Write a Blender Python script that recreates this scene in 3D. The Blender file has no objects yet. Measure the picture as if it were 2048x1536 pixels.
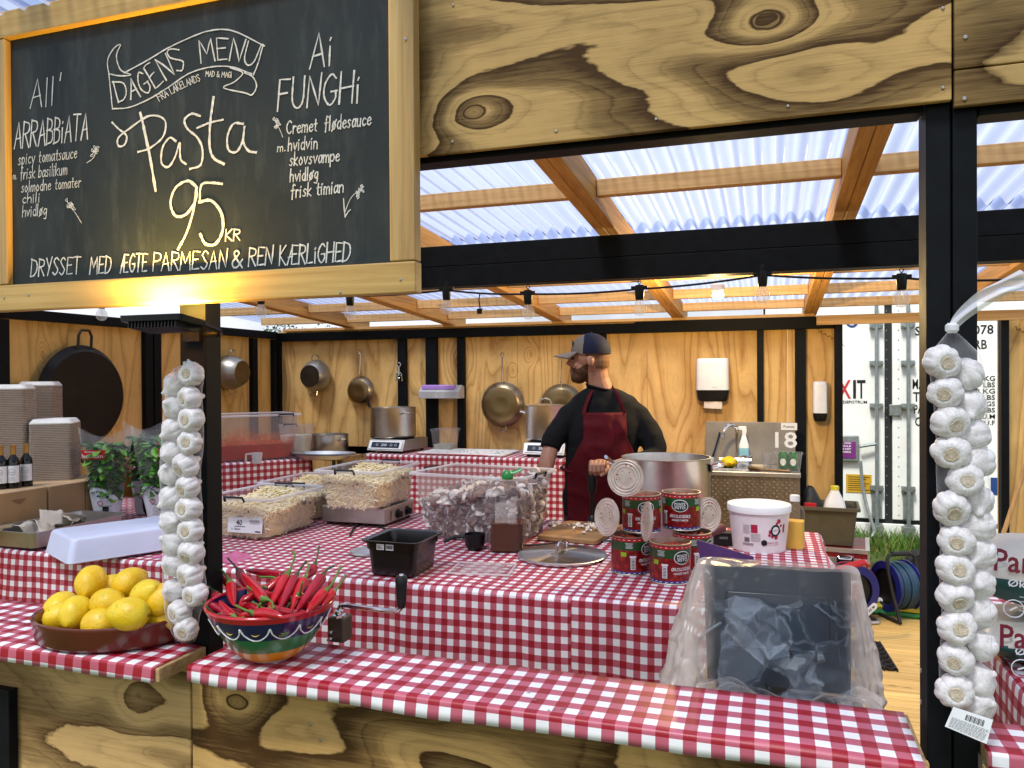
import bpy, bmesh, math, random
from mathutils import Matrix, Vector, noise
R = math.radians
PI = math.pi
random.seed(11)
sc = bpy.context.scene
COL = sc.collection

# ------------------------------------------------------------------ camera
CAM_Z = 1.55
FPX = 1544.0                      # focal length in pixels of a 2048 px wide frame
YAW, PITCH, ROLL = R(18.45), R(-0.41), R(-0.35)
CAM_R = (Matrix.Rotation(YAW, 3, 'Z') @ Matrix.Rotation(R(90) + PITCH, 3, 'X') @ Matrix.Rotation(ROLL, 3, 'Z'))
cam_d = bpy.data.cameras.new('camera')
cam = bpy.data.objects.new('camera', cam_d)
COL.objects.link(cam)
cam.location = (0, 0, CAM_Z)
cam.rotation_euler = CAM_R.to_euler()
cam_d.sensor_width = 36.0
cam_d.lens = 36.0 * FPX / 2048.0
cam_d.clip_start = 0.05
cam_d.clip_end = 2000
sc.camera = cam

# ------------------------------------------------------------------ sky, sun, exposure
SUN_EL, SUN_AZ = R(60), R(196)    # soft daylight coming from behind the photographer
w = bpy.data.worlds.new('World')
sc.world = w
w.use_nodes = True
nt = w.node_tree
nt.nodes.clear()
sky = nt.nodes.new('ShaderNodeTexSky')
sky.sky_type = 'NISHITA'
sky.sun_disc = False
sky.sun_elevation = SUN_EL
sky.sun_rotation = SUN_AZ
sky.dust_density = 4.0
sky.air_density = 1.0
tc = nt.nodes.new('ShaderNodeTexCoord')
cn = nt.nodes.new('ShaderNodeTexNoise')
cn.inputs['Scale'].default_value = 2.2
cn.inputs['Detail'].default_value = 7.0
cn.inputs['Roughness'].default_value = 0.6
nt.links.new(tc.outputs['Generated'], cn.inputs['Vector'])
cr = nt.nodes.new('ShaderNodeValToRGB')
cr.color_ramp.elements[0].position = 0.30
cr.color_ramp.elements[0].color = (0.25, 0.25, 0.25, 1)
cr.color_ramp.elements[1].position = 0.58
cr.color_ramp.elements[1].color = (1, 1, 1, 1)
nt.links.new(cn.outputs['Fac'], cr.inputs['Fac'])
mx = nt.nodes.new('ShaderNodeMix')
mx.data_type = 'RGBA'
nt.links.new(cr.outputs['Color'], mx.inputs['Factor'])
nt.links.new(sky.outputs['Color'], mx.inputs[6])
mx.inputs[7].default_value = (9.4, 9.8, 11.0, 1)      # bright cloud cover
bg = nt.nodes.new('ShaderNodeBackground')
bg.inputs['Strength'].default_value = 0.08
nt.links.new(mx.outputs[2], bg.inputs['Color'])
wo = nt.nodes.new('ShaderNodeOutputWorld')
nt.links.new(bg.outputs['Background'], wo.inputs['Surface'])

sun_d = bpy.data.lights.new('sun', 'SUN')
sun_d.energy = 3.2
sun_d.angle = R(12)
sun_d.color = (1.0, 0.93, 0.80)
sun = bpy.data.objects.new('sun', sun_d)
COL.objects.link(sun)
_sd = Vector((math.sin(SUN_AZ) * math.cos(SUN_EL), math.cos(SUN_AZ) * math.cos(SUN_EL), math.sin(SUN_EL)))
sun.rotation_euler = _sd.to_track_quat('Z', 'Y').to_euler()

vs = sc.view_settings
vs.view_transform = 'Standard'
vs.look = 'None'
vs.gamma = 1.0
vs.exposure = 0.70
sc.cycles.use_denoising = True
sc.cycles.max_bounces = 10
sc.cycles.transparent_max_bounces = 24
sc.cycles.transmission_bounces = 6
sc.cycles.caustics_reflective = False
sc.cycles.caustics_refractive = False
sc.cycles.sample_clamp_indirect = 6.0

# ------------------------------------------------------------------ geometry helpers
def ray(px, py):
    return CAM_R @ Vector(((px - 1024) / FPX, (768 - py) / FPX, -1.0))
CAMP = Vector((0, 0, CAM_Z))
def atY(px, py, Y):
    d = ray(px, py); return CAMP + d * (Y / d.y)
def atX(px, py, X):
    d = ray(px, py); return CAMP + d * (X / d.x)
def atZ(px, py, z):
    d = ray(px, py); return CAMP + d * ((z - CAM_Z) / d.z)
def atD(px, py, D):
    return CAMP + ray(px, py) * D

class MB:
    """collects shapes, then builds them as one mesh"""
    def __init__(s):
        s.v = []; s.f = []; s.m = []; s.uv = []
    def add(s, vs_, fs_, M=None, mi=0, uvs=None):
        b = len(s.v)
        if M is None:
            s.v.extend([tuple(p) for p in vs_])
        else:
            s.v.extend([tuple(M @ Vector(p)) for p in vs_])
        s.uv.extend(uvs if uvs else [(0.0, 0.0)] * len(vs_))
        for f in fs_:
            s.f.append([b + i for i in f]); s.m.append(mi)
        return s
    def box(s, x0, x1, y0, y1, z0, z1, M=None, mi=0):
        v = [(x0,y0,z0),(x1,y0,z0),(x1,y1,z0),(x0,y1,z0),(x0,y0,z1),(x1,y0,z1),(x1,y1,z1),(x0,y1,z1)]
        f = [(0,3,2,1),(4,5,6,7),(0,1,5,4),(1,2,6,5),(2,3,7,6),(3,0,4,7)]
        return s.add(v, f, M, mi)
    def lathe(s, prof, n=32, M=None, mi=0, cap0=True, cap1=True, lobes=None):
        v = []; f = []
        k = len(prof)
        for (r, z) in prof:
            for i in range(n):
                a = 2 * PI * i / n
                rr = r * (lobes(a, z) if lobes else 1)
                v.append((rr * math.cos(a), rr * math.sin(a), z))
        for j in range(k - 1):
            for i in range(n):
                i2 = (i + 1) % n
                f.append((j*n+i, j*n+i2, (j+1)*n+i2, (j+1)*n+i))
        if cap0: f.append(tuple(range(n - 1, -1, -1)))
        if cap1: f.append(tuple((k-1)*n + i for i in range(n)))
        return s.add(v, f, M, mi)
    def tube(s, pts, r, n=8, M=None, mi=0, cap=True, closed=False):
        pts = [Vector(p) for p in pts]
        k = len(pts)
        rs = r if isinstance(r, (list, tuple)) else [r] * k
        v = []; f = []
        nrm = None
        for i, p in enumerate(pts):
            if closed: t = pts[(i+1) % k] - pts[i-1]
            else: t = pts[min(i+1, k-1)] - pts[max(i-1, 0)]
            if t.length < 1e-9: t = Vector((0,0,1))
            t.normalize()
            if nrm is None:
                nrm = t.orthogonal().normalized()
            else:
                nrm = nrm - t * nrm.dot(t)
                nrm = nrm.normalized() if nrm.length > 1e-6 else t.orthogonal().normalized()
            b = t.cross(nrm)
            rr = rs[i]
            ra, rb = rr if isinstance(rr, (list, tuple)) else (rr, rr)
            for j in range(n):
                a = 2 * PI * j / n
                v.append(p + nrm * (ra * math.cos(a)) + b * (rb * math.sin(a)))
        m = k if closed else k - 1
        for i in range(m):
            i1 = (i + 1) % k
            for j in range(n):
                j2 = (j + 1) % n
                f.append((i*n+j, i*n+j2, i1*n+j2, i1*n+j))
        if cap and not closed:
            f.append(tuple(range(n - 1, -1, -1)))
            f.append(tuple((k-1)*n + j for j in range(n)))
        return s.add(v, f, M, mi)
    def rr(s, secs, n=5, M=None, mi=0, cap0=True, cap1=True):
        """loft of rounded rectangles: (z, half x, half y, corner radius[, cx, cy])"""
        v = []; f = []
        N = 4 * (n + 1)
        for q in secs:
            z, hx, hy, r = q[:4]
            cx, cy = (q[4], q[5]) if len(q) > 4 else (0, 0)
            r = min(r, hx * .999, hy * .999)
            for c, (sx, sy) in enumerate(((1,1),(-1,1),(-1,-1),(1,-1))):
                for i in range(n + 1):
                    a = PI/2 * c + PI/2 * i / n
                    v.append((cx + sx*(hx-r) + r*math.cos(a), cy + sy*(hy-r) + r*math.sin(a), z))
        for j in range(len(secs) - 1):
            for i in range(N):
                i2 = (i+1) % N
                f.append((j*N+i, j*N+i2, (j+1)*N+i2, (j+1)*N+i))
        if cap0: f.append(tuple(range(N-1, -1, -1)))
        if cap1: f.append(tuple((len(secs)-1)*N + i for i in range(N)))
        return s.add(v, f, M, mi)
    def grid(s, fn, nu, nv, M=None, mi=0, uvf=None):
        v = []; u_ = []
        for j in range(nv + 1):
            for i in range(nu + 1):
                v.append(fn(i/nu, j/nv)); u_.append(uvf(i/nu, j/nv) if uvf else (i/nu, j/nv))
        W = nu + 1
        f = [(j*W+i, j*W+i+1, (j+1)*W+i+1, (j+1)*W+i) for j in range(nv) for i in range(nu)]
        return s.add(v, f, M, mi, u_)
    def ball(s, c, rx, ry=None, rz=None, n=14, M=None, mi=0):
        ry = ry or rx; rz = rz or rx
        v = []; f = []
        m = max(4, n // 2)
        v.append((c[0], c[1], c[2] - rz))
        for j in range(1, m):
            t = -PI/2 + PI * j / m
            for i in range(n):
                a = 2 * PI * i / n
                v.append((c[0]+rx*math.cos(t)*math.cos(a), c[1]+ry*math.cos(t)*math.sin(a), c[2]+rz*math.sin(t)))
        v.append((c[0], c[1], c[2] + rz))
        for i in range(n):
            f.append((0, 1+(i+1) % n, 1+i))
            f.append((len(v)-1, 1+(m-2)*n+i, 1+(m-2)*n+(i+1) % n))
        for j in range(m - 2):
            for i in range(n):
                i2 = (i+1) % n
                f.append((1+j*n+i, 1+j*n+i2, 1+(j+1)*n+i2, 1+(j+1)*n+i))
        return s.add(v, f, M, mi)
    def ext(s, outline, y0, y1, M=None, mi=0):
        """a closed (x, z) outline extruded from y0 to y1"""
        k = len(outline)
        v = [(x, y0, z) for x, z in outline] + [(x, y1, z) for x, z in outline]
        f = [tuple(range(k)), tuple(range(2*k-1, k-1, -1))]
        f += [(i, (i+1) % k + 0, (i+1) % k + k, i + k)[::-1] for i in range(k)]
        return s.add(v, f, M, mi)
    def mesh(s, name, mats, smooth=35):
        me = bpy.data.meshes.new(name)
        me.from_pydata(s.v, [], s.f)
        for m in (mats if isinstance(mats, (list, tuple)) else [mats]):
            me.materials.append(m)
        me.polygons.foreach_set('material_index', s.m)
        uvl = me.uv_layers.new(name='UVMap')
        idx = [0] * len(me.loops)
        me.loops.foreach_get('vertex_index', idx)
        flat = []
        for i in idx: flat.extend(s.uv[i])
        uvl.data.foreach_set('uv', flat)
        me.validate()
        if smooth:
            me.shade_smooth()
            if smooth < 180:
                try: me.set_sharp_from_angle(angle=R(smooth))
                except Exception: pass
        me.update()
        return me
    def build(s, name, mats, parent=None, smooth=35, bevel=0, fix=False, solid=0):
        me = s.mesh(name, mats, smooth)
        if fix:
            bm = bmesh.new(); bm.from_mesh(me)
            bmesh.ops.recalc_face_normals(bm, faces=bm.faces); bm.to_mesh(me); bm.free()
        return put(name, me, parent, bevel, solid)

def put(name, me, parent=None, bevel=0, solid=0):
    o = bpy.data.objects.new(name, me)
    COL.objects.link(o)
    if parent is not None:
        o.parent = parent
        if parent.get('world_parts'):
            o.matrix_parent_inverse = Matrix.Translation(-Vector(parent.location))
    if bevel:
        b = o.modifiers.new('bevel', 'BEVEL'); b.width = bevel; b.segments = 2; b.limit_method = 'ANGLE'; b.angle_limit = R(40)
        b.harden_normals = False
    if solid:
        b = o.modifiers.new('thick', 'SOLIDIFY'); b.thickness = solid
    return o

def tag(o, label=None, cat=None, group=None, kind=None):
    if label: o['label'] = label
    if cat: o['category'] = cat
    if group: o['group'] = group
    if kind: o['kind'] = kind
    return o

def thing(name, label, cat, loc=(0,0,0), rz=0, group=None, local=True):
    """an Empty at the thing's base; local=False: its parts are modelled in world coordinates"""
    o = bpy.data.objects.new(name, None)
    COL.objects.link(o)
    o.location = loc
    o.rotation_euler = (0, 0, rz)
    o.empty_display_size = 0.05
    if not local: o['world_parts'] = 1
    return tag(o, label, cat, group)

def copy_thing(root, loc, rz=None, label=None, rot=None, scale=None):
    r = root.copy(); COL.objects.link(r)
    r.location = loc
    if rz is not None: r.rotation_euler = (0, 0, rz)
    if rot is not None: r.rotation_euler = rot
    if scale: r.scale = (scale,) * 3
    if label: r['label'] = label
    for ch in list(root.children):
        c = ch.copy(); COL.objects.link(c); c.parent = r
        for g in list(ch.children):
            d = g.copy(); COL.objects.link(d); d.parent = c
    return r

def crom(pts, sub=6, closed=False):
    """Catmull-Rom smoothing of a polyline"""
    P = [Vector(p) for p in pts]
    n = len(P)
    if n < 3 and not closed: return P
    out = []
    rng = range(n) if closed else range(n - 1)
    for i in rng:
        if closed: p0, p1, p2, p3 = P[i-1], P[i], P[(i+1) % n], P[(i+2) % n]
        else:
            p1, p2 = P[i], P[i+1]
            p0 = P[i-1] if i > 0 else p1 * 2 - p2
            p3 = P[i+2] if i + 2 < n else p2 * 2 - p1
        for k in range(sub):
            t = k / sub
            out.append(0.5 * ((2*p1) + (p2-p0)*t + (2*p0-5*p1+4*p2-p3)*t*t + (3*p1-p0-3*p2+p3)*t**3))
    if not closed: out.append(P[-1])
    return out

def T(x, y, z): return Matrix.Translation((x, y, z))
def RX(a): return Matrix.Rotation(a, 4, 'X')
def RY(a): return Matrix.Rotation(a, 4, 'Y')
def RZ(a): return Matrix.Rotation(a, 4, 'Z')
def SC(x, y, z): return Matrix.Diagonal((x, y, z, 1))
def frame(o, x, y, z=None):
    x = Vector(x).normalized(); y = Vector(y)
    z = x.cross(y).normalized(); y = z.cross(x).normalized()
    return Matrix(((x.x, y.x, z.x, o[0]), (x.y, y.y, z.y, o[1]), (x.z, y.z, z.z, o[2]), (0, 0, 0, 1)))

# ---- printed lettering: the built-in font turned into flat mesh
_txt = {}
def text_geo(s):
    if s in _txt: return _txt[s]
    cu = bpy.data.curves.new('lettering', 'FONT'); cu.body = s; cu.resolution_u = 2; cu.offset = .014
    ob = bpy.data.objects.new('lettering', cu); COL.objects.link(ob)
    dg = bpy.context.evaluated_depsgraph_get()
    me = bpy.data.meshes.new_from_object(ob.evaluated_get(dg))
    v = [tuple(p.co) for p in me.vertices]; f = [tuple(p.vertices) for p in me.polygons]
    bpy.data.objects.remove(ob); bpy.data.curves.remove(cu); bpy.data.meshes.remove(me)
    xs = [p[0] for p in v] or [0]; ys = [p[1] for p in v] or [0]
    _txt[s] = (v, f, min(xs), max(xs), min(ys), max(ys))
    return _txt[s]
def put_text(mb, s, W, H, fn, mi=0):
    """letters fitted into a W x H box centred on (0,0); fn(x, y) gives the world point"""
    v, f, x0, x1, y0, y1 = text_geo(s)
    sx = W / max(x1 - x0, 1e-6); sy = H / max(y1 - y0, 1e-6)
    mb.add([fn((p[0] - (x0+x1)/2) * sx, (p[1] - (y0+y1)/2) * sy) for p in v], f, None, mi)
def plane_fn(M): return lambda x, y: M @ Vector((x, y, 0))
# ------------------------------------------------------------------ materials
_m = {}
class NT:
    def __init__(s, name):
        s.mat = bpy.data.materials.new(name); s.mat.use_nodes = True
        s.t = s.mat.node_tree; s.t.nodes.clear()
        s.out = s.t.nodes.new('ShaderNodeOutputMaterial')
    def n(s, kind, **kw):
        nd = s.t.nodes.new('ShaderNode' + kind)
        for k, v in kw.items(): setattr(nd, k, v)
        return nd
    def l(s, a, b): s.t.links.new(a, b)
    def math(s, op, a, b=None, c=None):
        nd = s.n('Math', operation=op)
        for i, x in enumerate((a, b, c)):
            if x is None: continue
            if isinstance(x, (int, float)): nd.inputs[i].default_value = x
            else: s.l(x, nd.inputs[i])
        return nd.outputs[0]
    def mix(s, f, a, b, blend='MIX'):
        nd = s.n('Mix', data_type='RGBA', blend_type=blend)
        for i, x in ((0, f), (6, a), (7, b)):
            if isinstance(x, (int, float)): nd.inputs[i].default_value = x
            elif isinstance(x, tuple): nd.inputs[i].default_value = (*x[:3], 1)
            else: s.l(x, nd.inputs[i])
        return nd.outputs[2]
    def coord(s, which='Object', scale=(1,1,1), loc=(0,0,0), rot=(0,0,0)):
        c = s.n('TexCoord'); m = s.n('Mapping')
        m.inputs['Scale'].default_value = scale; m.inputs['Location'].default_value = loc; m.inputs['Rotation'].default_value = rot
        s.l(c.outputs[which], m.inputs['Vector'])
        return m.outputs[0]
    def noise(s, vec, scale=5, detail=4, rough=.5, dist=0):
        nd = s.n('TexNoise'); nd.inputs['Scale'].default_value = scale; nd.inputs['Detail'].default_value = detail
        nd.inputs['Roughness'].default_value = rough; nd.inputs['Distortion'].default_value = dist
        s.l(vec, nd.inputs['Vector'])
        return nd.outputs['Fac']
    def ramp(s, f, stops, interp='LINEAR'):
        nd = s.n('ValToRGB'); cr_ = nd.color_ramp; cr_.interpolation = interp
        while len(cr_.elements) < len(stops): cr_.elements.new(0.5)
        for e, (p, c) in zip(cr_.elements, stops):
            e.position = p; e.color = (*c[:3], 1) if isinstance(c, tuple) else (c, c, c, 1)
        s.l(f, nd.inputs['Fac'])
        return nd.outputs['Color']
    def bump(s, h, strength=.3, dist=.002):
        nd = s.n('Bump'); nd.inputs['Strength'].default_value = strength; nd.inputs['Distance'].default_value = dist
        s.l(h, nd.inputs['Height'])
        return nd.outputs[0]
    def bsdf(s, color, rough=.5, metal=0, spec=.5, normal=None, **kw):
        b = s.n('BsdfPrincipled')
        for k, x in (('Base Color', color), ('Roughness', rough), ('Metallic', metal), ('Specular IOR Level', spec)):
            if isinstance(x, tuple): b.inputs[k].default_value = (*x[:3], 1)
            elif isinstance(x, (int, float)): b.inputs[k].default_value = x
            else: s.l(x, b.inputs[k])
        if normal is not None: s.l(normal, b.inputs['Normal'])
        for k, x in kw.items(): b.inputs[k.replace('_', ' ')].default_value = x
        return b
    def done(s, shader):
        s.l(shader.outputs[0], s.out.inputs['Surface']); return s.mat

def M_(name, c, rough=.5, metal=0, spec=.5, var=.18, vscale=14, bump=0, bscale=120, **kw):
    """a painted / plastic / metal surface with a little unevenness"""
    if name in _m: return _m[name]
    t = NT(name)
    co = t.coord('Object')
    n1 = t.noise(co, vscale, 5, .6)
    k = t.ramp(n1, [(.3, 1 - var), (.7, 1 + var * .4)])
    col = t.mix(1.0, tuple(c), k, 'MULTIPLY')
    rg = t.math('MULTIPLY_ADD', n1, .3 * rough, rough * .85)
    nr = t.bump(t.noise(co, bscale, 3), bump, .001) if bump else None
    _m[name] = t.done(t.bsdf(col, rg, metal, spec, nr, **kw))
    return _m[name]

def emit(name, c, s_):
    if name in _m: return _m[name]
    t = NT(name); e = t.n('Emission'); e.inputs[0].default_value = (*c, 1); e.inputs[1].default_value = s_
    _m[name] = t.done(e); return _m[name]

def clear(name, c=(.95,.95,.95), see=.7, rough=.15, body=(.8,.8,.82), noise_amt=.25, nscale=9, tl=.5):
    """see-through plastic: part clear, part milky"""
    if name in _m: return _m[name]
    t = NT(name)
    tr = t.n('BsdfTransparent'); tr.inputs[0].default_value = (*c, 1)
    co = t.coord('Object')
    n1 = t.noise(co, nscale, 4, .6)
    p = t.bsdf(tuple(body), rough, 0, .5, t.bump(n1, .25, .004))
    tl_ = t.n('BsdfTranslucent'); tl_.inputs[0].default_value = (*body, 1)
    m0 = t.n('MixShader'); m0.inputs[0].default_value = tl
    t.l(p.outputs[0], m0.inputs[1]); t.l(tl_.outputs[0], m0.inputs[2])
    lw = t.n('LayerWeight'); lw.inputs[0].default_value = .35
    f = t.math('MULTIPLY_ADD', n1, noise_amt, 1 - see - noise_amt * .5)
    f = t.math('ADD', f, t.math('MULTIPLY', t.math('POWER', lw.outputs['Facing'], 3.0), .45))
    f = t.math('MINIMUM', t.math('MAXIMUM', f, .02), 1.0)
    ms = t.n('MixShader'); t.l(f, ms.inputs[0]); t.l(tr.outputs[0], ms.inputs[1]); t.l(m0.outputs[0], ms.inputs[2])
    _m[name] = t.done(ms); return _m[name]

def gingham(name, rough=.42, P=.048, sat=1.0):
    if name in _m: return _m[name]
    t = NT(name)
    co = t.coord('UV')
    sep = t.n('SeparateXYZ'); t.l(co, sep.inputs[0])
    a = t.math('LESS_THAN', t.math('FRACT', t.math('DIVIDE', sep.outputs[0], P)), .5)
    b = t.math('LESS_THAN', t.math('FRACT', t.math('DIVIDE', sep.outputs[1], P)), .5)
    s_ = t.math('MULTIPLY', t.math('ADD', a, b), .5)
    nz = t.noise(co, 9, 5, .6)
    wv = t.noise(t.coord('UV', (1,1,1)), 900, 1)
    col = t.ramp(s_, [(.0, (.82,.82,.84)), (.25, (.47,.105,.155)), (.75, (.30,.002,.013))], 'CONSTANT')
    col = t.mix(1.0, col, t.ramp(nz, [(.3, .86), (.7, 1.0)]), 'MULTIPLY')
    col = t.mix(.18, col, t.ramp(wv, [(.35, .55), (.65, 1.0)]), 'MULTIPLY')
    p = t.bsdf(col, t.math('MULTIPLY_ADD', nz, .25, rough - .1), 0, .5, t.bump(nz, .25, .004))
    _m[name] = t.done(p); return _m[name]

def plywood(name, light, dark, knots=(), axis='X', bands=5.0, stretch=.35, seed=0, lowf=2.0, contrast=1.0, grain=.55, saw=True, lines=.20, rough=.62, plane='XZ', var=.2):
    """rotary cut plywood: contour lines of a slow height field, bent round the knots"""
    if name in _m: return _m[name]
    t = NT(name)
    co = t.coord('Object')
    sp = t.n('SeparateXYZ'); t.l(co, sp.inputs[0])
    U, V = (sp.outputs[0], sp.outputs[2]) if plane == 'XZ' else (sp.outputs[1], sp.outputs[2])
    cb = t.n('CombineXYZ')
    if axis == 'X':
        t.l(t.math('MULTIPLY', U, stretch), cb.inputs[0]); t.l(V, cb.inputs[1])
    else:
        t.l(U, cb.inputs[0]); t.l(t.math('MULTIPLY', V, stretch), cb.inputs[1])
    cb.inputs[2].default_value = seed * 3.7
    h = t.noise(cb.outputs[0], lowf, 1.5, .45, .5)
    h = t.math('ADD', h, t.math('MULTIPLY', t.noise(cb.outputs[0], lowf * 9, 3, .6), .035))
    kn = None
    for (ku, kv, rad, amp, *nk) in knots:
        du = t.math('SUBTRACT', U, ku); dv = t.math('SUBTRACT', V, kv)
        if axis == 'X': du = t.math('MULTIPLY', du, .62)
        else: dv = t.math('MULTIPLY', dv, .62)
        d2 = t.math('ADD', t.math('MULTIPLY', du, du), t.math('MULTIPLY', dv, dv))
        g = t.math('EXPONENT', t.math('MULTIPLY', d2, -1.0 / (rad * rad)))
        h = t.math('ADD', h, t.math('MULTIPLY', g, amp))
        if nk: continue
        kd = t.math('ADD', t.math('SQRT', d2), t.math('MULTIPLY', t.math('SUBTRACT', t.noise(co, 40, 3, .6), .5), rad * .12))
        kk = t.ramp(t.math('DIVIDE', kd, rad * .36), [(0, .95), (.10, .5), (.35, .42), (.55, .62), (.66, .5), (.74, 1.0), (.84, 1.0), (1.0, 0.0)])
        kn = kk if kn is None else t.math('MAXIMUM', kn, kk)
    fr = t.math('FRACT', t.math('MULTIPLY', h, bands))
    c = contrast
    if saw:
        k = t.ramp(fr, [(0, 1.0*c), (.07, .95*c), (.20, .72*c), (.40, .60*c), (.52, .18), (.66, .02), (.80, .10), (.86, .0), (.97, .06), (1.0, .7*c)])
    else:
        k = t.ramp(fr, [(0, .9*c), (.10, .55*c), (.35, .1), (.8, 0), (1.0, .45)])
    ln2 = t.math('FRACT', t.math('MULTIPLY', h, bands * 4.0))
    ln2 = t.ramp(ln2, [(0, 1.0), (.12, .25), (.35, 0), (.9, 0), (1.0, .9)])
    k = t.math('ADD', k, t.math('MULTIPLY', ln2, lines))
    gv = t.coord('Object', (2.2, 60, 130) if axis == 'X' else (130, 130, 2.2))
    if axis == 'X' and plane == 'XZ': gv = t.coord('Object', (2.2, 1, 150))
    gr = t.noise(gv, 1.0, 4, .65)
    sp2 = t.noise(t.coord('Object', (7, 7, 60) if axis == 'X' else (60, 60, 5)), 2.0, 3, .7)
    gr2 = t.noise(t.coord('Object', (9, 1, 420) if axis == 'X' else (420, 420, 9)), 1.0, 3, .7)
    f = t.math('ADD', k, t.math('MULTIPLY', t.math('SUBTRACT', gr, .5), grain))
    f = t.math('ADD', f, t.math('MULTIPLY', t.math('SUBTRACT', gr2, .5), grain * 1.1))
    f = t.math('ADD', f, t.math('MULTIPLY', t.math('SUBTRACT', sp2, .5), grain * .7))
    f = t.math('MAXIMUM', t.math('MINIMUM', f, 1), 0)
    if kn is not None: f = t.math('MAXIMUM', f, kn)
    mid = tuple(l*.45 + d*.55 for l, d in zip(light, dark))
    col = t.ramp(f, [(0, light), (.5, mid), (1, dark)])
    bl = t.noise(co, 3.1, 4, .6)
    col = t.mix(1.0, col, t.ramp(bl, [(.3, 1-var), (.7, 1.06)]), 'MULTIPLY')
    _m[name] = t.done(t.bsdf(col, rough + .1, 0, .15, t.bump(gr, .35, .0015)))
    return _m[name]

def timber(name, light, dark, along='Y', rough=.6):
    if name in _m: return _m[name]
    t = NT(name)
    sc_ = {'X': (2, 55, 55), 'Y': (55, 2, 55), 'Z': (55, 55, 2)}[along]
    n1 = t.noise(t.coord('Object', sc_), 1.0, 4, .6, .6)
    n2 = t.noise(t.coord('Object', {'X': (.6, 9, 9), 'Y': (9, .6, 9), 'Z': (9, 9, .6)}[along]), 1.0, 3, .6)
    col = t.ramp(n1, [(.3, dark), (.62, light)])
    col = t.mix(1.0, col, t.ramp(n2, [(.3, .72), (.7, 1.08)]), 'MULTIPLY')
    vk = t.n('TexVoronoi'); vk.inputs['Scale'].default_value = 1.0
    t.l(t.coord('Object', {'X': (2.2, 9, 9), 'Y': (9, 2.2, 9), 'Z': (9, 9, 2.2)}[along]), vk.inputs['Vector'])
    kk = t.ramp(vk.outputs['Distance'], [(.05, .35), (.13, 1.0)])
    col = t.mix(.8, col, kk, 'MULTIPLY')
    _m[name] = t.done(t.bsdf(col, rough, 0, .35, t.bump(n1, .2, .001)))
    return _m[name]

def steel(name, c=(.62,.60,.57), rough=.28, stretch=(1,1,60), aniso=0):
    if name in _m: return _m[name]
    t = NT(name)
    n1 = t.noise(t.coord('Object', stretch), 8, 4, .6)
    n2 = t.noise(t.coord('Object'), 7, 4, .6)
    col = t.mix(1.0, tuple(c), t.ramp(n2, [(.3, .8), (.7, 1.05)]), 'MULTIPLY')
    _m[name] = t.done(t.bsdf(col, t.math('MULTIPLY_ADD', n1, .2, rough - .08), 1.0, .5, t.bump(n1, .06, .0005)))
    return _m[name]

LT_OUT, DK_OUT = (.58,.36,.130), (.070,.033,.009)
def P3(px, py, Y): p = atY(px, py, Y); return p.x, p.z
k1 = P3(948, 224, 1.45); k2 = P3(1533, 40, 1.45); k3 = P3(1610, 220, 1.45); kb = P3(474, 1404, 1.43); kc = P3(220, 1480, 1.43)
k4 = P3(1700, 60, 1.45); k5 = P3(1620, 120, 1.45)
m_fascia = plywood('weathered_fascia_plywood', LT_OUT, DK_OUT, [(*k1, .048, .20), (*k2, .056, .26), (k5[0], k5[1], .11, -.20, 1), (k4[0], k4[1], .09, .12, 1), (-.15, 2.2, .22, .12, 1), (-.42, 2.12, .10, .14, 1)], bands=7.5, stretch=.30, lowf=3.4, seed=1)
m_fascia2 = plywood('weathered_fascia_plywood_end', LT_OUT, DK_OUT, [], bands=5.0, stretch=.3, lowf=2.4, seed=5, contrast=.8)
m_front = plywood('weathered_front_plywood', LT_OUT, DK_OUT, [(*kb, .055, .22), (-.62, .72, .16, .16, 1)], bands=5.5, stretch=.34, lowf=2.6, seed=2.2, contrast=1.0)
m_front2 = plywood('pale_front_plywood', (.56,.37,.155), (.095,.050,.016), [], bands=5.5, stretch=.55, lowf=3.2, seed=4, contrast=.85)
IN_L, IN_D = (.78,.49,.18), (.44,.22,.06)
m_wall_y = plywood('interior_pine_plywood', IN_L, IN_D, [(-1.9, 1.75, .045, .3), (-2.06, 1.62, .03, .2), (-2.55, 1.7, .12, .32)], axis='Z', bands=11, stretch=.16, lowf=3.2, seed=7, saw=False, grain=.28, contrast=.85, plane='XZ')
m_wall_x = plywood('interior_pine_plywood_side', (.80,.50,.17), (.48,.25,.065), [(3.72, 1.72, .04, .3), (3.95, 1.71, .03, .2)], axis='Z', bands=10, stretch=.16, lowf=3.2, seed=9, saw=False, grain=.28, contrast=.8, plane='YZ')
m_raft = timber('spruce_rafter', (.76,.41,.115), (.50,.24,.06), 'Y')
m_purl = timber('spruce_purlin', (.74,.45,.19), (.50,.28,.10), 'X')
m_frameX = timber('sign_frame_wood_horizontal', (.62,.40,.13), (.46,.26,.07), 'X', .45)
m_frameZ = timber('sign_frame_wood_vertical', (.64,.42,.15), (.42,.24,.08), 'Z', .45)
m_black = M_('black_paint', (.0055,.0065,.008), .55, 0, .12, .4, 20, .2, 60)
m_black2 = M_('black_plastic', (.008,.008,.009), .40, 0, .3, .2)
m_rubber = M_('black_rubber', (.014,.014,.015), .6, 0, .4)
m_steel = steel('brushed_steel')
m_steelv = steel('brushed_pot_steel', (.62,.595,.55), .30, (1, 1, 70))
m_chrome = steel('polished_steel', (.72,.71,.70), .14, (1, 1, 1))
m_worn = steel('worn_pan_steel', (.40,.33,.24), .30, (1, 1, 1))
m_darkpan = M_('seasoned_iron', (.018,.014,.010), .42, .6, .5, .4, 9)
m_white = M_('white_plastic', (.80,.80,.80), .35, 0, .5, .06)
m_whitep = M_('white_paper', (.78,.79,.80), .7, 0, .3, .05)
m_ink = M_('black_ink', (.012,.012,.013), .6, 0, .3, .05)
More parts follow.
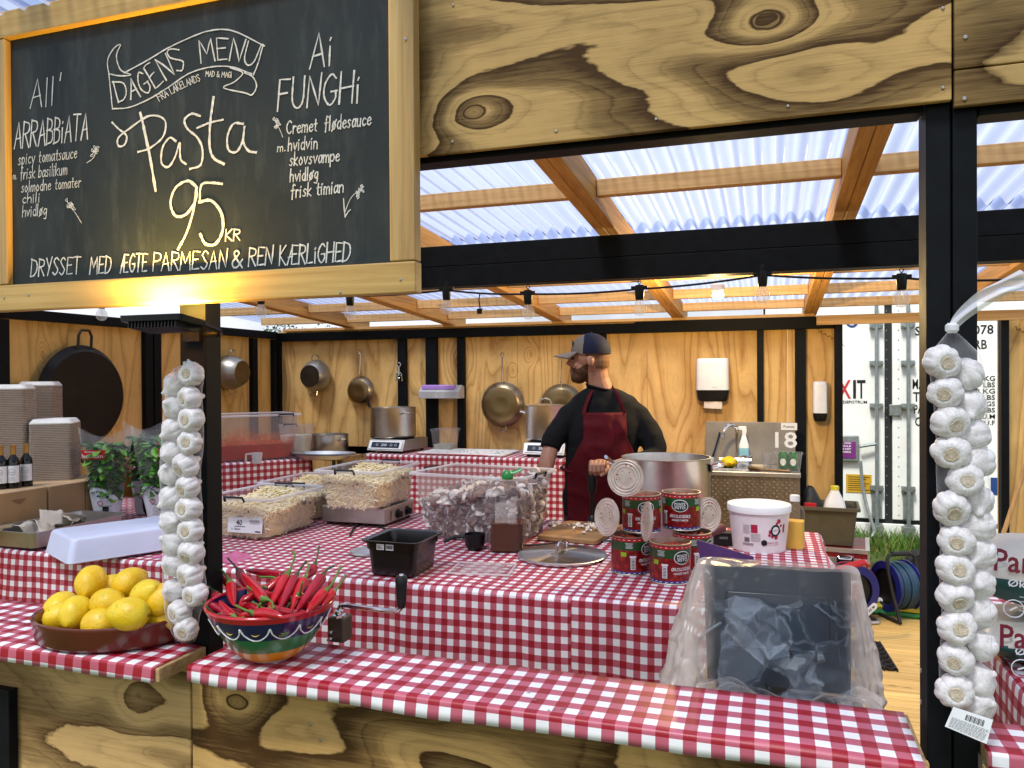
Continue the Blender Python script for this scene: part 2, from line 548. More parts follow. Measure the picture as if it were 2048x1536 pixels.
m_red = M_('red_print', (.50,.012,.02), .45, 0, .4, .15)
m_gingF = gingham('gingham_oilcloth', .40)
m_gingT = gingham('gingham_tablecloth', .55)
m_card = M_('brown_cardboard', (.40,.25,.125), .8, 0, .2, .15, 7)
m_green = M_('green_plastic', (.015,.22,.045), .35)
m_skin = M_('skin', (.46,.235,.155), .5, 0, .4, .12, 30, .1, 200, Subsurface_Weight=.08)
m_clearbin = clear('clear_bin_plastic', (.985,.985,.985), .88, .15, (.66,.66,.70), .08)
m_rim = clear('milky_rim_plastic', (.97,.97,.97), .42, .25, (.84,.84,.87), .10)
m_clearthin = clear('thin_clear_plastic', (.985,.985,.985), .93, .05, (.40,.40,.42), .05)
# ------------------------------------------------------------------ ground
def ground():
    t = NT('meadow_ground')
    co = t.coord('Object')
    n1 = t.noise(co, 3, 6, .65); n2 = t.noise(co, 40, 4, .7)
    col = t.ramp(n1, [(.3, (.045,.085,.018)), (.55, (.085,.12,.03)), (.75, (.15,.125,.06))])
    col = t.mix(1.0, col, t.ramp(n2, [(.3, .5), (.7, 1.2)]), 'MULTIPLY')
    m = t.done(t.bsdf(col, .9, 0, .2, t.bump(n2, .8, .03)))
    mb = MB(); mb.grid(lambda u, v: (-400 + 800*u, -300 + 800*v, -.14), 8, 8)
    tag(mb.build('ground', m), kind='structure')
    rnd = random.Random(3)
    mg1 = M_('grass_blade', (.075,.17,.022), .6, 0, .3, .3, 3); mg2 = M_('dry_grass_blade', (.20,.19,.07), .7, 0, .2, .3, 3)
    b = MB()
    for i in range(9000):
        x = rnd.uniform(-.2, 2.6); y = rnd.uniform(5.9, 8.6) if i % 3 else rnd.uniform(8.0, 8.6)
        long_ = y > 8.05
        h = rnd.uniform(.03, .07) + (rnd.uniform(.02, .16) if long_ else 0)
        a = rnd.uniform(0, 2*PI); wd = rnd.uniform(.003, .006)
        lx, ly = rnd.uniform(-.6, .6)*h, rnd.uniform(-.6, .6)*h
        dx, dy = math.cos(a)*wd, math.sin(a)*wd
        b.add([(x-dx,y-dy,-.142),(x+dx,y+dy,-.142),(x+dx*.7+lx*.4,y+dy*.7+ly*.4,-.14+h*.6),(x-dx*.7+lx*.4,y-dy*.7+ly*.4,-.14+h*.6),(x+lx,y+ly,-.14+h)],
              [(0,1,2,3),(3,2,4)], None, 1 if rnd.random() < (.15 if long_ else .45) else 0)
    tag(b.build('grass', [mg1, mg2], smooth=0), 'green grass growing in front of the white container', 'grass', kind='stuff')
ground()

def deck():
    t = NT('pine_deck')
    sp = t.n('SeparateXYZ'); t.l(t.coord('Object'), sp.inputs[0])
    bid = t.math('FLOOR', t.math('DIVIDE', sp.outputs[1], .095))
    wn = t.n('TexWhiteNoise', noise_dimensions='1D'); t.l(bid, wn.inputs['W'])
    off = t.n('CombineXYZ'); t.l(t.math('MULTIPLY', bid, 3.1), off.inputs[0]); t.l(sp.outputs[0], off.inputs[1])
    cb = t.n('CombineXYZ'); t.l(t.math('MULTIPLY_ADD', bid, 5.3, t.math('MULTIPLY', sp.outputs[0], 1.3)), cb.inputs[0]); t.l(t.math('MULTIPLY', sp.outputs[1], 45), cb.inputs[1])
    g = t.noise(cb.outputs[0], 1.2, 4, .6, .4)
    col = t.ramp(g, [(.3, (.62,.36,.10)), (.62, (.90,.61,.21))])
    col = t.mix(1.0, col, t.ramp(wn.outputs['Value'], [(0, .78), (1, 1.05)]), 'MULTIPLY')
    vk = t.n('TexVoronoi'); vk.inputs['Scale'].default_value = 1
    t.l(t.coord('Object', (5, 16, 1)), vk.inputs['Vector'])
    col = t.mix(.75, col, t.ramp(vk.outputs['Distance'], [(.06, .25), (.16, 1)]), 'MULTIPLY')
    m = t.done(t.bsdf(col, .5, 0, .35, t.bump(g, .2, .001)))
    b = MB(); y = 1.62
    k = int(y / .095) + 1
    while k * .095 < 6.0:
        b.box(-4.4, 1.75, k*.095, k*.095 + .0915, -.028, 0); k += 1
    b.box(-4.4, 1.75, 1.62, 5.99, -.135, -.032)
    tag(b.build('floor', m, smooth=0), kind='structure')
deck()

# ------------------------------------------------------------------ the stall
stall = thing('food_stall', 'long open plywood and black timber food stall with a clear corrugated roof', 'market stall', (0, 1.47, 0), local=False)
YW, XL = 6.2, -4.39
def zr(Y): return 2.18 - .064 * (Y - 3.4)
def sbox(name, m, *a, bevel=.002, label=None):
    b = MB(); b.box(*a); o = b.build(name, m, stall, smooth=0, bevel=bevel)
    if label: o['label'] = label
    return o
sbox('post', m_black, -1.31, -1.237, 1.47, 1.5235, -.14, 2.10)
sbox('post', m_black, .2535, .2905, 1.47, 1.54, -.14, 2.10)
sbox('post', m_black, .2935, .330, 1.47, 1.54, -.14, 2.10)
sbox('post', m_black, -2.72, -2.62, 1.47, 1.54, -.14, 2.10)
sbox('fascia_board', m_fascia, -1.255, .2885, 1.45, 1.463, 2.008, 2.42, label='weathered plywood fascia board with dark knots and stains')
sbox('fascia_board', m_fascia2, .2925, 1.70, 1.45, 1.463, 2.058, 2.42)
sbox('fascia_board', m_fascia2, .2925, 1.70, 1.4505, 1.4625, 1.996, 2.056)
sbox('fascia_board', m_fascia2, -2.7, -1.259, 1.452, 1.463, 2.008, 2.395)
sbox('header_beam', m_black, -2.7, 1.70, 1.468, 1.53, 2.10, 2.30)
sbox('header_beam', m_black, -2.615, -1.313, 1.475, 1.528, 2.0, 2.097)
sbox('header_beam', m_black, -1.234, .2505, 1.475, 1.528, 2.0, 2.097)
sbox('header_beam', m_black, .333, 1.70, 1.475, 1.528, 1.985, 2.097)
sbox('cross_beam', m_black, -4.37, 1.75, 3.36, 3.41, 2.082, 2.178)
sbox('cross_beam', m_black, -4.37, 1.75, 3.362, 3.458, 1.985, 2.080)
# front panels and counter shelves
sbox('front_panel', m_front, -1.2495, .25, 1.43, 1.445, -.12, .9055, label='weathered plywood front panel with a big dark knot')
sbox('front_panel', m_front2, -2.7, -1.2525, 1.427, 1.442, -.12, .9035, label='pale stained plywood front panel under the lemons')
sbox('front_panel', m_front2, .333, 1.6, 1.445, 1.46, -.12, .9055)
sbox('batten', m_black, -1.95, -1.775, 1.40, 1.424, -.12, .79)
m_ply_edge = timber('counter_board_wood', (.42,.28,.14), (.22,.13,.06), 'X')
sbox('counter_board', m_ply_edge, -1.185, .236, 1.347, 1.553, .9075, .9355)
sbox('counter_board', m_ply_edge, -2.7, -1.236, 1.317, 1.462, .906, .9355)
sbox('counter_board', m_ply_edge, .3345, 1.6, 1.43, 1.553, .908, .9355)
sbox('counter_board', m_ply_edge, -2.7, -1.318, 1.464, 1.60, .906, .9355)
# screws heads of the boards
m_screw = M_('zinc_screw', (.40,.38,.34), .4, .9)
b = MB()
for (px, py, Y) in ((905,283,1.45),(1112,262,1.45),(1576,212,1.45),(1886,175,1.45),(1886,16,1.45),(906,10,1.45),(1312,238,1.45)):
    p = atY(px, py, Y - .001); b.ball(p, .0030, .0016, .0030, 8)
for (px, py) in ((1929, 197), (1931, 74)):
    p = atY(px, py, 1.449); b.ball(p, .004, .002, .004, 8)
for (px, py) in ((620,1449),(640,1480)):
    p = atY(px, py, 1.429); b.ball(p, .004, .002, .004, 8)
b.build('screw_heads', m_screw, stall)
b = MB()
for (px, py) in ((1842,1341),(1842,1404)):
    p = atX(px, py, .2525); b.ball(p, .002, .0045, .0045, 8)
b.build('screw_heads', m_screw, stall)

# rear wall
sbox('wall_panel', m_wall_y, -4.375, -2.02, 6.2, 6.215, -.12, 2.0)
sbox('wall_panel', m_wall_y, -2.018, -.93, 6.2, 6.215, -.12, 2.0)
sbox('wall_panel', m_wall_y, -.928, .13, 6.2, 6.215, -.12, 2.0)
pr = sbox('wall_panel', m_wall_y, .132, .51, 6.2, 6.215, -.12, 2.0, label='narrow plywood panel with scribbled writing near the doorway')
sbox('wall_panel', m_wall_y, 1.515, 2.7, 6.2, 6.215, -.12, 2.0)
def stud_px(px0, px1, z0=0.0, z1=1.905, dy=.045):
    Y = 6.198
    xa, xb = atY(px0, 755, Y - dy).x, atY(px1, 755, Y - dy).x
    sbox('stud', m_black, xa, xb, Y - dy, Y, z0, z1)
for a_, b_ in ((545, 559), (795, 811), (851, 873), (914, 928), (1199, 1212), (1514, 1527), (1590, 1612)):
    stud_px(a_, b_)
sbox('door_post', m_black, .455, .508, 6.12, 6.198, -.12, 1.975)
sbox('door_post', m_black, 1.517, 1.565, 6.12, 6.198, -.12, 1.975)
sbox('wall_rail', m_black, -4.37, -1.01, 6.14, 6.198, 1.907, 1.985)
sbox('wall_rail', m_black, -1.008, .452, 6.14, 6.198, 1.907, 1.995)
sbox('wall_rail', m_purl, .33, 1.70, 6.10, 6.138, 1.93, 2.0)
sbox('wall_rail', m_purl, -4.3, .32, 6.145, 6.195, 1.9975, 2.022)
# writing on the panel by the doorway
b = MB()
import itertools
def scribble(b, x, z, Y, s):
    pts = []
    rr_ = random.Random(5)
    for i in range(26):
        pts.append((x + s*(i*.010 + .006*math.sin(i*2.1)), Y, z - s*i*.0062 + s*.016*math.sin(i*1.7 + rr_.random())))
    b.tube(crom(pts, 4), .0016, 4)
q = atY(1634, 660, 6.199)
scribble(b, q.x, q.z, 6.199, .75)
q = atY(2030, 655, 6.199); scribble(b, q.x, q.z, 6.199, .7)
b.build('handwriting', m_ink, stall)

# left wall
sbox('side_wall_panel', m_wall_x, XL - .015, XL, 1.62, 4.60, -.12, 2.0)
sbox('side_wall_panel', m_wall_x, XL - .015, XL, 4.602, 6.19, -.12, 2.0)
for (y0, y1) in ((3.38, 3.46), (4.53, 4.60), (4.615, 4.685), (5.77, 5.84), (6.08, 6.13)):
    sbox('stud', m_black, XL + .002, XL + .045, y0, y1, 0, 1.925)
sbox('wall_rail', m_black, XL - .01, XL + .05, 1.65, 6.13, 1.93, 1.995)

# roof
XR = (-3.60, -2.63, -1.655, -.68, .29, 1.26)
ms = 0.064
for xr in XR:
    for dx in (-.046, .001):
        b = MB(); x0, x1 = xr + dx, xr + dx + .045
        y0, y1 = 1.535, 6.45
        v = []
        for (y, dz) in ((y0, 0), (y1, 0)):
            for (x, d) in ((x0, .012), (x1, .012), (x1, .12), (x0, .12)):
                v.append((x, y, zr(y) + .002 + d))
        b.add(v, [(3,2,1,0),(4,5,6,7),(0,1,5,4),(1,2,6,5),(2,3,7,6),(3,0,4,7)])
        b.build('rafter', m_raft, stall, smooth=0, bevel=.003)
XS = [-4.45] + list(XR) + [1.75]
for y in (2.2, 2.96, 4.0, 4.75, 5.45, 6.05):
    for a_, c_ in zip(XS[:-1], XS[1:]):
        x0 = a_ + (.048 if a_ in XR else 0); x1 = c_ - (.048 if c_ in XR else 0)
        z0 = zr(y) + .045
        if c_ == XS[1] and y > 4.4: pass
        b = MB(); b.box(x0, x1, y - .022, y + .022, z0, z0 + .065)
        b.build('purlin', m_purl, stall, smooth=0, bevel=.003)
def roof_mat():
    t = NT('corrugated_clear_plastic')
    tr = t.n('BsdfTransparent'); tr.inputs[0].default_value = (.64,.71,.86,1)
    co = t.coord('Object')
    n1 = t.noise(co, 5, 5, .65); n2 = t.noise(t.coord('Object', (30, 2.5, 1)), 1, 4, .6)
    tl = t.n('BsdfTranslucent'); tl.inputs[0].default_value = (.48,.55,.76,1)
    gl = t.bsdf((.62,.65,.80), .25, 0, .5)
    m0 = t.n('MixShader'); m0.inputs[0].default_value = .12; t.l(tl.outputs[0], m0.inputs[1]); t.l(gl.outputs[0], m0.inputs[2])
    lw = t.n('LayerWeight'); lw.inputs[0].default_value = .5
    f = t.math('ADD', t.math('MULTIPLY', t.math('POWER', lw.outputs['Facing'], 1.3), 1.0), t.math('MULTIPLY_ADD', n1, .22, t.math('MULTIPLY_ADD', n2, .34, -.24)))
    f = t.math('MINIMUM', t.math('MAXIMUM', f, .05), .95)
    ms_ = t.n('MixShader'); t.l(f, ms_.inputs[0]); t.l(tr.outputs[0], ms_.inputs[1]); t.l(m0.outputs[0], ms_.inputs[2])
    return t.done(ms_)
m_roof = roof_mat()
def sheet(x0, x1, y0, y1, lift):
    b = MB(); n = int((x1 - x0) / .076 * 10)
    b.grid(lambda u, v: (x0 + (x1-x0)*u, y0 + (y1-y0)*v, zr(y0 + (y1-y0)*v) + .142 + lift + .021*math.sin((x0 + (x1-x0)*u) / .076 * 2 * PI)), n, 6)
    b.build('roof_sheet', m_roof, stall, smooth=180)
for i, (a_, c_) in enumerate(((-4.75,-3.56),(-3.64,-2.59),(-2.67,-1.61),(-1.70,-.64),(-.72,.33),(.25,1.30),(1.22,2.0))):
    sheet(a_, c_, .35, 3.95, .004 * (i % 2) + .010)  # unseen front overhang added to shade the counter from the sun
    sheet(a_, c_, 3.80, 6.6, .004 * (i % 2))

# ------------------------------------------------------------------ chalk lettering font (strokes)
G = {
'A':(6,'0,0 3,10 6,0;1.2,3.6 5,4'),'B':(5,'0,0 0,10;~0,10 4,9 4,6.2 0,5.4;~0,5.4 4.8,4.6 4.8,1 0,0'),'C':(5.5,'~5,8.5 3,10 .4,7 .4,3 3,0 5.3,1.5'),
'D':(6,'0,0 0.4,10;~0.2,10 5,8.4 5.8,4 3.4,.6 0,0'),'E':(5,'5,9.6 .3,10 0,0 5,.3;.2,5.2 4,5.4'),'F':(5,'5,9.8 .3,10 0,0;.2,5.4 4,5.6'),
'G':(6,'~5.4,8.6 3.2,10 .4,7 .2,3 3,0 5.6,2 5.6,4.4;5.8,4.5 3.4,4.4'),'H':(6,'0,0 .2,10;5.8,0 6,10;0,5 6,5.4'),'I':(1,'0,0 .2,10'),
'K':(5.4,'0,0 0,10;5,10 .2,5 5.4,0'),'L':(4.6,'.2,10 0,0 4.6,.3'),'M':(8,'0,0 1,10 4,3.4 7,10 8,0'),'N':(6,'0,0 .4,10 5.4,.2 6,10.4'),
'P':(5,'0,0 .3,10;~.2,10 5,9 4.8,6 .2,5'),'R':(5.4,'0,0 .3,10;~.2,10 4.8,9 4.6,6 .2,5.2;1.6,5.2 5.4,0'),'S':(5,'~4.8,8.8 2.8,10 .6,8 2.4,5.4 4.6,2.8 2.4,0 0,1.2'),
'T':(6,'0,10 6,9.8;3,10 2.8,0'),'U':(5.6,'~0,10 .2,2.4 2.8,0 5.2,2.4 5.4,10'),'Y':(5.4,'0,10 2.6,5;5.4,10.4 1.8,0'),'Æ':(8.4,'0,0 3.8,10 8.2,9.7;3.8,10 3.9,0 8.4,.2;1,3.6 3.9,4;3.9,5.2 7.2,5.3'),
'&':(6.6,'~6.4,0 1.4,7.6 2.6,10 4,8 .6,3.4 1.2,.4 3.6,.4 6.2,4.4'),"'":(2,'1.2,11 .8,8.6'),'.':(1.6,'.4,.2 1,.4'),'-':(3,'0,4 3,4'),
'a':(4.4,'~4,5 1.6,5.6 .2,2.6 1.4,0 3.8,2.4 4,5.4;~4,5.4 4,1 4.6,.2'),'b':(4.2,'0,10 0,0;~0,4 2.4,5.6 4,3 2.4,.2 0,.6'),'c':(3.8,'~3.6,4.8 2,5.6 .2,3 1.6,.2 3.6,1'),
'd':(4.4,'4,10 4.2,0;~4,4.6 1.8,5.6 .2,2.8 1.6,.1 4,1.6'),'e':(4.2,'~.4,3 3.8,3.6 2.6,5.6 .4,4 .6,1 2.4,0 4,1.2'),'f':(3.4,'~3.4,9.4 1.8,10 1.4,6 1.2,-1;0,5.4 3,5.6'),
'g':(4.2,'~3.8,5 1.8,5.6 .3,3 1.6,.6 3.6,2.4;~3.9,5.4 3.8,0 3,-3 .4,-2.6'),'h':(4.2,'0,10 0,0;~0,3.6 2.2,5.6 3.8,4 4,0'),'i':(1.4,'.4,5.4 .5,0;.4,7.4 .6,7.8'),
'j':(2,'1,5.4 .6,-3'),'k':(4,'0,10 0,0;3.6,5.6 .2,2.6 4,0'),'l':(1.4,'.4,10 .5,0'),'m':(6.4,'0,5.4 0,0;~0,3.8 1.6,5.6 3,4 3,0;~3,3.8 4.8,5.6 6,4 6.2,0'),
'n':(4.2,'0,5.4 0,0;~0,3.6 2,5.6 3.8,4 4,0'),'o':(4.2,'~2,5.6 .2,3 2,0 4,2.8 2,5.6'),'p':(4.2,'0,5.4 0,-3.4;~0,4 2.2,5.6 4,3 2.2,.2 0,.8'),
'r':(3,'0,5.4 .2,0;~.2,3.2 1.6,5.4 3,5'),'s':(3.4,'~3.2,5 1.8,5.6 .6,4.2 2.6,2.2 1.8,0 0,.6'),'t':(3,'1.4,8.6 1.2,.6 2.6,0;0,5.4 3,5.6'),'u':(4.2,'~0,5.4 .2,1 1.8,0 3.6,1.6;3.8,5.4 3.9,0'),
'v':(4,'0,5.4 1.8,0 4,5.6'),'w':(6,'0,5.4 1.4,0 3,4.4 4.4,0 6,5.6'),'x':(4,'0,5.4 4,0;4,5.6 0,0'),'y':(4,'0,5.4 2,.6;4,5.6 1,-3.2'),'z':(4,'0,5.4 4,5.4 0,0 4,0'),
'ø':(4.4,'~2,5.6 .2,3 2,0 4,2.8 2,5.6;0,-.8 4.4,6.6'),'9':(4.4,'~4,8 2,10 .2,7.6 1.8,5.4 4,8;~4,8.4 3.8,4 2.6,0'),'5':(4.6,'4.6,10 .8,9.6 .6,5.6;~.6,5.6 3.4,6 4.2,2.8 2.2,0 0,.8'),' ':(3,''),
'º':(2,'')}
def strokes(s):
    """list of polylines and the advance width of a line of handwriting, cap height 1"""
    x = 0; out = []
    for ch in s:
        w_, d = G[ch]
        for st in d.split(';'):
            if not st: continue
            sm = st[0] == '~'
            pts = [tuple(map(float, p.split(','))) for p in st.lstrip('~').split()]
            V = [Vector((p[0]/10, p[1]/10, 0)) for p in pts]
            if sm: V = crom(V, 5)
            out.append([(x + p.x, p.y) for p in V])
        x += w_/10 + .17
    return out, x - .17
def ribbon(mb, pts, wd, rnd):
    """one chalk stroke: a thin strip on the board, pts are (X, Z) there"""
    k = len(pts)
    v = []; f = []
    for i in range(k):
        a = Vector(pts[max(i-1, 0)]); c = Vector(pts[min(i+1, k-1)]); d = (c - a)
        if d.length < 1e-9: d = Vector((1, 0))
        d.normalize(); nn = Vector((-d.y, d.x)); p = Vector(pts[i])
        e = d * (-wd*.5 if i == 0 else wd*.5 if i == k-1 else 0)
        ww = wd * rnd.uniform(.27, .46)
        y = YB - .0012 - rnd.uniform(0, .0006)
        v += [(*(p + e + nn*ww).to_tuple(), y), (*(p + e - nn*ww).to_tuple(), y)]
    v = [(q[0], q[2], q[1]) for q in v]
    for i in range(k - 1): f.append((2*i, 2*i+1, 2*i+3, 2*i+2))
    mb.add(v, f)

# ------------------------------------------------------------------ the chalkboard
YB = 1.412                          # face of the writing surface
sign = thing('chalkboard', 'large framed chalkboard menu with white handwriting above the counter', 'menu board', (-1.24, 1.44, 1.722), local=False)
def cb_mat():
    t = NT('chalkboard_surface')
    co = t.coord('Object')
    n1 = t.noise(co, 4, 6, .65, .5); n2 = t.noise(t.coord('Object', (30, 30, 6)), 1, 4, .7)
    col = t.ramp(n1, [(.3, (.011,.0165,.0160)), (.7, (.023,.0295,.0280))])
    col = t.mix(.34, col, t.ramp(n2, [(.5, (.0,.0,.0)), (.75, (.07,.075,.07))]), 'ADD')
    return t.done(t.bsdf(col, .62, 0, .3))
b = MB(); b.box(-1.775, -.715, YB, YB + .012, 1.775, 2.40); b.build('board_surface', cb_mat(), sign, smooth=0)
b = MB(); b.box(-1.835, -.6666, 1.395, 1.426, 1.722, 1.785); o = b.build('frame_rail', m_frameX, sign, smooth=0, bevel=.003)
b = MB(); b.box(-1.835, -.6666, 1.395, 1.426, 2.385, 2.450); b.build('frame_rail', m_frameX, sign, smooth=0, bevel=.003)
b = MB(); b.box(-.7235, -.6676, 1.396, 1.426, 1.7865, 2.3835); b.build('frame_stile', m_frameZ, sign, smooth=0, bevel=.003)
b = MB(); b.box(-1.834, -1.760, 1.396, 1.426, 1.7865, 2.3835); b.build('frame_stile', m_frameZ, sign, smooth=0, bevel=.003)
b = MB()
for (px, py) in ((810,78),(801,559),(680,585),(57,590),(8,596)):
    p = atY(px, py, 1.3945); b.ball(p, .0035, .0015, .0035, 8)
b.build('screw_heads', m_screw, sign)
m_chalk = M_('white_chalk', (.70,.69,.64), .85, 0, .1, .35, 90)
_rs = random.Random(8)
def bp(px, py): p = atY(px, py, YB); return (p.x, p.z)
def chalk_line(mb, s, x0, y0, x1, y1, cap, wd, jit=.015):
    """handwriting on the board between two points of the photo's frame, cap = letter height there"""
    st, W = strokes(s)
    for pl in st:
        ox, oy = _rs.uniform(-jit, jit), _rs.uniform(-jit, jit)
        pts = []
        for (a, c) in pl:
            t_ = a / W
            pts.append(bp(x0 + (x1-x0)*t_ + c*cap*.06 + ox*cap, y0 + (y1-y0)*t_ - (c + oy)*cap))
        dense = []
        for i in range(len(pts)-1):
            n_ = 2
            for k in range(n_):
                dense.append((pts[i][0] + (pts[i+1][0]-pts[i][0])*k/n_, pts[i][1] + (pts[i+1][1]-pts[i][1])*k/n_))
        dense.append(pts[-1])
        ribbon(mb, dense, wd, _rs)
def chalk_curve(mb, pts, wd, smooth=True, sub=6):
    V = [Vector((p[0], p[1], 0)) for p in pts]
    if smooth: V = crom(V, sub)
    ribbon(mb, [bp(p.x, p.y) for p in V], wd, _rs)
def lettering(lines, name='chalk_lettering'):
    b = MB()
    for L in lines: chalk_line(b, *L)
    b.build(name, m_chalk, sign, smooth=0)
lettering([("All'", 62, 217, 122, 208, 56, .0042)])
lettering([("ARRABBiATA", 30, 298, 176, 278, 52, .0045)])
lettering([("spicy tomatsauce", 38, 330, 155, 316, 24, .0028), ("m.", 27, 359, 35, 358, 15, .002), ("frisk basilikum", 42, 359, 135, 349, 24, .0027), ("solmodne tomater", 44, 385, 162, 374, 22, .0027), ("chili", 46, 407, 80, 404, 20, .0027), ("hvidløg", 46, 434, 94, 430, 23, .0027)])
lettering([("Ai", 620, 138, 664, 130, 68, .0052)])
lettering([("FUNGHi", 556, 222, 718, 204, 62, .0052)])
lettering([("Cremet", 574, 268, 634, 262, 26, .0036), ("flødesauce", 650, 262, 742, 250, 28, .0036), ("m.", 556, 304, 572, 302, 18, .0028), ("hvidvin", 577, 302, 635, 297, 26, .0034), ("skovsvampe", 580, 332, 679, 322, 26, .0036), ("hvidløg", 581, 364, 636, 358, 25, .0036), ("frisk timian", 583, 396, 687, 384, 26, .0036)])
lettering([("DRYSSET", 62, 553, 160, 547, 34, .0044), ("MED", 180, 548, 222, 546, 34, .0044), ("ÆGTE", 242, 545, 294, 543, 36, .0044), ("PARMESAN", 307, 542, 454, 536, 36, .0040), ("&", 464, 536, 486, 535, 34, .0052), ("REN", 498, 532, 546, 529, 36, .0044), ("KÆRLiGHED", 559, 530, 700, 522, 38, .0044)])
lettering([("KR", 452, 482, 480, 480, 22, .0045)])
# banner title on a rising curve
b = MB()
def arc_text(mb, s, x0, x1, base, cap, wd):
    st, W = strokes(s)
    for pl in st:
        pts = []
        for i in range(len(pl)-1):
            for k in range(3):
                a = pl[i][0] + (pl[i+1][0]-pl[i][0])*k/3; c = pl[i][1] + (pl[i+1][1]-pl[i][1])*k/3
                pts.append((a, c))
        pts.append(pl[-1])
        out = []
        for (a, c) in pts:
            x = x0 + (x1-x0)*a/W
            s_ = (base(x+2)-base(x-2))/4
            out.append(bp(x + s_*c*cap*.9, base(x) - c*cap))
        ribbon(mb, out, wd, _rs)
_bc = crom([Vector((x, y, 0)) for x, y in ((225,210),(243,203),(280,194),(311,178),(334,160),(357,147),(374,135),(403,126),(450,120),(485,127),(504,134),(520,142))], 8)
def base1(x):
    for a_, c_ in zip(_bc[:-1], _bc[1:]):
        if a_.x <= x <= c_.x: return a_.y + (c_.y-a_.y)*(x-a_.x)/max(1e-6, c_.x-a_.x)
    return 200
arc_text(b, 'DAGENS', 238, 374, base1, 40, .0045)
arc_text(b, 'MENU', 403, 506, base1, 44, .0045)
base2 = lambda x: 201 - .62*(x-323) + .0016*(x-323)**2
arc_text(b, 'FRA LAKELANDS', 320, 402, base2, 13, .0022)
arc_text(b, 'MAD & MAGI', 412, 464, lambda x: 153 + .05*(x-412), 11, .0022)
chalk_curve(b, [(250,146),(294,122),(336,97),(378,77),(420,62),(466,62),(529,92)], .0040)
chalk_curve(b, [(219,150),(223,190),(226,218)], .004)
chalk_curve(b, [(226,218),(260,215),(300,198),(336,176),(378,148),(420,135),(462,134),(504,148)], .0040)
chalk_curve(b, [(527,90),(518,124),(508,150)], .004)
chalk_curve(b, [(462,136),(486,146),(470,164),(448,176),(490,186),(505,190),(514,172),(506,154),(490,146)], .0038)
chalk_curve(b, [(219,150),(216,122),(228,98),(242,90),(234,112),(242,140),(263,150),(240,152),(219,148)], .0038)
b.build('chalk_banner', m_chalk, sign, smooth=0)
# big word and price
b = MB()
def big(pts, wd=.0085): chalk_curve(b, pts, wd)
big([(226,246),(238,258),(254,272),(250,290),(238,292),(238,276),(262,256),(300,232),(330,240),(328,272),(302,296),(278,304)], .0062)
big([(282,228),(290,262),(302,320),(312,380)], .0095)
big([(352,282),(340,276),(326,296),(324,326),(338,334),(352,312),(360,286),(362,318),(372,328)], .0068)
big([(400,232),(384,228),(370,240),(376,258),(396,276),(406,300),(402,330),(382,338)], .0068)
big([(428,196),(422,240),(420,290),(428,316),(448,328)], .0075)
big([(396,256),(420,246),(446,240)], .006)
big([(486,248),(468,248),(456,272),(458,300),(474,304),(486,282),(490,252),(488,284),(498,302),(512,305)], .0068)
b.build('chalk_lettering', m_chalk, sign, smooth=0)
b = MB()
big([(392,372),(376,362),(352,376),(342,406),(352,432),(374,428),(392,400),(394,374),(388,420),(374,466),(358,497)], .0085)
big([(444,368),(424,366),(404,370),(400,404)], .0072)
big([(400,404),(424,402),(444,428),(446,462),(432,488),(412,488),(402,470)], .0085)
b.build('chalk_lettering', m_chalk, sign, smooth=0)
# little twigs and arrow
b = MB()
def twig(x0, y0, x1, y1, bend=4):
    mx_, my_ = (x0+x1)/2 + bend, (y0+y1)/2 + bend
    chalk_curve(b, [(x0,y0),(mx_,my_),(x1,y1)], .0022)
    for k in range(9):
        t_ = .62 + .38*k/8
        x = x0 + (x1-x0)*t_; y = y0 + (y1-y0)*t_
        a = _rs.uniform(0, 6.28)
        chalk_curve(b, [(x,y),(x+5*math.cos(a),y+5*math.sin(a)),(x+7*math.cos(a+.8),y+7*math.sin(a+.8)),(x,y)], .0020)
twig(175, 326, 194, 296); twig(164, 446, 136, 404, 3); twig(566, 274, 551, 242, 2); twig(690, 425, 728, 374, -5)
chalk_curve(b, [(688,398),(689,418),(691,434)], .003, False); chalk_curve(b, [(691,434),(697,424),(701,420)], .003, False)
b.build('chalk_drawing', m_chalk, sign, smooth=0)

# ------------------------------------------------------------------ flood lamp under the sign
fl = thing('flood_lamp', 'flat black floodlight lit warm yellow and aimed up at the chalkboard', 'lamp', (-1.27, 1.40, 1.66), local=False)
b = MB(); Mx = T(-1.262, 1.37, 1.676) @ RX(R(-8)) @ SC(.78,.70,.7) 
b.rr([(-.004,.105,.062,.012),(.014,.108,.066,.012)], 4, Mx)
b.build('housing', m_black2, fl)
b = MB()
for i in range(15): b.box(-.085 + i*.0115, -.081 + i*.0115, -.05, .05, -.022, -.004, Mx)
b.build('cooling_fins', m_black2, fl, smooth=0)
b = MB(); b.box(-.088, .088, -.046, .046, .0145, .0165, Mx); b.build('lamp_glass', emit('lamp_glow', (1, .72, .22), 14), fl, smooth=0)
b = MB(); b.tube([(-1.17,1.385,1.672),(-1.165,1.43,1.66),(-1.20,1.474,1.655),(-1.25,1.474,1.655)], .006, 6); b.box(-1.29,-1.245,1.458,1.469,1.64,1.675)
b.build('bracket', m_black2, fl)
ld = bpy.data.lights.new('flood_light', 'AREA'); ld.shape = 'RECTANGLE'; ld.size = .17; ld.size_y = .09; ld.energy = 9; ld.color = (1, .58, .10)
lo = bpy.data.objects.new('flood_light', ld); COL.objects.link(lo); lo.parent = fl; lo.matrix_parent_inverse = Matrix.Translation(-Vector(fl.location))
lo.matrix_basis = Mx @ T(0, 0, .022) @ RX(PI)

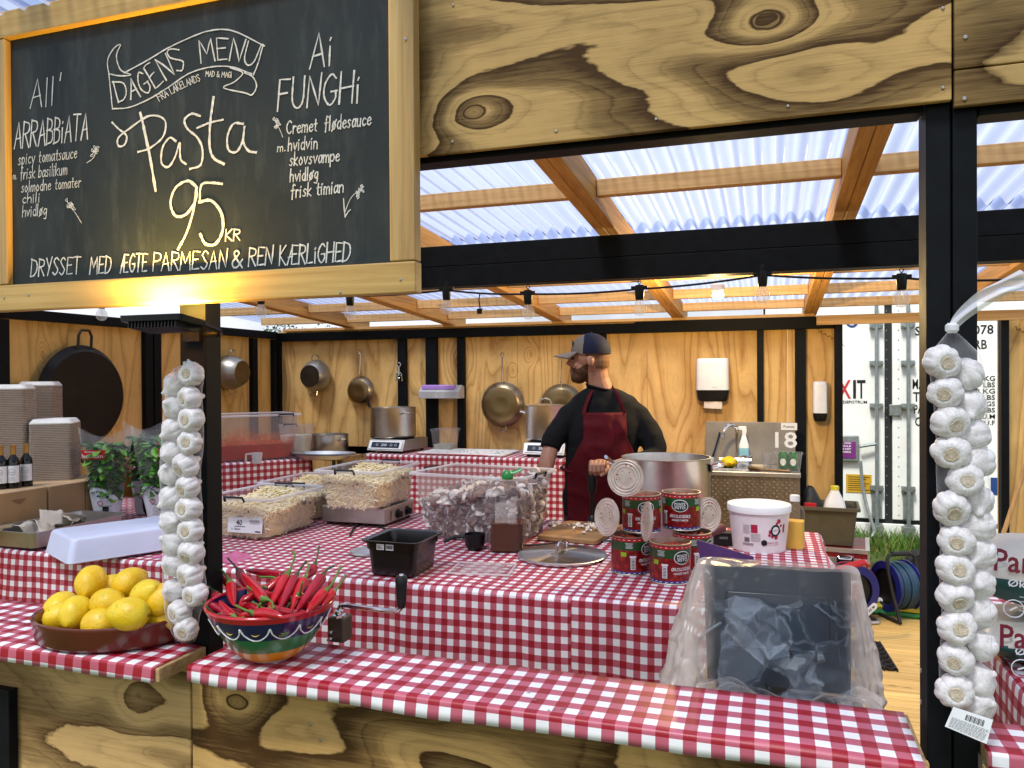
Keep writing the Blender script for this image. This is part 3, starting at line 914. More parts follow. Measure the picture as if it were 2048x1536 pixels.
# ------------------------------------------------------------------ festoon lights
fe = thing('festoon_lights', 'black cable of unlit clear bulbs strung below the dark beam', 'string lights', (-1.5, 3.2, 1.9), local=False)
YFE = 3.22
m_bulb = clear('bulb_glass', (.97,.97,.97), .74, .06, (.9,.9,.9), .1)
pts = []
bl = [(203,600),(522,590),(700,592),(893,580),(1056,588),(1279,578),(1525,550),(1803,556)]
bp3 = [atY(x, y, YFE) for x, y in bl]
pts = [atY(60, 606, YFE)] + bp3 + [atY(2047, 558, YFE), atY(2200, 560, YFE)]
cab = []
for a_, c_ in zip(pts[:-1], pts[1:]):
    for k in range(8):
        t_ = k/8; p = a_.lerp(c_, t_); p.z -= .025 * 4*t_*(1-t_) * (.6 if (c_-a_).length > .5 else .3); cab.append(p)
cab.append(pts[-1])
b = MB(); b.tube(cab, .0045, 6); q = atY(960, 585, YFE); b.tube([q, q + Vector((-.005,0,-.03)), q + Vector((.0,0,-.075))], .003, 5); b.box(q.x-.012,q.x+.012,q.y-.008,q.y+.008,q.z-.095,q.z-.072)
b.build('cable', m_black2, fe)
for p in bp3:
    b = MB(); b.lathe([(.006,.018),(.018,.016),(.020,-.004),(.017,-.042),(.014,-.046)], 14, T(p.x, p.y, p.z)); b.box(p.x-.034,p.x+.034,p.y-.008,p.y+.008,p.z-.002,p.z+.012)
    b.tube([(p.x,p.y,p.z+.018),(p.x+.008,p.y,p.z+.03),(p.x,p.y,p.z+.042),(p.x-.008,p.y,p.z+.03),(p.x,p.y,p.z+.018)], .002, 5)
    h = b.build('lamp_holder', m_black2, fe)
    b = MB(); b.lathe([(.012,-.044),(.017,-.052),(.026,-.068),(.0285,-.082),(.026,-.096),(.017,-.107),(.002,-.111)], 16, T(p.x, p.y, p.z))
    o = b.build('bulb', m_bulb, fe, smooth=180); o.parent = h
    b = MB(); b.tube([(p.x-.003,p.y,p.z-.05),(p.x-.007,p.y,p.z-.075),(p.x+.007,p.y,p.z-.078),(p.x+.003,p.y,p.z-.05)], .0012, 4)
    o = b.build('filament', m_steel, fe); o.parent = h

# lit work lamp under the rear roof
q = atY(1436, 588, 4.4)
wl = thing('work_lamp', 'small lit yellow lamp glowing under the rear roof purlins', 'lamp', q, local=False)
b = MB(); b.lathe([(.02,.0),(.036,.02),(.036,.05),(.015,.06)], 16, T(q.x,q.y,q.z)); b.build('lamp_body', m_white, wl)
b = MB(); b.ball((q.x,q.y,q.z-.008), .032, .032, .022, 14); b.build('lamp_bulb', emit('warm_bulb', (1,.75,.25), 30), wl)
ld = bpy.data.lights.new('work_light', 'POINT'); ld.energy = 44; ld.color = (1,.70,.30); ld.shadow_soft_size = .03
lo = bpy.data.objects.new('work_light', ld); COL.objects.link(lo); lo.parent = wl; lo.location = (0, 0, -.05)
# ------------------------------------------------------------------ white container behind the doorway
YC = 8.6
m_cont = M_('container_white', (.80,.85,.86), .45, 0, .4, .10, 3)
m_galv = M_('galvanised_steel', (.28,.33,.34), .45, .6, .5, .25, 20)
m_gask = M_('rubber_gasket', (.012,.016,.018), .6)
ct = thing('shipping_container', 'white shipping container with galvanised door bars seen through the doorway', 'container', (1.15, YC, -.14), local=False)
b = MB(); b.box(-.07, 2.37, YC + .06, YC + 5.5, .0, 2.45); b.box(-.07, 2.37, YC + .01, YC + 5.5, -.14, .055); b.box(-.07, 2.37, YC-.01, YC + .2, 2.32, 2.46)
b.build('container_body', m_cont, ct, smooth=0, bevel=.006)
b = MB(); b.box(-.06, 2.36, YC + .03, YC + .055, .05, 2.32); b.build('door_gasket', m_gask, ct, smooth=0)
xg = atY(1777, 800, YC).x
for (x0, x1) in ((-.04, xg - .035), (xg + .035, 2.34)):
    b = MB(); b.box(x0, x1, YC, YC + .04, .10, 2.28); b.build('container_door', m_cont, ct, smooth=0, bevel=.008)
for px in (1752, 1815):
    x = atY(px, 800, YC).x
    b = MB(); b.tube([(x, YC-.055, .0), (x, YC-.055, 2.3)], .018, 12)
    for z in (.02, .42, 1.25, 1.68, 2.06):
        b.box(x-.06, x+.06, YC-.06, YC-.002, z-.025, z+.025); 
        for s_ in (-1, 1): b.lathe([(.014,0),(.014,.012)], 8, T(x+s_*.05, YC-.06, z) @ RX(R(90)))
    b.box(x-.045, x+.045, YC-.04, YC-.002, .12, .44); b.box(x-.05, x+.05, YC-.09, YC-.01, -.07, .04)
    b.build('locking_bar', m_galv, ct)
b = MB(); q = atY(1790, 820, YC); b.box(q.x-.055, q.x+.055, YC-.03, YC-.003, q.z-.055, q.z+.055); b.build('door_catch', m_galv, ct, bevel=.003)
# rivets down the door edges
b = MB()
for px in (1773, 1797):
    x = atY(px, 800, YC).x
    for i in range(22): b.ball((x, YC-.002, .15 + i*.098), .006, .004, .006, 6)
b.build('rivets', m_galv, ct)
# handle holder with a purple notice, lever
p0 = atY(1660, 870, YC); p1 = atY(1717, 922, YC)
b = MB(); b.box(p0.x, p1.x, YC-.05, YC-.003, p1.z, p0.z); b.build('handle_box', m_galv, ct, bevel=.008)
m_purple = M_('purple_plastic', (.16,.02,.19), .45)
b = MB(); b.box(p0.x+.02, p1.x-.03, YC-.056, YC-.0505, p1.z+.03, p0.z-.06); b.build('notice_plate', m_purple, ct, bevel=.002)
b = MB(); q = Vector(((p0.x+p1.x)/2-.02, YC-.0575, (p0.z+p1.z)/2))
for k, s_ in enumerate(('LOW & HIGH', 'HANDLE', 'LOCK & KEEP', 'SEAL HERE')):
    put_text(b, s_, .16, .018, (lambda x, y, k=k: (q.x + x, q.y, q.z + .055 - k*.03 + y)))
b.build('notice_lettering', m_whitep, ct, smooth=0)
b = MB(); qa = atY(1718, 892, YC); qb = atY(1750, 887, YC); b.tube([(qa.x, YC-.07, qa.z), (qb.x, YC-.06, qb.z)], .016, 8)
q1 = atY(1721, 922, YC-.1); q2 = atY(1727, 985, YC-.12); q3 = atY(1745, 1050, YC-.2); q4 = atY(1748, 1066, YC-.22); q5 = atY(1738, 1078, YC-.25); q6 = atY(1722, 1074, YC-.28)
b.tube(crom([q1, q2, q3, q4, q5, q6], 5), .017, 10); b.build('door_lever', m_galv, ct)
p0 = atY(1692, 948, YC); p1 = atY(1743, 986, YC)
m_yel = M_('yellow_sticker', (.55,.33,.02), .5, 0, .4, .1)
b = MB(); b.box(p0.x, p1.x, YC-.006, YC-.001, p1.z, p0.z); b.build('yellow_label', m_yel, ct)
b = MB()
for k in range(7): b.box(p0.x+.02, p1.x-.02 - .03*(k % 3), YC-.0075, YC-.0065, p0.z-.03-k*.022, p0.z-.024-k*.022)
b.build('label_lettering', m_ink, ct, smooth=0)
def ctext(s, x0, x1, y0, y1, m, name='door_lettering'):
    b = MB(); a_ = atY(x0, y0, YC); c_ = atY(x1, y1, YC)
    put_text(b, s, c_.x-a_.x, a_.z-c_.z, lambda x, y: ((a_.x+c_.x)/2 + x, YC-.003, (a_.z+c_.z)/2 + y)); b.build(name, m, ct, smooth=0)
m_redlet = M_('red_lettering', (.55,.03,.04), .5)
ctext('X', 1676, 1702, 760, 797, m_redlet); ctext('I', 1706, 1712, 760, 797, m_ink); ctext('T', 1714, 1731, 760, 797, m_ink)
ctext('DEPOTRUM', 1686, 1734, 801, 807, m_ink)
for s_, x0, x1, y0, y1 in (('MAX. WT.', 1825, 1900, 758, 778), ('TARE', 1826, 1880, 784, 803), ('PAYLOAD', 1828, 1900, 809, 828), ('CU. CAP.', 1830, 1900, 834, 853)):
    ctext(s_, x0, x1, y0, y1, m_ink)
for k, s_ in enumerate(('34.000 KG','74.957 LBS','4.600 KG','10.141 LBS','29.400 KGS','64.816 LBS','67.5 CU.M','2.384 CU.F')):
    ctext(s_, 1918, 1990, 752 + k*12.6, 762 + k*12.6, m_ink)
ctext('SUDU 519078', 1830, 1987, 653, 668, m_ink); ctext('45RB', 1924, 1974, 680, 698, m_ink)
m_blue = M_('blue_print', (.012,.05,.22), .5)
b = MB(); q = atY(1704, 644, YC); b.lathe([(.058,0),(.058,.002)], 28, frame((q.x, YC-.001, q.z), (1,0,0), (0,0,1))); b.build('round_sticker', m_blue, ct)
b = MB()
for i in range(9):
    a = i*.7; b.ball((q.x + .028*math.cos(a), YC-.004, q.z + .028*math.sin(a)), .012, .001, .009, 6)
b.build('sticker_print', m_whitep, ct)
p0 = atY(1981, 955, YC); p1 = atY(1994, 990, YC); b = MB(); b.box(p0.x, p1.x + .1, YC-.004, YC-.001, p1.z, p0.z); b.build('blue_label', m_blue, ct)

# tree far behind the stall
def tree(name, label, p, h, rad, seed):
    rnd = random.Random(seed)
    t = thing(name, label, 'tree', p)
    b = MB(); b.tube([(0,0,-.1),(.05,0,h*.3),(-.03,.05,h*.62),(0,0,h*.85)], [.16,.13,.08,.03], 8)
    for i in range(9):
        a = rnd.uniform(0, 2*PI); z = rnd.uniform(.35, .7)*h
        b.tube([(0,0,z),(math.cos(a)*rad*.4,math.sin(a)*rad*.4,z+h*.12),(math.cos(a)*rad*.75,math.sin(a)*rad*.75,z+h*.2)], [.05,.03,.01], 5)
    b.build('trunk', M_('bark', (.09,.065,.045), .9), t)
    b = MB()
    cl = [(rnd.gauss(0,.42)*rad, rnd.gauss(0,.42)*rad, h*rnd.uniform(.4,.92), rad*rnd.uniform(.22,.42)) for _ in range(22)]
    for (cx, cy, cz, r) in cl:
        for i in range(190):
            v = Vector((rnd.gauss(0,1), rnd.gauss(0,1), rnd.gauss(0,1))).normalized() * r * rnd.uniform(.55, 1.05)
            c = Vector((cx, cy, cz)) + v; s_ = rnd.uniform(.03,.075)
            u = Vector((rnd.gauss(0,1), rnd.gauss(0,1), rnd.gauss(0,1))).normalized(); w_ = u.orthogonal().normalized()
            b.add([c-u*s_, c+w_*s_*.5, c+u*s_, c-w_*s_*.5], [(0,1,2,3)], None, 0 if rnd.random() < .6 else 1)
    b.build('crown', [M_('leaf_dark', (.035,.075,.02), .6), M_('leaf_light', (.07,.125,.03), .6)], t, smooth=0)
pt = atD(592, 661, 24); tree('leafy_tree', 'green treetop showing over the back wall under the roof edge', (pt.x, pt.y, -.14), pt.z + .22, 1.6, 4)
pt = atD(640, 672, 30); tree('leafy_tree', 'low dark tree almost hidden behind the back wall beside the taller treetop', (pt.x, pt.y, -.14), pt.z + .25, 1.5, 6)

# ------------------------------------------------------------------ gingham cloths
def cloth(name, label, x0, x1, yF, yB, z, hang, M=None, mat=None, rnd=0, wr=.003, fold=.010, group=None, sides=(), u0=0.0, side_hang=None, res=.025, rad=.012):
    """a cloth over a table: its top, a soft front edge, the hanging front and hanging sides"""
    mat = mat or m_gingT
    b = MB()
    prof = []; s_ = 0
    ny = max(3, int((yB - yF) / res)); top = yB - yF - rad
    for i in range(ny + 1): prof.append((yB - top*i/ny, z, top*i/ny, 0))
    s_ = top
    for k in range(1, 5):
        a = PI/2*k/4; prof.append((yF + rad - rad*math.sin(a), z - rad + rad*math.cos(a), s_ + rad*a, k/4*.05))
    s_ += rad*PI/2
    nh = max(2, int((hang - rad) / res)); hh = hang - rad
    for i in range(1, nh + 1): prof.append((yF, z - rad - hh*i/nh, s_ + hh*i/nh, .05 + i/nh))
    nx = max(4, int((x1 - x0) / res))
    v = []; uv = []
    for (y, zz, s1, dr) in prof:
        for i in range(nx + 1):
            x = x0 + (x1 - x0)*i/nx
            n1 = noise.noise((x*3.1 + rnd, s1*3.1, rnd*1.7)); n2 = noise.noise((x*9 + rnd, s1*7, rnd))
            if dr == 0: yy, z2 = y, zz + wr*(max(0, n1)*1.6 + .5*max(0, n2))
            else:
                k = min(1, dr*1.2)
                z2h = .004*noise.noise((x*7 + rnd, 1.5, rnd))*(dr > .6)
                yy = y - k*fold*(abs(noise.noise((x*5 + rnd, zz*.7, 3.3)))*1.6 + .4*n2 + .1); z2 = zz + z2h
            v.append((x, yy, z2)); uv.append((x + u0 + .004*n1, s1))
    W = nx + 1
    f = [(j*W+i, (j+1)*W+i, (j+1)*W+i+1, j*W+i+1) for j in range(len(prof)-1) for i in range(nx)]
    b.add(v, f, M, 0, uv)
    sh = side_hang or hang
    for sd in sides:
        xx = x1 if sd > 0 else x0
        ns = max(3, int((yB-yF)/res)); nh = max(3, int(sh/res))
        v = []; uv = []
        for j in range(nh + 5):
            for i in range(ns + 1):
                y = yF + (yB-yF)*i/ns
                if j < 5: a = PI/2*j/4; ox, oz, s1 = rad*math.sin(a), -rad + rad*math.cos(a), rad*a
                else: ox, oz, s1 = rad, -rad - (sh-rad)*(j-4)/nh, rad*PI/2 + (sh-rad)*(j-4)/nh
                k = min(1, max(0, -oz/.05))
                n1 = noise.noise((y*5 + rnd, oz*.8, 7.7)); 
                v.append((xx + sd*(ox - rad*.2 + k*fold*abs(n1)*1.8), y, z + oz)); uv.append((s1 + .013, y))
        W = ns + 1
        f = [(j*W+i, j*W+i+1, (j+1)*W+i+1, (j+1)*W+i) if sd > 0 else (j*W+i, (j+1)*W+i, (j+1)*W+i+1, j*W+i+1) for j in range(nh+4) for i in range(ns)]
        b.add(v, f, M, 0, uv)
    o = b.build(name, mat, None, smooth=180)
    o.modifiers.new('thick', 'SOLIDIFY').thickness = .0012
    return tag(o, label, 'tablecloth', group)

def table(name, label, x0, x1, y0, y1, z, M=None):
    t = thing(name, label, 'table', (0,0,0), local=False)
    b = MB(); b.box(x0, x1, y0, y1, z - .028, z, M); b.build('tabletop', m_ply_edge, t, smooth=0)
    for (x, y) in ((x0+.06, y0+.08), (x1-.06, y0+.08), (x0+.06, y1-.06), (x1-.06, y1-.06)):
        b = MB(); b.tube([(x, y, 0), (x, y, z - .029)], .016, 8, M); b.build('leg', m_galv, t)
    return t
ZP = .778; ZF = .9385; ZB = .956
GC = 'red and white gingham cloths on the stall'
cloth('tablecloth', 'glossy gingham cloth on the front counter under the chilli bowl', -1.188, .229, 1.345, 1.553, ZF, .034, None, m_gingF, 1, .0022, .0045, GC, u0=.0, res=.02, rad=.007)
cloth('tablecloth', 'gingham cloth under the lemon dish on the left counter', -2.69, -1.246, 1.315, 1.462, ZF - .0003, .034, None, m_gingF, 2, .0018, .0045, GC, res=.02, rad=.007, u0=.01)
o = cloth('tablecloth', 'gingham cloth strip against the prep table behind the lemon dish', -2.69, -1.322, 1.4625, 1.60, ZF - .0003, .004, None, m_gingF, 2, .001, .0003, GC, res=.02, rad=.002, u0=.01)
cloth('tablecloth', 'gingham cloth on the far right counter beside the right garlic string', .335, 1.6, 1.428, 1.553, ZF, .034, None, m_gingF, 3, .0018, .004, GC, res=.02, rad=.007, u0=.02)
table('prep_table', 'long work table hidden beneath the gingham cloths in the middle of the stall', -4.05, .205, 2.65, 4.03, ZP - .004)
cloth('tablecloth', 'wide gingham cloth under the pasta bins and the black tray', -4.06, -.615, 2.62, 4.05, ZP, .62, None, m_gingT, 4, .006, .034, GC)
cloth('tablecloth', 'gingham cloth under the tomato cans and the white bucket', -.66, .222, 2.612, 4.05, ZP + .0055, .62, None, m_gingT, 5, .004, .034, GC, sides=(1,), u0=.009)
table('back_counter', 'back counter along the rear wall under the two induction hobs', -3.72, -.56, 5.50, 6.12, ZB - .004)
cloth('tablecloth', 'gingham cloth hanging from the back counter under the hobs', -3.05, -.55, 5.46, 6.12, ZB, .82, None, gingham('gingham_red_cloth', .6), 6, .002, .010, GC)
Ac, Bc = Vector((-4.05, 4.10)), Vector((-3.30, 5.06))
dc = (Bc - Ac).normalized()
MC = Matrix(((dc.x, -dc.y, 0, Ac.x), (dc.y, dc.x, 0, Ac.y), (0,0,1,0), (0,0,0,1)))
Lc = (Bc - Ac).length
table('corner_table', 'corner table turned at an angle under the tomato sauce bin', .02, Lc - .02, .03, .50, ZB - .004, MC)
cloth('tablecloth', 'gingham cloth on the corner table under the tomato sauce bin', 0, Lc, 0, .52, ZB, .60, MC, gingham('gingham_red_cloth'), 7, .002, .012, GC, sides=(1,))
table('flour_table', 'side table carrying the green and white sacks on the right', .52, 1.28, 1.78, 2.62, .90)
cloth('tablecloth', 'gingham cloth hanging below the green and white sacks on the right', .50, 1.30, 1.76, 2.64, .905, .45, None, m_gingT, 8, .002, .01, GC, sides=(-1,), side_hang=.175)

# ------------------------------------------------------------------ things on the walls
WY = 6.145
def wallM(px, py, Y=WY): p = atY(px, py, Y); return frame(p, (1,0,0), (0,0,1)), p
def loop(b, M, r0, w_, l_, z, rr=.005, ang=0):
    A = M @ RZ(ang)
    b.tube([(-w_, r0, z), (-w_, r0+l_*.7, z+.006), (-w_*.6, r0+l_, z+.008), (w_*.6, r0+l_, z+.008), (w_, r0+l_*.7, z+.006), (w_, r0, z)], rr, 6, A)
def hung_pot(name, label, M, p, Rr, Rb, h, mb, mc, ang=0):
    t = thing(name, label, 'pot', p, local=False)
    b = MB(); b.lathe([(Rr*1.02,.0),(Rr*1.03,.006),(Rr,.012),(Rr*.99,h*.3),(Rb*1.12,h*.86),(Rb*1.03,h*.97),(Rb,h)], 40, M, cap1=False); b.build('pot_body', mb, t, smooth=50)
    b = MB(); b.lathe([(Rb,h),(Rb*.98,h+.004),(0.001,h+.004)], 40, M, cap0=False, cap1=False); b.lathe([(.008,h+.0045),(.008,h+.006),(.0005,h+.006)], 10, M); b.build('pot_base', mc, t, smooth=50)
    for k in (0, PI):
        b = MB(); loop(b, M, Rr*.95, .035, .05, .03, .0055, ang+k); b.build('handle', m_chrome, t)
m_scorch = M_('scorched_steel', (.045,.032,.022), .4, .6, .5, .3)
m_pan_a = M_('tarnished_base', (.22,.15,.07), .35, .8, .5, .25)
m_alu = M_('dull_aluminium', (.40,.37,.32), .38, .85, .5, .2, 10)
M, p = wallM(633, 752); hung_pot('cooking_pot', 'steel pot with scorched base hanging on the back wall beside the small frying pan', M, p, .145, .10, .11, m_alu, m_scorch, R(-4))
p = atX(459, 745, XL + .05); M = frame(p, (0,1,0), (0,0,1)); hung_pot('cooking_pot', 'pale steel pot with brown base hanging on the left wall behind the post', M, p, .145, .10, .13, m_alu, m_pan_a)
def hung_pan(name, label, px, py, Rr, hl, mb, mc, low=False):
    M, p = wallM(px, py)
    t = thing(name, label, 'frying pan', p, local=False)
    b = MB(); b.lathe([(Rr*1.02,0),(Rr*1.03,.005),(Rr,.010),(Rr*.93,.030),(Rr*.82,.046),(Rr*.79,.05)], 44, M, cap1=False); b.build('pan_body', mb, t, smooth=60)
    b = MB(); b.lathe([(Rr*.79,.05),(Rr*.77,.053),(Rr*.3,.053),(Rr*.28,.0525),(.001,.0525)], 44, M, cap0=False, cap1=False); b.build('pan_base', mc, t, smooth=60)
    b = MB(); b.tube([(0,Rr*.88,.025),(0,Rr+.02,.03),(0,Rr+.05,.022),(0,Rr+hl*.6,.012),(0,Rr+hl-.03,.008)], [(.013,.005),(.010,.005),(.008,.0045),(.010,.005),(.013,.005)], 8, M)
    b.tube([(0,Rr+hl-.035,.008),(.013,Rr+hl-.02,.008),(.010,Rr+hl,.008),(-.010,Rr+hl,.008),(-.013,Rr+hl-.02,.008),(0,Rr+hl-.035,.008)], .005, 6, M); b.build('handle', m_chrome, t)
    if low:
        b = MB(); loop(b, M, Rr*.96, .032, .045, .02, .006, PI); b.build('helper_handle', m_worn, t)
m_pan = M_('tarnished_pan_steel', (.33,.255,.155), .28, .9, .5, .35, 9)
m_panb = M_('tarnished_pan_base', (.25,.17,.07), .32, .85, .5, .3, 7)
hung_pan('frying_pan', 'small dark frying pan hanging beside the scorched pot', 722, 782, .132, .235, m_worn, m_panb)
hung_pan('frying_pan', 'large brassy frying pan hanging left of the cook', 1006, 809, .188, .245, m_pan, m_panb, True)
hung_pan('frying_pan', 'large frying pan hanging half hidden behind the cook', 1124, 812, .178, .245, m_pan, m_panb, True)
# big black paella pan on the left wall
p = atX(163, 792, XL + .052); M = frame(p, (0,1,0), (0,0,1))
t = thing('paella_pan', 'huge black paella pan hanging on the left wall behind the takeaway boxes', 'pan', p, local=False)
b = MB(); b.lathe([(.335,0),(.338,.006),(.33,.012),(.305,.048),(.295,.054)], 56, M, cap1=False); b.lathe([(.295,.054),(.001,.056)], 56, M, cap0=False, cap1=False); b.build('pan_body', m_darkpan, t, smooth=60)
for k in (0, PI):
    b = MB(); loop(b, M, .31, .052, .125, .03, .009, k); b.build('handle', m_scorch, t)
# bottle openers on a hook
q = atY(799, 745, 6.14)
t = thing('bottle_opener', 'shiny waiter corkscrew hanging on a black stud', 'corkscrew', q, local=False)
b = MB(); M = frame(q, (1,0,0), (0,0,1))
b.tube([(0,.09,.01),(.018,.075,.01),(.010,.055,.01),(0,.05,.01),(-.010,.055,.01),(-.018,.075,.01),(0,.09,.01)], .005, 6, M); b.tube([(0,.05,.01),(0,-.02,.01)], .007, 6, M)
b.tube([(-.03,-.075,.01),(-.024,-.01,.01),(0,.01,.012),(.024,-.01,.01),(.03,-.075,.01)], .006, 6, M); b.tube(crom([(.006*math.cos(i*1.6),-.02-.007*i,.01+.006*math.sin(i*1.6)) for i in range(9)], 3), .003, 5, M)
b.build('corkscrew_body', m_chrome, t)
# wall tray / film dispenser
p0 = atY(839, 775, 6.05); p1 = atY(920, 797, 6.05)
t = thing('film_dispenser', 'grey cling film dispenser with a purple strip fixed between the studs', 'dispenser', ((p0.x+p1.x)/2, 6.05, p1.z), local=False)
b = MB(); b.ext([(6.03,p1.z),(6.15,p1.z),(6.15,p0.z+.01),(6.10,p0.z+.02),(6.03,p0.z-.035)], p0.x, p1.x, Matrix(((0,1,0,0),(1,0,0,0),(0,0,1,0),(0,0,0,1)))); b.build('dispenser_body', M_('light_grey_plastic', (.42,.42,.43), .45), t, fix=True, bevel=.003)
b = MB(); b.box(p0.x+.02, p1.x-.05, 6.045, 6.085, p0.z-.022, p0.z+.022); b.build('film_roll', M_('lilac_film', (.42,.24,.66), .35), t, bevel=.01)
# paper towel dispenser
p0 = atY(1392, 717, 6.09); p1 = atY(1458, 803, 6.09); hx = (p1.x-p0.x)/2; cx = (p0.x+p1.x)/2; hz = p0.z-p1.z
t = thing('towel_dispenser', 'white and black paper towel dispenser on the back wall', 'towel dispenser', (cx, 6.198, p1.z), local=False)
b = MB(); MT = frame((cx, 6.198, p1.z), (1,0,0), (0,-1,0))
def rrz(b, secs, mi=0): b.rr(secs, 4, T(cx, 6.135, p1.z), mi)
rrz(b, [(hz*.265,hx,.062,.03),(hz*.9,hx*.98,.062,.03),(hz*.97,hx*.96,.056,.03),(hz,hx*.90,.045,.03)]); b.build('dispenser_cover', m_white, t)
b = MB(); rrz(b, [(0,hx*.82,.04,.03),(hz*.05,hx*.92,.052,.03),(hz*.262,hx*1.0,.0615,.03)]); b.build('dispenser_base', m_black2, t)
b = MB(); b.grid(lambda u, v: (cx - hx*.52 + hx*1.1*u, 6.10 - .015*v + .004*math.sin(u*7), p1.z + .004 - .055*v - .006*u*v), 10, 4); b.build('paper_towel', M_('soft_paper', (.66,.55,.44), .9), t)
b = MB(); put_text(b, 'katrin', .035, .007, lambda x, y: (cx + .02 + x, 6.0725, p1.z + hz*.33 + y)); b.build('dispenser_lettering', M_('grey_print', (.25,.25,.25), .6), t, smooth=0)
# soap dispenser
p0 = atY(1626, 763, 6.09); p1 = atY(1655, 843, 6.09); hx = (p1.x-p0.x)/2; cx = (p0.x+p1.x)/2; hz = p0.z-p1.z
t = thing('soap_dispenser', 'narrow white and black soap dispenser on the panel by the doorway', 'soap dispenser', (cx, 6.198, p1.z), local=False)
b = MB(); b.rr([(hz*.205,hx,.055,.022),(hz*.9,hx*.98,.055,.022),(hz*.97,hx*.93,.05,.022),(hz,hx*.82,.04,.022)], 4, T(cx,6.142,p1.z)); b.build('dispenser_cover', m_white, t)
b = MB(); b.rr([(0,hx*.75,.036,.02),(hz*.06,hx*.88,.046,.022),(hz*.202,hx*.985,.0545,.022)], 4, T(cx,6.142,p1.z)); b.build('dispenser_base', m_black2, t)

# ------------------------------------------------------------------ sink unit
q0 = atY(1400, 940, 5.46); q1 = atY(1602, 940, 5.46)
sx0, sx1, sz = q0.x, q1.x, q0.z
sk = thing('sink_unit', 'steel hand wash sink with a tread plate front and the number 18', 'sink', ((sx0+sx1)/2, 5.46, 0), local=False)
m_sinks = steel('scuffed_sink_steel', (.47,.455,.43), .42, (1, 30, 1))
m_splash = M_('grey_splashback', (.33,.31,.28), .45, .6, .5, .2, 6)
b = MB(); b.box(sx0, sx1, 5.46, 6.0, sz-.035, sz-.002)
b.build('sink_top', m_sinks, sk, smooth=0, bevel=.006)
b = MB(); b.rr([(sz-.001,.21,.16,.05),(sz+.006,.215,.165,.05),(sz+.006,.20,.15,.05),(sz-.0005,.19,.14,.05)], 5, T((sx0+sx1)/2-.08,5.72,0), cap0=False); b.build('basin_rim', m_chrome, sk)
zt = atY(1497, 844, 5.95).z
b = MB(); b.box(sx0+.003, sx1-.02, 5.95, 5.97, sz, zt); b.build('splashback', m_splash, sk, smooth=0, bevel=.002)
m_tread = steel('tread_plate', (.34,.29,.215), .40, (1,1,1))
b = MB(); b.box(sx0+.005, sx1-.005, 5.485, 5.95, .06, sz-.036)
n = 0
z = .10; rown = 0
while z < sz - .05:
    x = sx0 + .02 + (.020 if rown % 2 else 0)
    k = rown
    while x < sx1 - .015:
        A = T(x, 5.484, z) @ RY(R(45 if k % 2 else -45))
        b.add([(-.019,0,0),(0,-.005,-.0045),(.019,0,0),(0,-.005,.0045),(0,0,-.006),(0,0,.006)], [(0,1,3),(1,2,3),(0,4,1),(4,2,1),(0,3,5),(3,2,5)], A)
        x += .040; k += 1
    z += .020; rown += 1
b.build('tread_plate_front', m_tread, sk, smooth=0)
b = MB(); q = atY(1572, 880, 5.949)
put_text(b, '18', .150, .118, lambda x, y: (q.x + x, 5.948, q.z + y)); b.build('number', m_whitep, sk, smooth=0)
b = MB(); q = atY(1578, 853, 5.949); b.box(q.x-.055, q.x+.055, 5.944, 5.949, q.z-.026, q.z+.026); b.build('name_plate', m_whitep, sk)
b = MB(); put_text(b, 'Fustes', .075, .018, lambda x, y: (q.x + x, 5.943, q.z + y)); b.build('plate_lettering', M_('grey_print'if 0 else 'grey_ink', (.12,.13,.12), .6), sk, smooth=0)
q = atY(1474, 908, 5.75)
b = MB(); b.lathe([(.022,0),(.02,.02),(.014,.03)], 14, T(q.x, 5.78, sz)); b.tube(crom([(q.x,5.78,sz+.02),(q.x,5.78,sz+.24),(q.x-.01,5.75,sz+.285),(q.x-.045,5.70,sz+.30),(q.x-.08,5.66,sz+.27),(q.x-.095,5.645,sz+.20)], 5), .012, 10)
b.tube([(q.x,5.78,sz+.06),(q.x+.05,5.72,sz+.075),(q.x+.10,5.68,sz+.075)], .010, 8); b.tube([(q.x-.12,5.70,sz+.055),(q.x+.10,5.70,sz+.055)], .013, 8)
b.build('tap', m_chrome, sk)
# on the sink
def onsink(px, y=5.72): return atY(px, 900, y).x
x = onsink(1488, 5.80); t = thing('spray_bottle', 'white cleaner bottle with a blue label standing behind the tap', 'bottle', (x, 5.80, sz))
b = MB(); b.rr([(0,.034,.025,.012),(.15,.034,.025,.012),(.19,.022,.018,.01),(.22,.014,.014,.008)], 4); b.build('bottle_body', m_white, t)
b = MB(); b.ext([(-.012,.22),(.014,.22),(.02,.25),(.016,.285),(-.035,.285),(-.045,.262),(-.012,.255)], -.012, .012); b.build('spray_head', m_white, t, fix=True, bevel=.003)
b = MB(); b.rr([(.03,.0345,.0255,.012),(.13,.0345,.0255,.012)], 4, cap0=False, cap1=False); b.build('label_and_reflection', M_('pale_blue_label', (.25,.55,.68), .5), t)
x = onsink(1430, 5.82); t = thing('dish_brush', 'black dish brush leaning against the splashback', 'brush', (x, 5.82, sz))
b = MB(); b.tube([(-.02,0,.05),(.0,.03,.12),(.03,.08,.23)], [(.012,.006),(.008,.005),(.011,.006)], 8); b.build('brush_handle', m_black2, t)
b = MB(); b.lathe([(.020,0),(.024,.025),(.020,.045)], 12, T(-.025,0,.01)); b.build('brush_head', M_('pale_bristles', (.6,.62,.62), .8), t)
x = onsink(1421, 5.6); t = thing('sponge', 'yellow sponge lying at the left end of the sink', 'sponge', (x, 5.60, sz)); b = MB(); b.rr([(0,.042,.03,.01),(.03,.042,.03,.01)], 3); b.build('sponge_body', M_('yellow_foam', (.75,.55,.02), .9, bump=.6), t, bevel=.004)
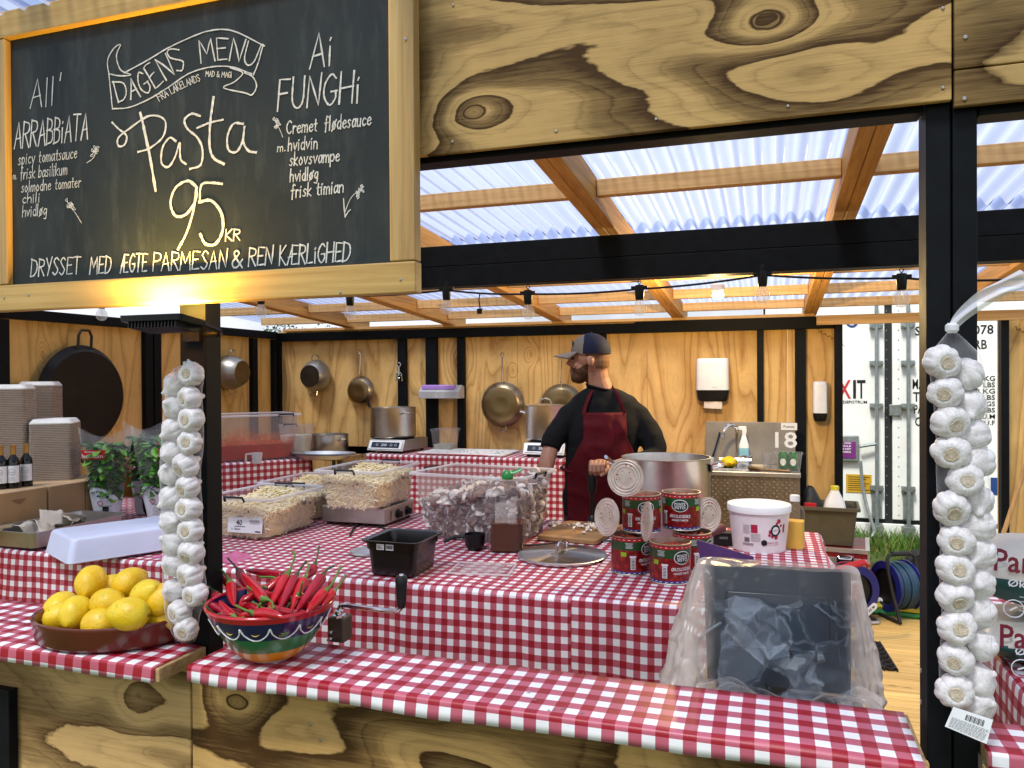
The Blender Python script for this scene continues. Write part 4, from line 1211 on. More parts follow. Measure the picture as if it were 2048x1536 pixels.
x = onsink(1458, 5.66); t = thing('cleaning_cloth', 'crumpled yellow cleaning cloth beside the tap', 'cloth', (x, 5.66, sz))
b = MB(); b.grid(lambda u, v: ((.055+.012*noise.noise((u*5,v*5,1)))*math.cos(2*PI*u)*math.sin(PI*v*.98+.02), (.05)*math.sin(2*PI*u)*math.sin(PI*v*.98+.02), .042*(1-math.cos(PI*v))*.9 + .02*noise.noise((3*math.cos(2*PI*u),3*math.sin(2*PI*u),v*4))), 26, 16); b.build('cloth_folds', M_('yellow_cloth', (.78,.52,.01), .8), t, smooth=180)
x = onsink(1534, 5.70); t = thing('plastic_cup', 'empty clear plastic cup on the sink beside the beer cans', 'cup', (x, 5.70, sz)); b = MB(); b.lathe([(.025,0),(.034,.105),(.036,.108),(.033,.105),(.0245,.004)], 20, cap1=True); b.build('cup_wall', m_clearbin, t)
x = onsink(1577, 5.62); t = thing('plastic_box', 'open clear plastic box holding the green cans on the sink', 'box', (x, 5.66, sz + .001))
b = MB(); b.rr([(0,.075,.06,.015),(.11,.088,.072,.018),(.112,.095,.078,.02),(.116,.095,.078,.02),(.112,.086,.07,.018),(.003,.073,.058,.015)], 4); b.build('box_wall', m_clearbin, t)
m_can = M_('green_can', (.012,.20,.03), .28, .7)
for i, (px, lab) in enumerate(((1566, 'left green drink can standing in the clear box'), (1586, 'right green drink can standing in the clear box'))):
    xx = onsink(px, 5.63); t = thing('drink_can', lab, 'can', (xx, 5.63, sz + .006), group='green drink cans at the sink')
    b = MB(); b.lathe([(.024,0),(.032,.008),(.032,.098),(.026,.110),(.026,.113),(.024,.109)], 24); b.build('can_body', m_can, t)
    b = MB(); b.grid(lambda u, v: (.0325*math.sin((u-.5)*1.3), -.0325*math.cos((u-.5)*1.3), .05 + .024*math.sin(PI*u)**.5*(2*v-1)), 12, 4); b.build('can_label', m_whitep, t)
x = onsink(1536, 5.5); t = thing('wooden_spoon', 'wooden spoon lying on the sink edge in front of the cup', 'spoon', (x, 5.50, sz))
b = MB(); b.tube([(-.13,.05,.014),(-.09,.035,.012),(-.04,.02,.008),(.14,-.02,.008)], [(.004,.018),(.006,.024),(.006,.008),(.006,.008)], 8); b.build('spoon_body', timber('spoon_wood', (.42,.25,.11), (.28,.15,.06), 'X'), t)
# ------------------------------------------------------------------ plastic bins, pasta, mushrooms
def bin_parts(t, hx, hy, h, taper, end='y', handles=(-1, 1), tip=.02):
    b = MB(); ix, iy = hx - taper, hy - taper
    b.rr([(0,ix-.008,iy-.008,.02),(.006,ix,iy,.025),(h-.012,hx,hy,.03),(h-.012,hx+tip,hy+tip,.035),(h-.004,hx+tip+.002,hy+tip+.002,.035),(h,hx+tip-.004,hy+tip-.004,.033),(h-.004,hx-.001,hy-.001,.03),(h-.014,hx-.0025,hy-.0025,.03),(.008,ix-.003,iy-.003,.022),(.004,ix-.012,iy-.012,.018)], 5)
    o = b.build('bin_wall', m_clearbin, t)
    b = MB(); b.rr([(h-.0125,hx+tip+.001,hy+tip+.001,.035),(h-.012,hx+tip+.0035,hy+tip+.0035,.035),(h-.003,hx+tip+.0035,hy+tip+.0035,.035),(h+.0015,hx+tip-.004,hy+tip-.004,.033),(h-.003,hx+.002,hy+.002,.03)], 5, cap0=False, cap1=False); b.build('rim', m_rim, t)
    for s_ in handles:
        b = MB()
        if end == 'y': b.tube([(-.055,s_*(hy+tip),h-.018),(-.052,s_*(hy+tip+.012),h+.004),(.052,s_*(hy+tip+.012),h+.004),(.055,s_*(hy+tip),h-.018)], [(.007,.005)]*4, 6)
        else: b.tube([(s_*(hx+tip),-.055,h-.018),(s_*(hx+tip+.012),-.052,h+.004),(s_*(hx+tip+.012),.052,h+.004),(s_*(hx+tip),.055,h-.018)], [(.007,.005)]*4, 6)
        b.build('handle', m_black2, t)
def pasta_mesh():
    rnd = random.Random(21); b = MB()
    hx0, hy0, hx1, hy1, H = .138, .19, .166, .222, .160
    hgt = lambda x, y: H + .022*noise.noise((x*9,y*9,2)) + .018*(y/.2) - .012*(x/.16) - 1.1*max(0, abs(x)-.11)**1.5
    def at(z): k = z/.2; return hx0 + (hx1-hx0)*k, hy0 + (hy1-hy0)*k
    b.rr([(.008,hx0-.003,hy0-.003,.02),(.12,*[q-.006 for q in at(.12)],.02)], 4, cap1=False)
    b.grid(lambda u, v: ((2*u-1)*.156, (2*v-1)*.21, hgt((2*u-1)*.156,(2*v-1)*.21) - .006), 14, 14)
    def strand(c, d, l, up):
        d = d.normalized(); cv = up.cross(d)*rnd.uniform(-.012,.012)
        pts = [c - d*l/2, c - d*l/6 + cv, c + d*l/6 + cv*rnd.uniform(-.5,1), c + d*l/2]
        b.tube(pts, [.0030,.0044,.0044,.0030], 6, None, rnd.choice((0,0,1)))
    for i in range(460):
        x, y = rnd.uniform(-.155,.155), rnd.uniform(-.21,.21)
        a = rnd.uniform(0, 2*PI)
        strand(Vector((x, y, hgt(x, y) + rnd.uniform(-.004,.006))), Vector((math.cos(a), math.sin(a), rnd.uniform(-.3,.3))), rnd.uniform(.03,.055), Vector((0,0,1)))
    for side in range(4):
        for i in range(210):
            z = rnd.uniform(.012, H + .01); X, Y_ = at(z); a = rnd.gauss(0, .8)
            if side < 2:
                y = rnd.uniform(-Y_+.01, Y_-.01); s_ = 1 if side else -1
                z = min(z, hgt(s_*X, y)); c = Vector((s_*(X-.004), y, z)); d = Vector((0, math.cos(a), math.sin(a))); u = Vector((s_,0,0))
            else:
                x = rnd.uniform(-X+.01, X-.01); s_ = 1 if side == 3 else -1
                z = min(z, hgt(x, s_*Y_)); c = Vector((x, s_*(Y_-.004), z)); d = Vector((math.cos(a), 0, math.sin(a))); u = Vector((0,s_,0))
            strand(c, d, rnd.uniform(.03,.05), u)
    return b.mesh('pasta', [M_('cooked_pasta', (.90,.75,.43), .45, 0, .5, .2, 30), M_('pale_pasta', (.92,.82,.58), .45, 0, .5, .2, 30)], 60)
pm = pasta_mesh()
def pasta_bin(label, plabel, loc, rz=0, handles=(-1,1)):
    t = thing('pasta_bin', label, 'storage bin', loc, rz, 'clear pasta bins')
    bin_parts(t, .172, .228, .205, .028, 'y', handles)
    o = put('pasta', pm); o.location = (loc[0], loc[1], loc[2] + .002); o.rotation_euler = (0,0,rz); tag(o, plabel, 'pasta', kind='stuff')
    return t
t = pasta_bin('clear bin of pasta with a white size sticker, nearest the dark post', 'cooked pasta heaped in the bin with the white sticker', (-2.432, 3.33, ZP + .003))
b = MB(); b.box(-.145,.122,0,.001,0,.10); 
st = MB(); MS = T(.0,-.211,.062) @ RX(R(-8)); st.box(-.07,.128,-.001,.0,-.03,.058, MS); st.build('sticker', m_whitep, t, smooth=0)
st = MB(); put_text(st, '40', .034, .026, lambda x, y: MS @ Vector((-.005+x, -.002, .018+y))); put_text(st, 'L  kasse', .05, .009, lambda x, y: MS @ Vector((-.02+x, -.002, -.012+y)))
st.box(-.03,.03,-.0022,-.0012,-.002,.001, MS); st.box(.09,.12,-.0022,-.0012,-.024,-.018, MS); st.box(-.06,.02,-.0022,-.0012,.046,.049, MS); st.build('sticker_lettering', m_ink, t, smooth=0)
st = MB(); st.rr([(0,.024,.008,.004),(.012,.028,.011,.004)], 3, MS @ T(.082,-.001,.03) @ RX(R(90)) @ RX(R(-70)) @ SC(1,1,.3)); st.build('sticker_picture', M_('grey_picture', (.35,.36,.38), .6), t)
pasta_bin('clear bin of pasta half hidden behind the other two', 'cooked pasta in the half hidden bin at the back', (-2.50, 3.83, ZP + .003))
pasta_bin('clear bin of pasta standing on the steel hot plate', 'cooked pasta heaped in the bin on the hot plate', (-2.045, 3.69, ZP + .103))
# hot plate
t = thing('hot_plate', 'low steel hot plate with two knobs under a pasta bin', 'hot plate', (-2.075, 3.74, ZP + .004))
b = MB(); b.box(-.185,.185,-.17,.18,.015,.098); b.build('hot_plate_body', m_sinks, t, smooth=0, bevel=.004)
b = MB(); b.box(.187,.1895,-.10,.16,.022,.078); b.build('control_panel', m_splash, t, bevel=.001)
for y in (-.03, .08):
    b = MB(); A = T(.19, y, .05) @ RY(R(90)); b.lathe([(.026,0),(.025,.006),(.018,.008),(.016,.024)], 20, A); b.box(-.014,.014,-.003,.003,.022,.028, A); b.build('knob', m_black2, t)
for x in (-.16,.16):
    for y in (-.14,.15):
        b = MB(); b.lathe([(.014,0),(.012,.016)], 10, T(x,y,0)); b.build('foot', m_rubber, t)
# mushroom crate
CX, CY, CRZ = -1.335, 3.555, R(-9)
t = thing('mushroom_crate', 'deep clear plastic crate full of sliced mushrooms behind the oil bottle', 'storage bin', (CX, CY, ZP + .003), CRZ)
bin_parts(t, .282, .20, .318, .035, 'x')
def mushroom_mesh():
    rnd = random.Random(5); b = MB()
    def sl(M, s_):
        o = []
        for i in range(9):
            a = PI*i/8; o.append((-math.cos(a)*.5, .12 + .36*math.sin(a)**.8))
        o += [(.46,.04),(.30,.06),(.14,.02),(.12,-.30),(-.12,-.30),(-.14,.02),(-.30,.06),(-.46,.04)]
        v = [(x*s_, -.0018, z*s_) for x, z in o] + [(x*s_, .0018, z*s_) for x, z in o]; k = len(o)
        fw = [tuple(range(k)), tuple(range(2*k-1, k-1, -1))]
        b.add(v, fw, M, 0)
        rim = [(x*s_*1.03, -.0019, z*s_*1.03) for x, z in o] + [(x*s_*1.03, .0019, z*s_*1.03) for x, z in o]
        for i in range(k): b.add([rim[i], rim[(i+1)%k], rim[(i+1)%k+k], rim[i+k]], [(0,3,2,1)], M, 1 if i < 9 else 0)
        g = [(x*s_*.62, -.0021, (.06 + (z-.06)*.35)*s_) for x, z in o[:9]]
        b.add(g, [tuple(range(9))], M, 2)
    def cap(M, r): b.lathe([(r,0),(r*.97,r*.25),(r*.75,r*.55),(r*.35,r*.74),(0.0005,r*.78)], 12, M, 1 if rnd.random() < .75 else 0)
    def at(z): k = z/.318; return .242 + .036*k, .16 + .036*k
    hgt = lambda x, y: .228 + .035*noise.noise((x*6,y*6,1)) + .05*(x/.28) + .03*(y/.2)
    b.rr([(.008,.225,.145,.02),(.16,.245,.16,.03)], 4, mi=1)
    b.grid(lambda u, v: ((2*u-1)*.245,(2*v-1)*.165,hgt((2*u-1)*.245,(2*v-1)*.165)-.03), 12, 8, mi=1)
    for i in range(850):
        side = rnd.choice((0,0,0,1,2,2,3,4,4,4)); z = rnd.uniform(.014,.25); X, Y_ = at(z)
        s_ = rnd.uniform(.042,.062)
        if side == 4: x, y = rnd.uniform(-X+.02,X-.02), rnd.uniform(-Y_+.02,Y_-.02); c = (x, y, hgt(x,y) + rnd.uniform(-.02,.008)); A = RZ(rnd.uniform(0,6.3)) @ RX(rnd.uniform(.3,1.9))
        elif side in (0,3): x = rnd.uniform(-X+.015,X-.015); y = (Y_-.012-rnd.uniform(0,.014))*(-1 if side == 0 else 1); z = min(z, hgt(x,y)); c = (x,y,z); A = RZ(rnd.gauss(0,.45)) @ RX(rnd.gauss(0,.4)) @ RY(rnd.uniform(0,6.3))
        else: y = rnd.uniform(-Y_+.015,Y_-.015); x = (X-.012-rnd.uniform(0,.014))*(-1 if side == 1 else 1); z = min(z, hgt(x,y)); c = (x,y,z); A = RZ(PI/2+rnd.gauss(0,.45)) @ RX(rnd.gauss(0,.4)) @ RY(rnd.uniform(0,6.3))
        if rnd.random() < .52: sl(T(*c) @ A, s_)
        else: cap(T(*c) @ RZ(rnd.uniform(0,6.3)) @ RX(rnd.uniform(-2.4,2.4)), s_*.48)
    return b
mmats = [M_('mushroom_flesh', (.80,.72,.66), .7, 0, .3, .25, 40), M_('mushroom_skin', (.25,.155,.135), .6, 0, .3, .4, 30), M_('mushroom_gills', (.12,.07,.055), .8, 0, .2, .3)]
o = mushroom_mesh().build('sliced_mushrooms', mmats, None, smooth=40); o.location = (CX, CY, ZP + .005); o.rotation_euler = (0,0,CRZ)
tag(o, 'heap of sliced brown mushrooms filling the deep clear crate', 'mushrooms', kind='stuff')
# oil bottle
q = atZ(1005, 1108, ZP); q.y += .075
t = thing('oil_bottle', 'big clear bottle with a green cap, half full of brown oil', 'bottle', (q.x, q.y, ZP + .003), R(14))
b = MB(); secs = [(0,.070,.070,.03),(.006,.078,.078,.03)]
for i in range(7):
    z = .03 + i*.028; secs += [(z-.008,.0785,.0785,.03),(z,.0745,.0745,.03),(z+.008,.0785,.0785,.03)]
secs += [(.235,.078,.078,.032),(.262,.066,.066,.034),(.292,.036,.036,.03),(.305,.024,.024,.023),(.325,.022,.022,.021)]
b.rr(secs, 6); b.build('bottle_wall', m_clearthin, t, smooth=60)
t2 = NT('brown_oil'); gl = t2.bsdf((.085,.022,.006), .10, 0, .3); m_oil = t2.done(gl)
b = MB(); b.rr([(.004,.066,.066,.03)] + [(z, s_, s_, .03) for z, s_ in ((.01,.074),(.03,.0715),(.045,.0745),(.058,.0715),(.073,.0745),(.086,.0715),(.10,.0745),(.114,.0715),(.128,.0745))], 6); b.build('oil', m_oil, t)
b = MB(); b.lathe([(.025,.318),(.026,.322),(.026,.338),(.020,.350),(.013,.356)], 20); b.tube([(.012,0,.345),(.035,0,.350),(.062,.004,.362)], [(.010,.004),(.012,.003),(.010,.003)], 6); b.build('cap', m_green, t)
b = MB(); b.box(-.05,.045,-.0795,-.0785,.135,.225); b.build('label_and_reflection', clear('clear_white_reflection', (.95,.95,.95), .74, .2, (.8,.8,.82), .1), t)  # whitish rectangle painted as a reflection on the bottle, which has no front label
# black tray
t = thing('black_container', 'empty black plastic food container with a small sticker', 'food container', (-1.395, 2.79, ZP + .003))
b = MB(); b.rr([(0,.088,.092,.02),(.008,.096,.10,.025),(.105,.104,.110,.028),(.107,.110,.116,.03),(.135,.112,.118,.03),(.137,.126,.132,.032),(.143,.127,.133,.032),(.144,.120,.126,.03),(.138,.108,.114,.028),(.012,.092,.096,.024),(.006,.08,.084,.02)], 5); b.build('container_wall', M_('glossy_black_plastic', (.009,.009,.010), .22, 0, .5, .1), t)
for k, x in enumerate((-.055,-.015)):
    b = MB(); b.box(x,x+.032,-.1165,-.1155,.108,.130, T(0,-.002,0)); b.build('sticker', m_whitep, t)
b = MB()
for i in range(9): b.box(-.012+i*.003,-.0105+i*.003,-.1195,-.1187,.112,.126)
for i in range(3): b.box(-.052,-.028-.006*i,-.1195,-.1187,.112+i*.005,.114+i*.005)
b.build('sticker_print', m_ink, t, smooth=0)
# flat clear lid with lines
t = thing('container_lid', 'flat clear plastic lid lying on the cloth beside the black tray', 'lid', atZ(966, 1140, ZP + .006), R(8))
b = MB(); b.rr([(0,.125,.095,.012),(.004,.125,.095,.012),(.0045,.112,.083,.010),(.008,.108,.08,.01)], 4); b.build('lid_sheet', m_clearthin, t)
b = MB()
for (x0,x1,y0,y1) in ((-.122,.122,-.093,-.087),(-.122,.122,.087,.093),(-.122,-.116,-.09,.09),(.116,.122,-.09,.09)): b.box(x0,x1,y0,y1,.004,.009)
for i in range(6): b.box(-.08,.08,-.06+i*.022,-.057+i*.022,.0082,.0096)
b.build('lid_ribs', clear('milky_clear_plastic', (.97,.97,.97), .45, .2, (.85,.85,.88)), t, smooth=0)
# pot lids
def pot_lid(name, label, loc, r, handle=True, rz=0):
    t = thing(name, label, 'pot lid', loc, rz)
    b = MB(); b.lathe([(r,.004),(r*1.005,.001),(r*1.005,.008),(r*.985,.011),(r*.93,.011),(r*.90,.009),(r*.5,.021),(.001,.027)], 56, cap0=False, cap1=False); b.build('lid_disc', m_chrome2, t, smooth=40)
    if handle:
        b = MB(); b.tube([(0,-.05,.024),(0,-.048,.05),(0,-.03,.06),(0,.03,.06),(0,.048,.05),(0,.05,.024)], .006, 8); b.build('handle', m_chrome, t)
    return t
t3 = NT('spun_steel'); bz = t3.bsdf((.60,.59,.57), .30, 1.0, .5, None, Anisotropic=.85)
tg = t3.n('Tangent', direction_type='RADIAL', axis='Z'); t3.l(tg.outputs[0], bz.inputs['Tangent']); m_chrome2 = t3.done(bz)
q = atZ(1124, 1114, ZP); pot_lid('pot_lid', 'large round steel pot lid lying left of the tomato cans', (q.x, q.y, ZP + .004), .192, True, R(-12))
q = atZ(726, 1108, ZP); pot_lid('pot_lid', 'small steel lid mostly hidden behind the black tray', (q.x + .02, q.y + .02, ZP + .004), .085, False)
# black scoop by the oil bottle
q = atZ(945, 1103, ZP); t = thing('scoop', 'black plastic scoop lying left of the oil bottle', 'scoop', (q.x, q.y + .03, ZP + .004), R(20))
b = MB(); b.lathe([(.030,0),(.044,.02),(.048,.07),(.046,.07),(.041,.02),(.02,.004)], 20); b.tube([(-.04,0,.06),(-.09,.01,.055),(-.14,.02,.03)], [(.010,.005)]*3, 6); b.build('scoop_body', m_black2, t)
# power cord on the cloth
t = thing('power_cord', 'black power cord lying across the gingham cloth behind the steel lid', 'cord', atZ(1050, 1090, ZP), local=False)
cp = [atZ(x, y, ZP + .010) for x, y in ((700,1070),(712,1052),(738,1046),(770,1058))]
b = MB(); b.tube(crom(cp, 6), .005, 6); cp = [atZ(x, y, ZP + .010) for x, y in ((1040,1091),(1080,1089),(1130,1083),(1180,1081),(1225,1082),(1260,1080))]; b.tube(crom(cp, 6), .005, 6); b.build('cord_sheath', m_rubber, t)
# cutting board with mushroom bits
q = atZ(1162, 1070, ZP); t = thing('cutting_board', 'wooden cutting board with mushroom scraps in front of the cook', 'cutting board', (q.x, q.y, ZP + .004), R(-6))
b = MB(); b.rr([(0,.15,.21,.02),(.022,.15,.21,.02)], 4); b.build('board', timber('cutting_board_wood', (.36,.20,.085), (.25,.125,.045), 'X', .55), t, bevel=.003)
def bits(name, label, c, n, sx, sy, seed, z):
    rnd = random.Random(seed); b = MB()
    for i in range(n):
        s_ = rnd.uniform(.014,.028); A = T(c.x + rnd.gauss(0,sx), c.y + rnd.gauss(0,sy), z + s_*.35 + rnd.uniform(0,.012)) @ RZ(rnd.uniform(0,6.3)) @ RX(rnd.uniform(0,1.6))
        v = [(s_*.5*math.cos(a)*rnd.uniform(.6,1.1), -.004, s_*.5*math.sin(a)*rnd.uniform(.5,1)) for a in [2*PI*k/7 for k in range(7)]]
        v2 = [(x, .004, zz) for x, y, zz in v]
        b.add(v + v2, [tuple(range(7)), tuple(range(13,6,-1))] + [(k, k+7, (k+1)%7+7, (k+1)%7) for k in range(7)], A, 0 if rnd.random() < .75 else 1)
    tag(b.build(name, mmats, None, smooth=0), label, 'mushrooms', kind='stuff')
bits('mushroom_scraps', 'pale mushroom scraps scattered on the wooden cutting board', atZ(1180, 1058, ZP + .026), 60, .05, .045, 3, ZP + .027)
bits('mushroom_scraps', 'few mushroom scraps on the cloth left of the cutting board', atZ(1113, 1058, ZP), 26, .04, .06, 4, ZP + .004)
# immersion blender standing under the cook's hand
q = atZ(1185, 1046, ZP + .026)
BL = (q.x, q.y, ZP + .028)
t = thing('hand_blender', 'black hand blender standing upright under the cook\'s fist', 'hand blender', BL)
b = MB(); b.lathe([(.03,0),(.028,.02),(.012,.04),(.011,.14),(.022,.16),(.026,.19),(.025,.28),(.02,.30),(.001,.305)], 18); b.build('blender_body', m_black2, t)
# ------------------------------------------------------------------ tomato cans
def cm():
    t = NT('can_label_tomatoes'); co = t.coord('Object')
    vo = t.n('TexVoronoi'); vo.inputs['Scale'].default_value = 55; t.l(t.coord('Object', (1,1,.8)), vo.inputs['Vector'])
    n1 = t.noise(co, 40, 4, .6)
    c1 = t.ramp(vo.outputs['Distance'], [(.0,(.60,.10,.04)),(.18,(.42,.018,.014)),(.55,(.20,.004,.006))])
    c1 = t.mix(1.0, c1, t.ramp(n1, [(.3,.55),(.7,1.15)]), 'MULTIPLY')
    return t.done(t.bsdf(c1, .3, 0, .5))
m_tom = cm(); m_cang = M_('can_green', (.018,.075,.022), .3); m_canr = M_('can_red_band', (.50,.010,.016), .3); m_canb = M_('can_blue_band', (.02,.03,.22), .3)
m_leafg = M_('leaf_label_green', (.30,.52,.02), .4); m_cont_t = M_('chopped_tomato', (.35,.035,.012), .25, 0, .6, .5, 60, .6, 90)
m_tin = steel('tin_lid', (.62,.55,.44), .35, (1,1,1))
RC, HC = .0765, .150
def on_can(phi, z0): return lambda x, y: ((RC+.0012)*math.sin(x/RC + phi), -(RC+.0012)*math.cos(x/RC + phi), z0 + y)
def curved(b, phi, z0, W, H, mi=0, ell=False, lift=0, n=20):
    fn = on_can(phi, z0)
    def g(u, v):
        x = (2*u-1)*W/2; y = (2*v-1)*H/2*(math.sqrt(max(0, 1-(2*u-1)**2)) if ell else 1)
        p = fn(x, y); k = 1 + lift/RC; return (p[0]*k, p[1]*k, p[2])
    b.grid(g, n, 4, None, mi)
def can(label, q, z, phi_view, lid=None):
    ang = math.atan2(q.x, q.y)              # turn so that 'front' is towards the stall's counter
    t = thing('tomato_can', label, 'tin can', (q.x, q.y, z), -ang, 'opened tomato cans')
    ph = R(phi_view)
    b = MB(); b.lathe([(RC-.004,.0),(RC+.001,.002),(RC+.001,.005),(RC-.001,.007)], 48, cap1=False); b.lathe([(RC-.001,HC-.006),(RC+.0015,HC-.004),(RC+.0015,HC),(RC-.002,HC),(RC-.003,HC-.02),(RC-.003,.01)], 48, cap0=False, cap1=False); b.build('can_rim', m_tin, t, smooth=50)
    b = MB(); b.lathe([(RC,.007),(RC,.016)], 48, None, 2, False, False); b.lathe([(RC,.016),(RC,.098)], 48, None, 0, False, False); b.lathe([(RC,.098),(RC,.132)], 48, None, 1, False, False); b.lathe([(RC,.132),(RC,HC-.006)], 48, None, 3, False, False)
    b.build('can_label', [m_tom, m_cang, m_canb, m_canr], t, smooth=50)
    b = MB(); b.lathe([(RC-.0035,HC-.022),(.05,HC-.016),(.02,HC-.020),(.001,HC-.014)], 32, cap0=False)
    rr_ = random.Random(int(q.x*1000))
    for i in range(26):
        a = rr_.uniform(0,6.3); r_ = rr_.uniform(0,.06); b.ball((r_*math.cos(a), r_*math.sin(a), HC-.016), .010, .008, .006, 6)
    b.build('chopped_tomatoes', m_cont_t, t)
    b = MB()
    curved(b, ph, .102, .066, .050, 0, True, .0006); 
    b2 = MB(); curved(b2, ph, .102, .060, .044, 0, True, .0012); b2.build('oval_logo', M_('logo_dark_green', (.008,.035,.016), .3), t, smooth=0)
    fn = on_can(ph, .109); L_ = lambda f: (lambda x, y: tuple(c*(1+.002/RC) if i < 2 else c for i, c in enumerate(f(x, y))))
    put_text(b, 'PONTE', .042, .0105, L_(fn)); put_text(b, 'SISTO', .042, .0105, L_(on_can(ph, .0945)))
    curved(b, ph, .1018, .044, .0012, 0, False, .002)
    put_text(b, 'ØKOLOGISKE', .084, .013, on_can(ph, .060)); put_text(b, 'HAKKEDE TOMATER', .066, .008, on_can(ph, .044))
    for pp in (-1.05, 1.0):
        for k in range(5): curved(b, ph + pp, .126 - k*.0045, .030 - .004*(k % 3), .0016, 0, False, .0003, 4)
    curved(b, ph - .86, .048, .018, .044, 0, False, .0003, 6); curved(b, ph - .86, .075, .024, .007, 0, False, .0003, 6)
    for k in range(24):
        curved(b, ph + k*2*PI/24, .1385, .008, .0022, 0, False, .0003, 2); curved(b, ph + k*2*PI/24, .0115, .010, .0020, 0, False, .0003, 2)
    b.build('white_lettering', m_whitep, t, smooth=0)
    b = MB()
    for k in range(7): curved(b, ph - .86, .031 + k*.0055, .013, .0026, 0, False, .001, 4)
    b.build('barcode', m_ink, t, smooth=0)
    for pp in (-1.33, 1.05):
        b = MB(); curved(b, ph + pp, .083 if pp < 0 else .088, .022, .017, 0, False, .0003, 6); b.build('leaf_label', m_leafg, t, smooth=0)
    if lid:
        c, nrm = lid
        Mi = (Matrix.Translation((q.x, q.y, z)) @ RZ(-ang)).inverted()
        b = MB(); nrm = Vector(nrm).normalized(); up = Vector((0,0,1)); x_ = up.cross(nrm).normalized(); A = frame(c, x_, nrm.cross(x_))
        A = Mi @ A
        b.lathe([(.070,-.002),(.074,0),(.074,.002),(.069,.0015),(.066,.0035),(.060,.0015),(.055,.0035),(.049,.0015),(.043,.0035),(.036,.0015),(.028,.003),(.001,.002)], 40, A)
        e = A.inverted() @ Vector((0,0,0))
        b.build('lid', m_tinl, t, smooth=30)
        b = MB(); rr2 = random.Random(7)
        for i in range(12):
            a = rr2.uniform(0,6.3); r_ = rr2.uniform(.02,.07); b.ball((r_*math.cos(a), r_*math.sin(a), .0022), rr2.uniform(.002,.006), rr2.uniform(.002,.004), .0016, 6, A)
        b.build('sauce_spots', m_cont_t, t)
    return t
m_tinl = M_('tin_lid_lacquer', (.66,.55,.46), .38, .35, .5, .2, 20)
qA = atZ(1336, 1174, ZP); qA.y += RC*.95
qB = atZ(1255, 1155, ZP); qB.y += RC*.95
can('tomato can at the front of the bottom row, lid tipped upright over it', qA, ZP + .006, 34, (atD(1294, 1043, 2.87), (-.90,-.42,.10)))
can('tomato can at the left end of the bottom row, lid folded out to the left', qB, ZP + .006, 56, (atD(1214, 1034, 3.02), (-.62,-.78,.12)))
qC = Vector((-.298, 3.165, 0)); can('tomato can at the right of the bottom row, mostly hidden behind the purple folder', qC, ZP + .006, 64)
qD = Vector((-.492, 3.115, 0)); can('tomato can on top at the left, its spotted lid standing upright', qD, ZP + .006 + HC, 14, (atD(1251, 955, 3.02), (-.15,-.97,.12)))
qE = Vector((-.345, 3.215, 0)); can('tomato can on top at the right, its ringed lid hanging beside it', qE, ZP + .006 + HC, -4, (atD(1417, 1030, 3.19), (.78,-.62,.05)))
# big stock pot
PX, PY = -.478, 3.78
t = thing('stock_pot', 'very large steel stock pot standing behind the stacked tomato cans', 'pot', (PX, PY, ZP + .006), R(20))
b = MB(); b.lathe([(.195,0),(.207,.008),(.210,.02),(.210,.372),(.214,.378),(.214,.384),(.207,.384),(.205,.375),(.205,.02),(.19,.006)], 72); b.build('pot_wall', m_steelv, t, smooth=50)
for s_ in (0, PI):
    b = MB(); b.tube([(.208,-.06,.335),(.235,-.06,.345),(.262,-.05,.352),(.268,0,.354),(.262,.05,.352),(.235,.06,.345),(.208,.06,.335)], .0075, 8, RZ(s_ - R(12))); b.box(.205,.214,-.08,-.045,.315,.355, RZ(s_ - R(12))); b.box(.205,.214,.045,.08,.315,.355, RZ(s_ - R(12))); b.build('handle', m_chrome, t)
b = MB(); b.lathe([(.204,.30),(.001,.30)], 40, None, 0, False, False); b.build('red_sauce', m_cont_t, t)
q0, q1 = atD(1212, 914, 3.50), atD(1246, 940, 3.62)
t = thing('ladle', 'steel ladle with its handle resting over the rim of the stock pot', 'ladle', q0, local=False)
b = MB(); dv = (q1-q0).normalized(); b.tube([q0, q0 + dv*.08, q0 + dv*.22 + Vector((0.02,.03,-.02))], [(.008,.012),(.007,.010),(.005,.006)], 8); b.ball(q0 + dv*.25 + Vector((0.03,.05,-.04)), .03, .03, .02, 12); b.build('ladle_body', m_chrome, t)
# salami and black box
t = thing('salami', 'dark red salami sausage lying behind the purple folder', 'sausage', atD(1400, 1072, 3.28), local=False)
b = MB(); b.tube(crom([atD(1378, 1084, 3.25), atD(1400, 1072, 3.3), atD(1428, 1062, 3.36), atD(1450, 1054, 3.4)], 5), [.006]+[.019]*14+[.006]*1, 10); b.build('sausage_skin', M_('salami_skin', (.14,.032,.035), .5, 0, .4, .4, 40, .5, 120), t)
q = atZ(1434, 1094, ZP); t = thing('small_box', 'small black printed box on the cloth left of the white bucket', 'box', (q.x, q.y + .03, ZP + .005), R(8))
b = MB(); b.box(-.065,.065,-.035,.035,0,.06); b.build('carton', m_black2, t, bevel=.002)
b = MB(); b.box(-.06,-.02,-.0362,-.0355,.012,.048); put_text(b, 'mini', .035, .014, lambda x, y: (.025+x, -.0362, .04+y)); b.build('box_print', M_('grey_print', (.25,.25,.25), .6), t, smooth=0)
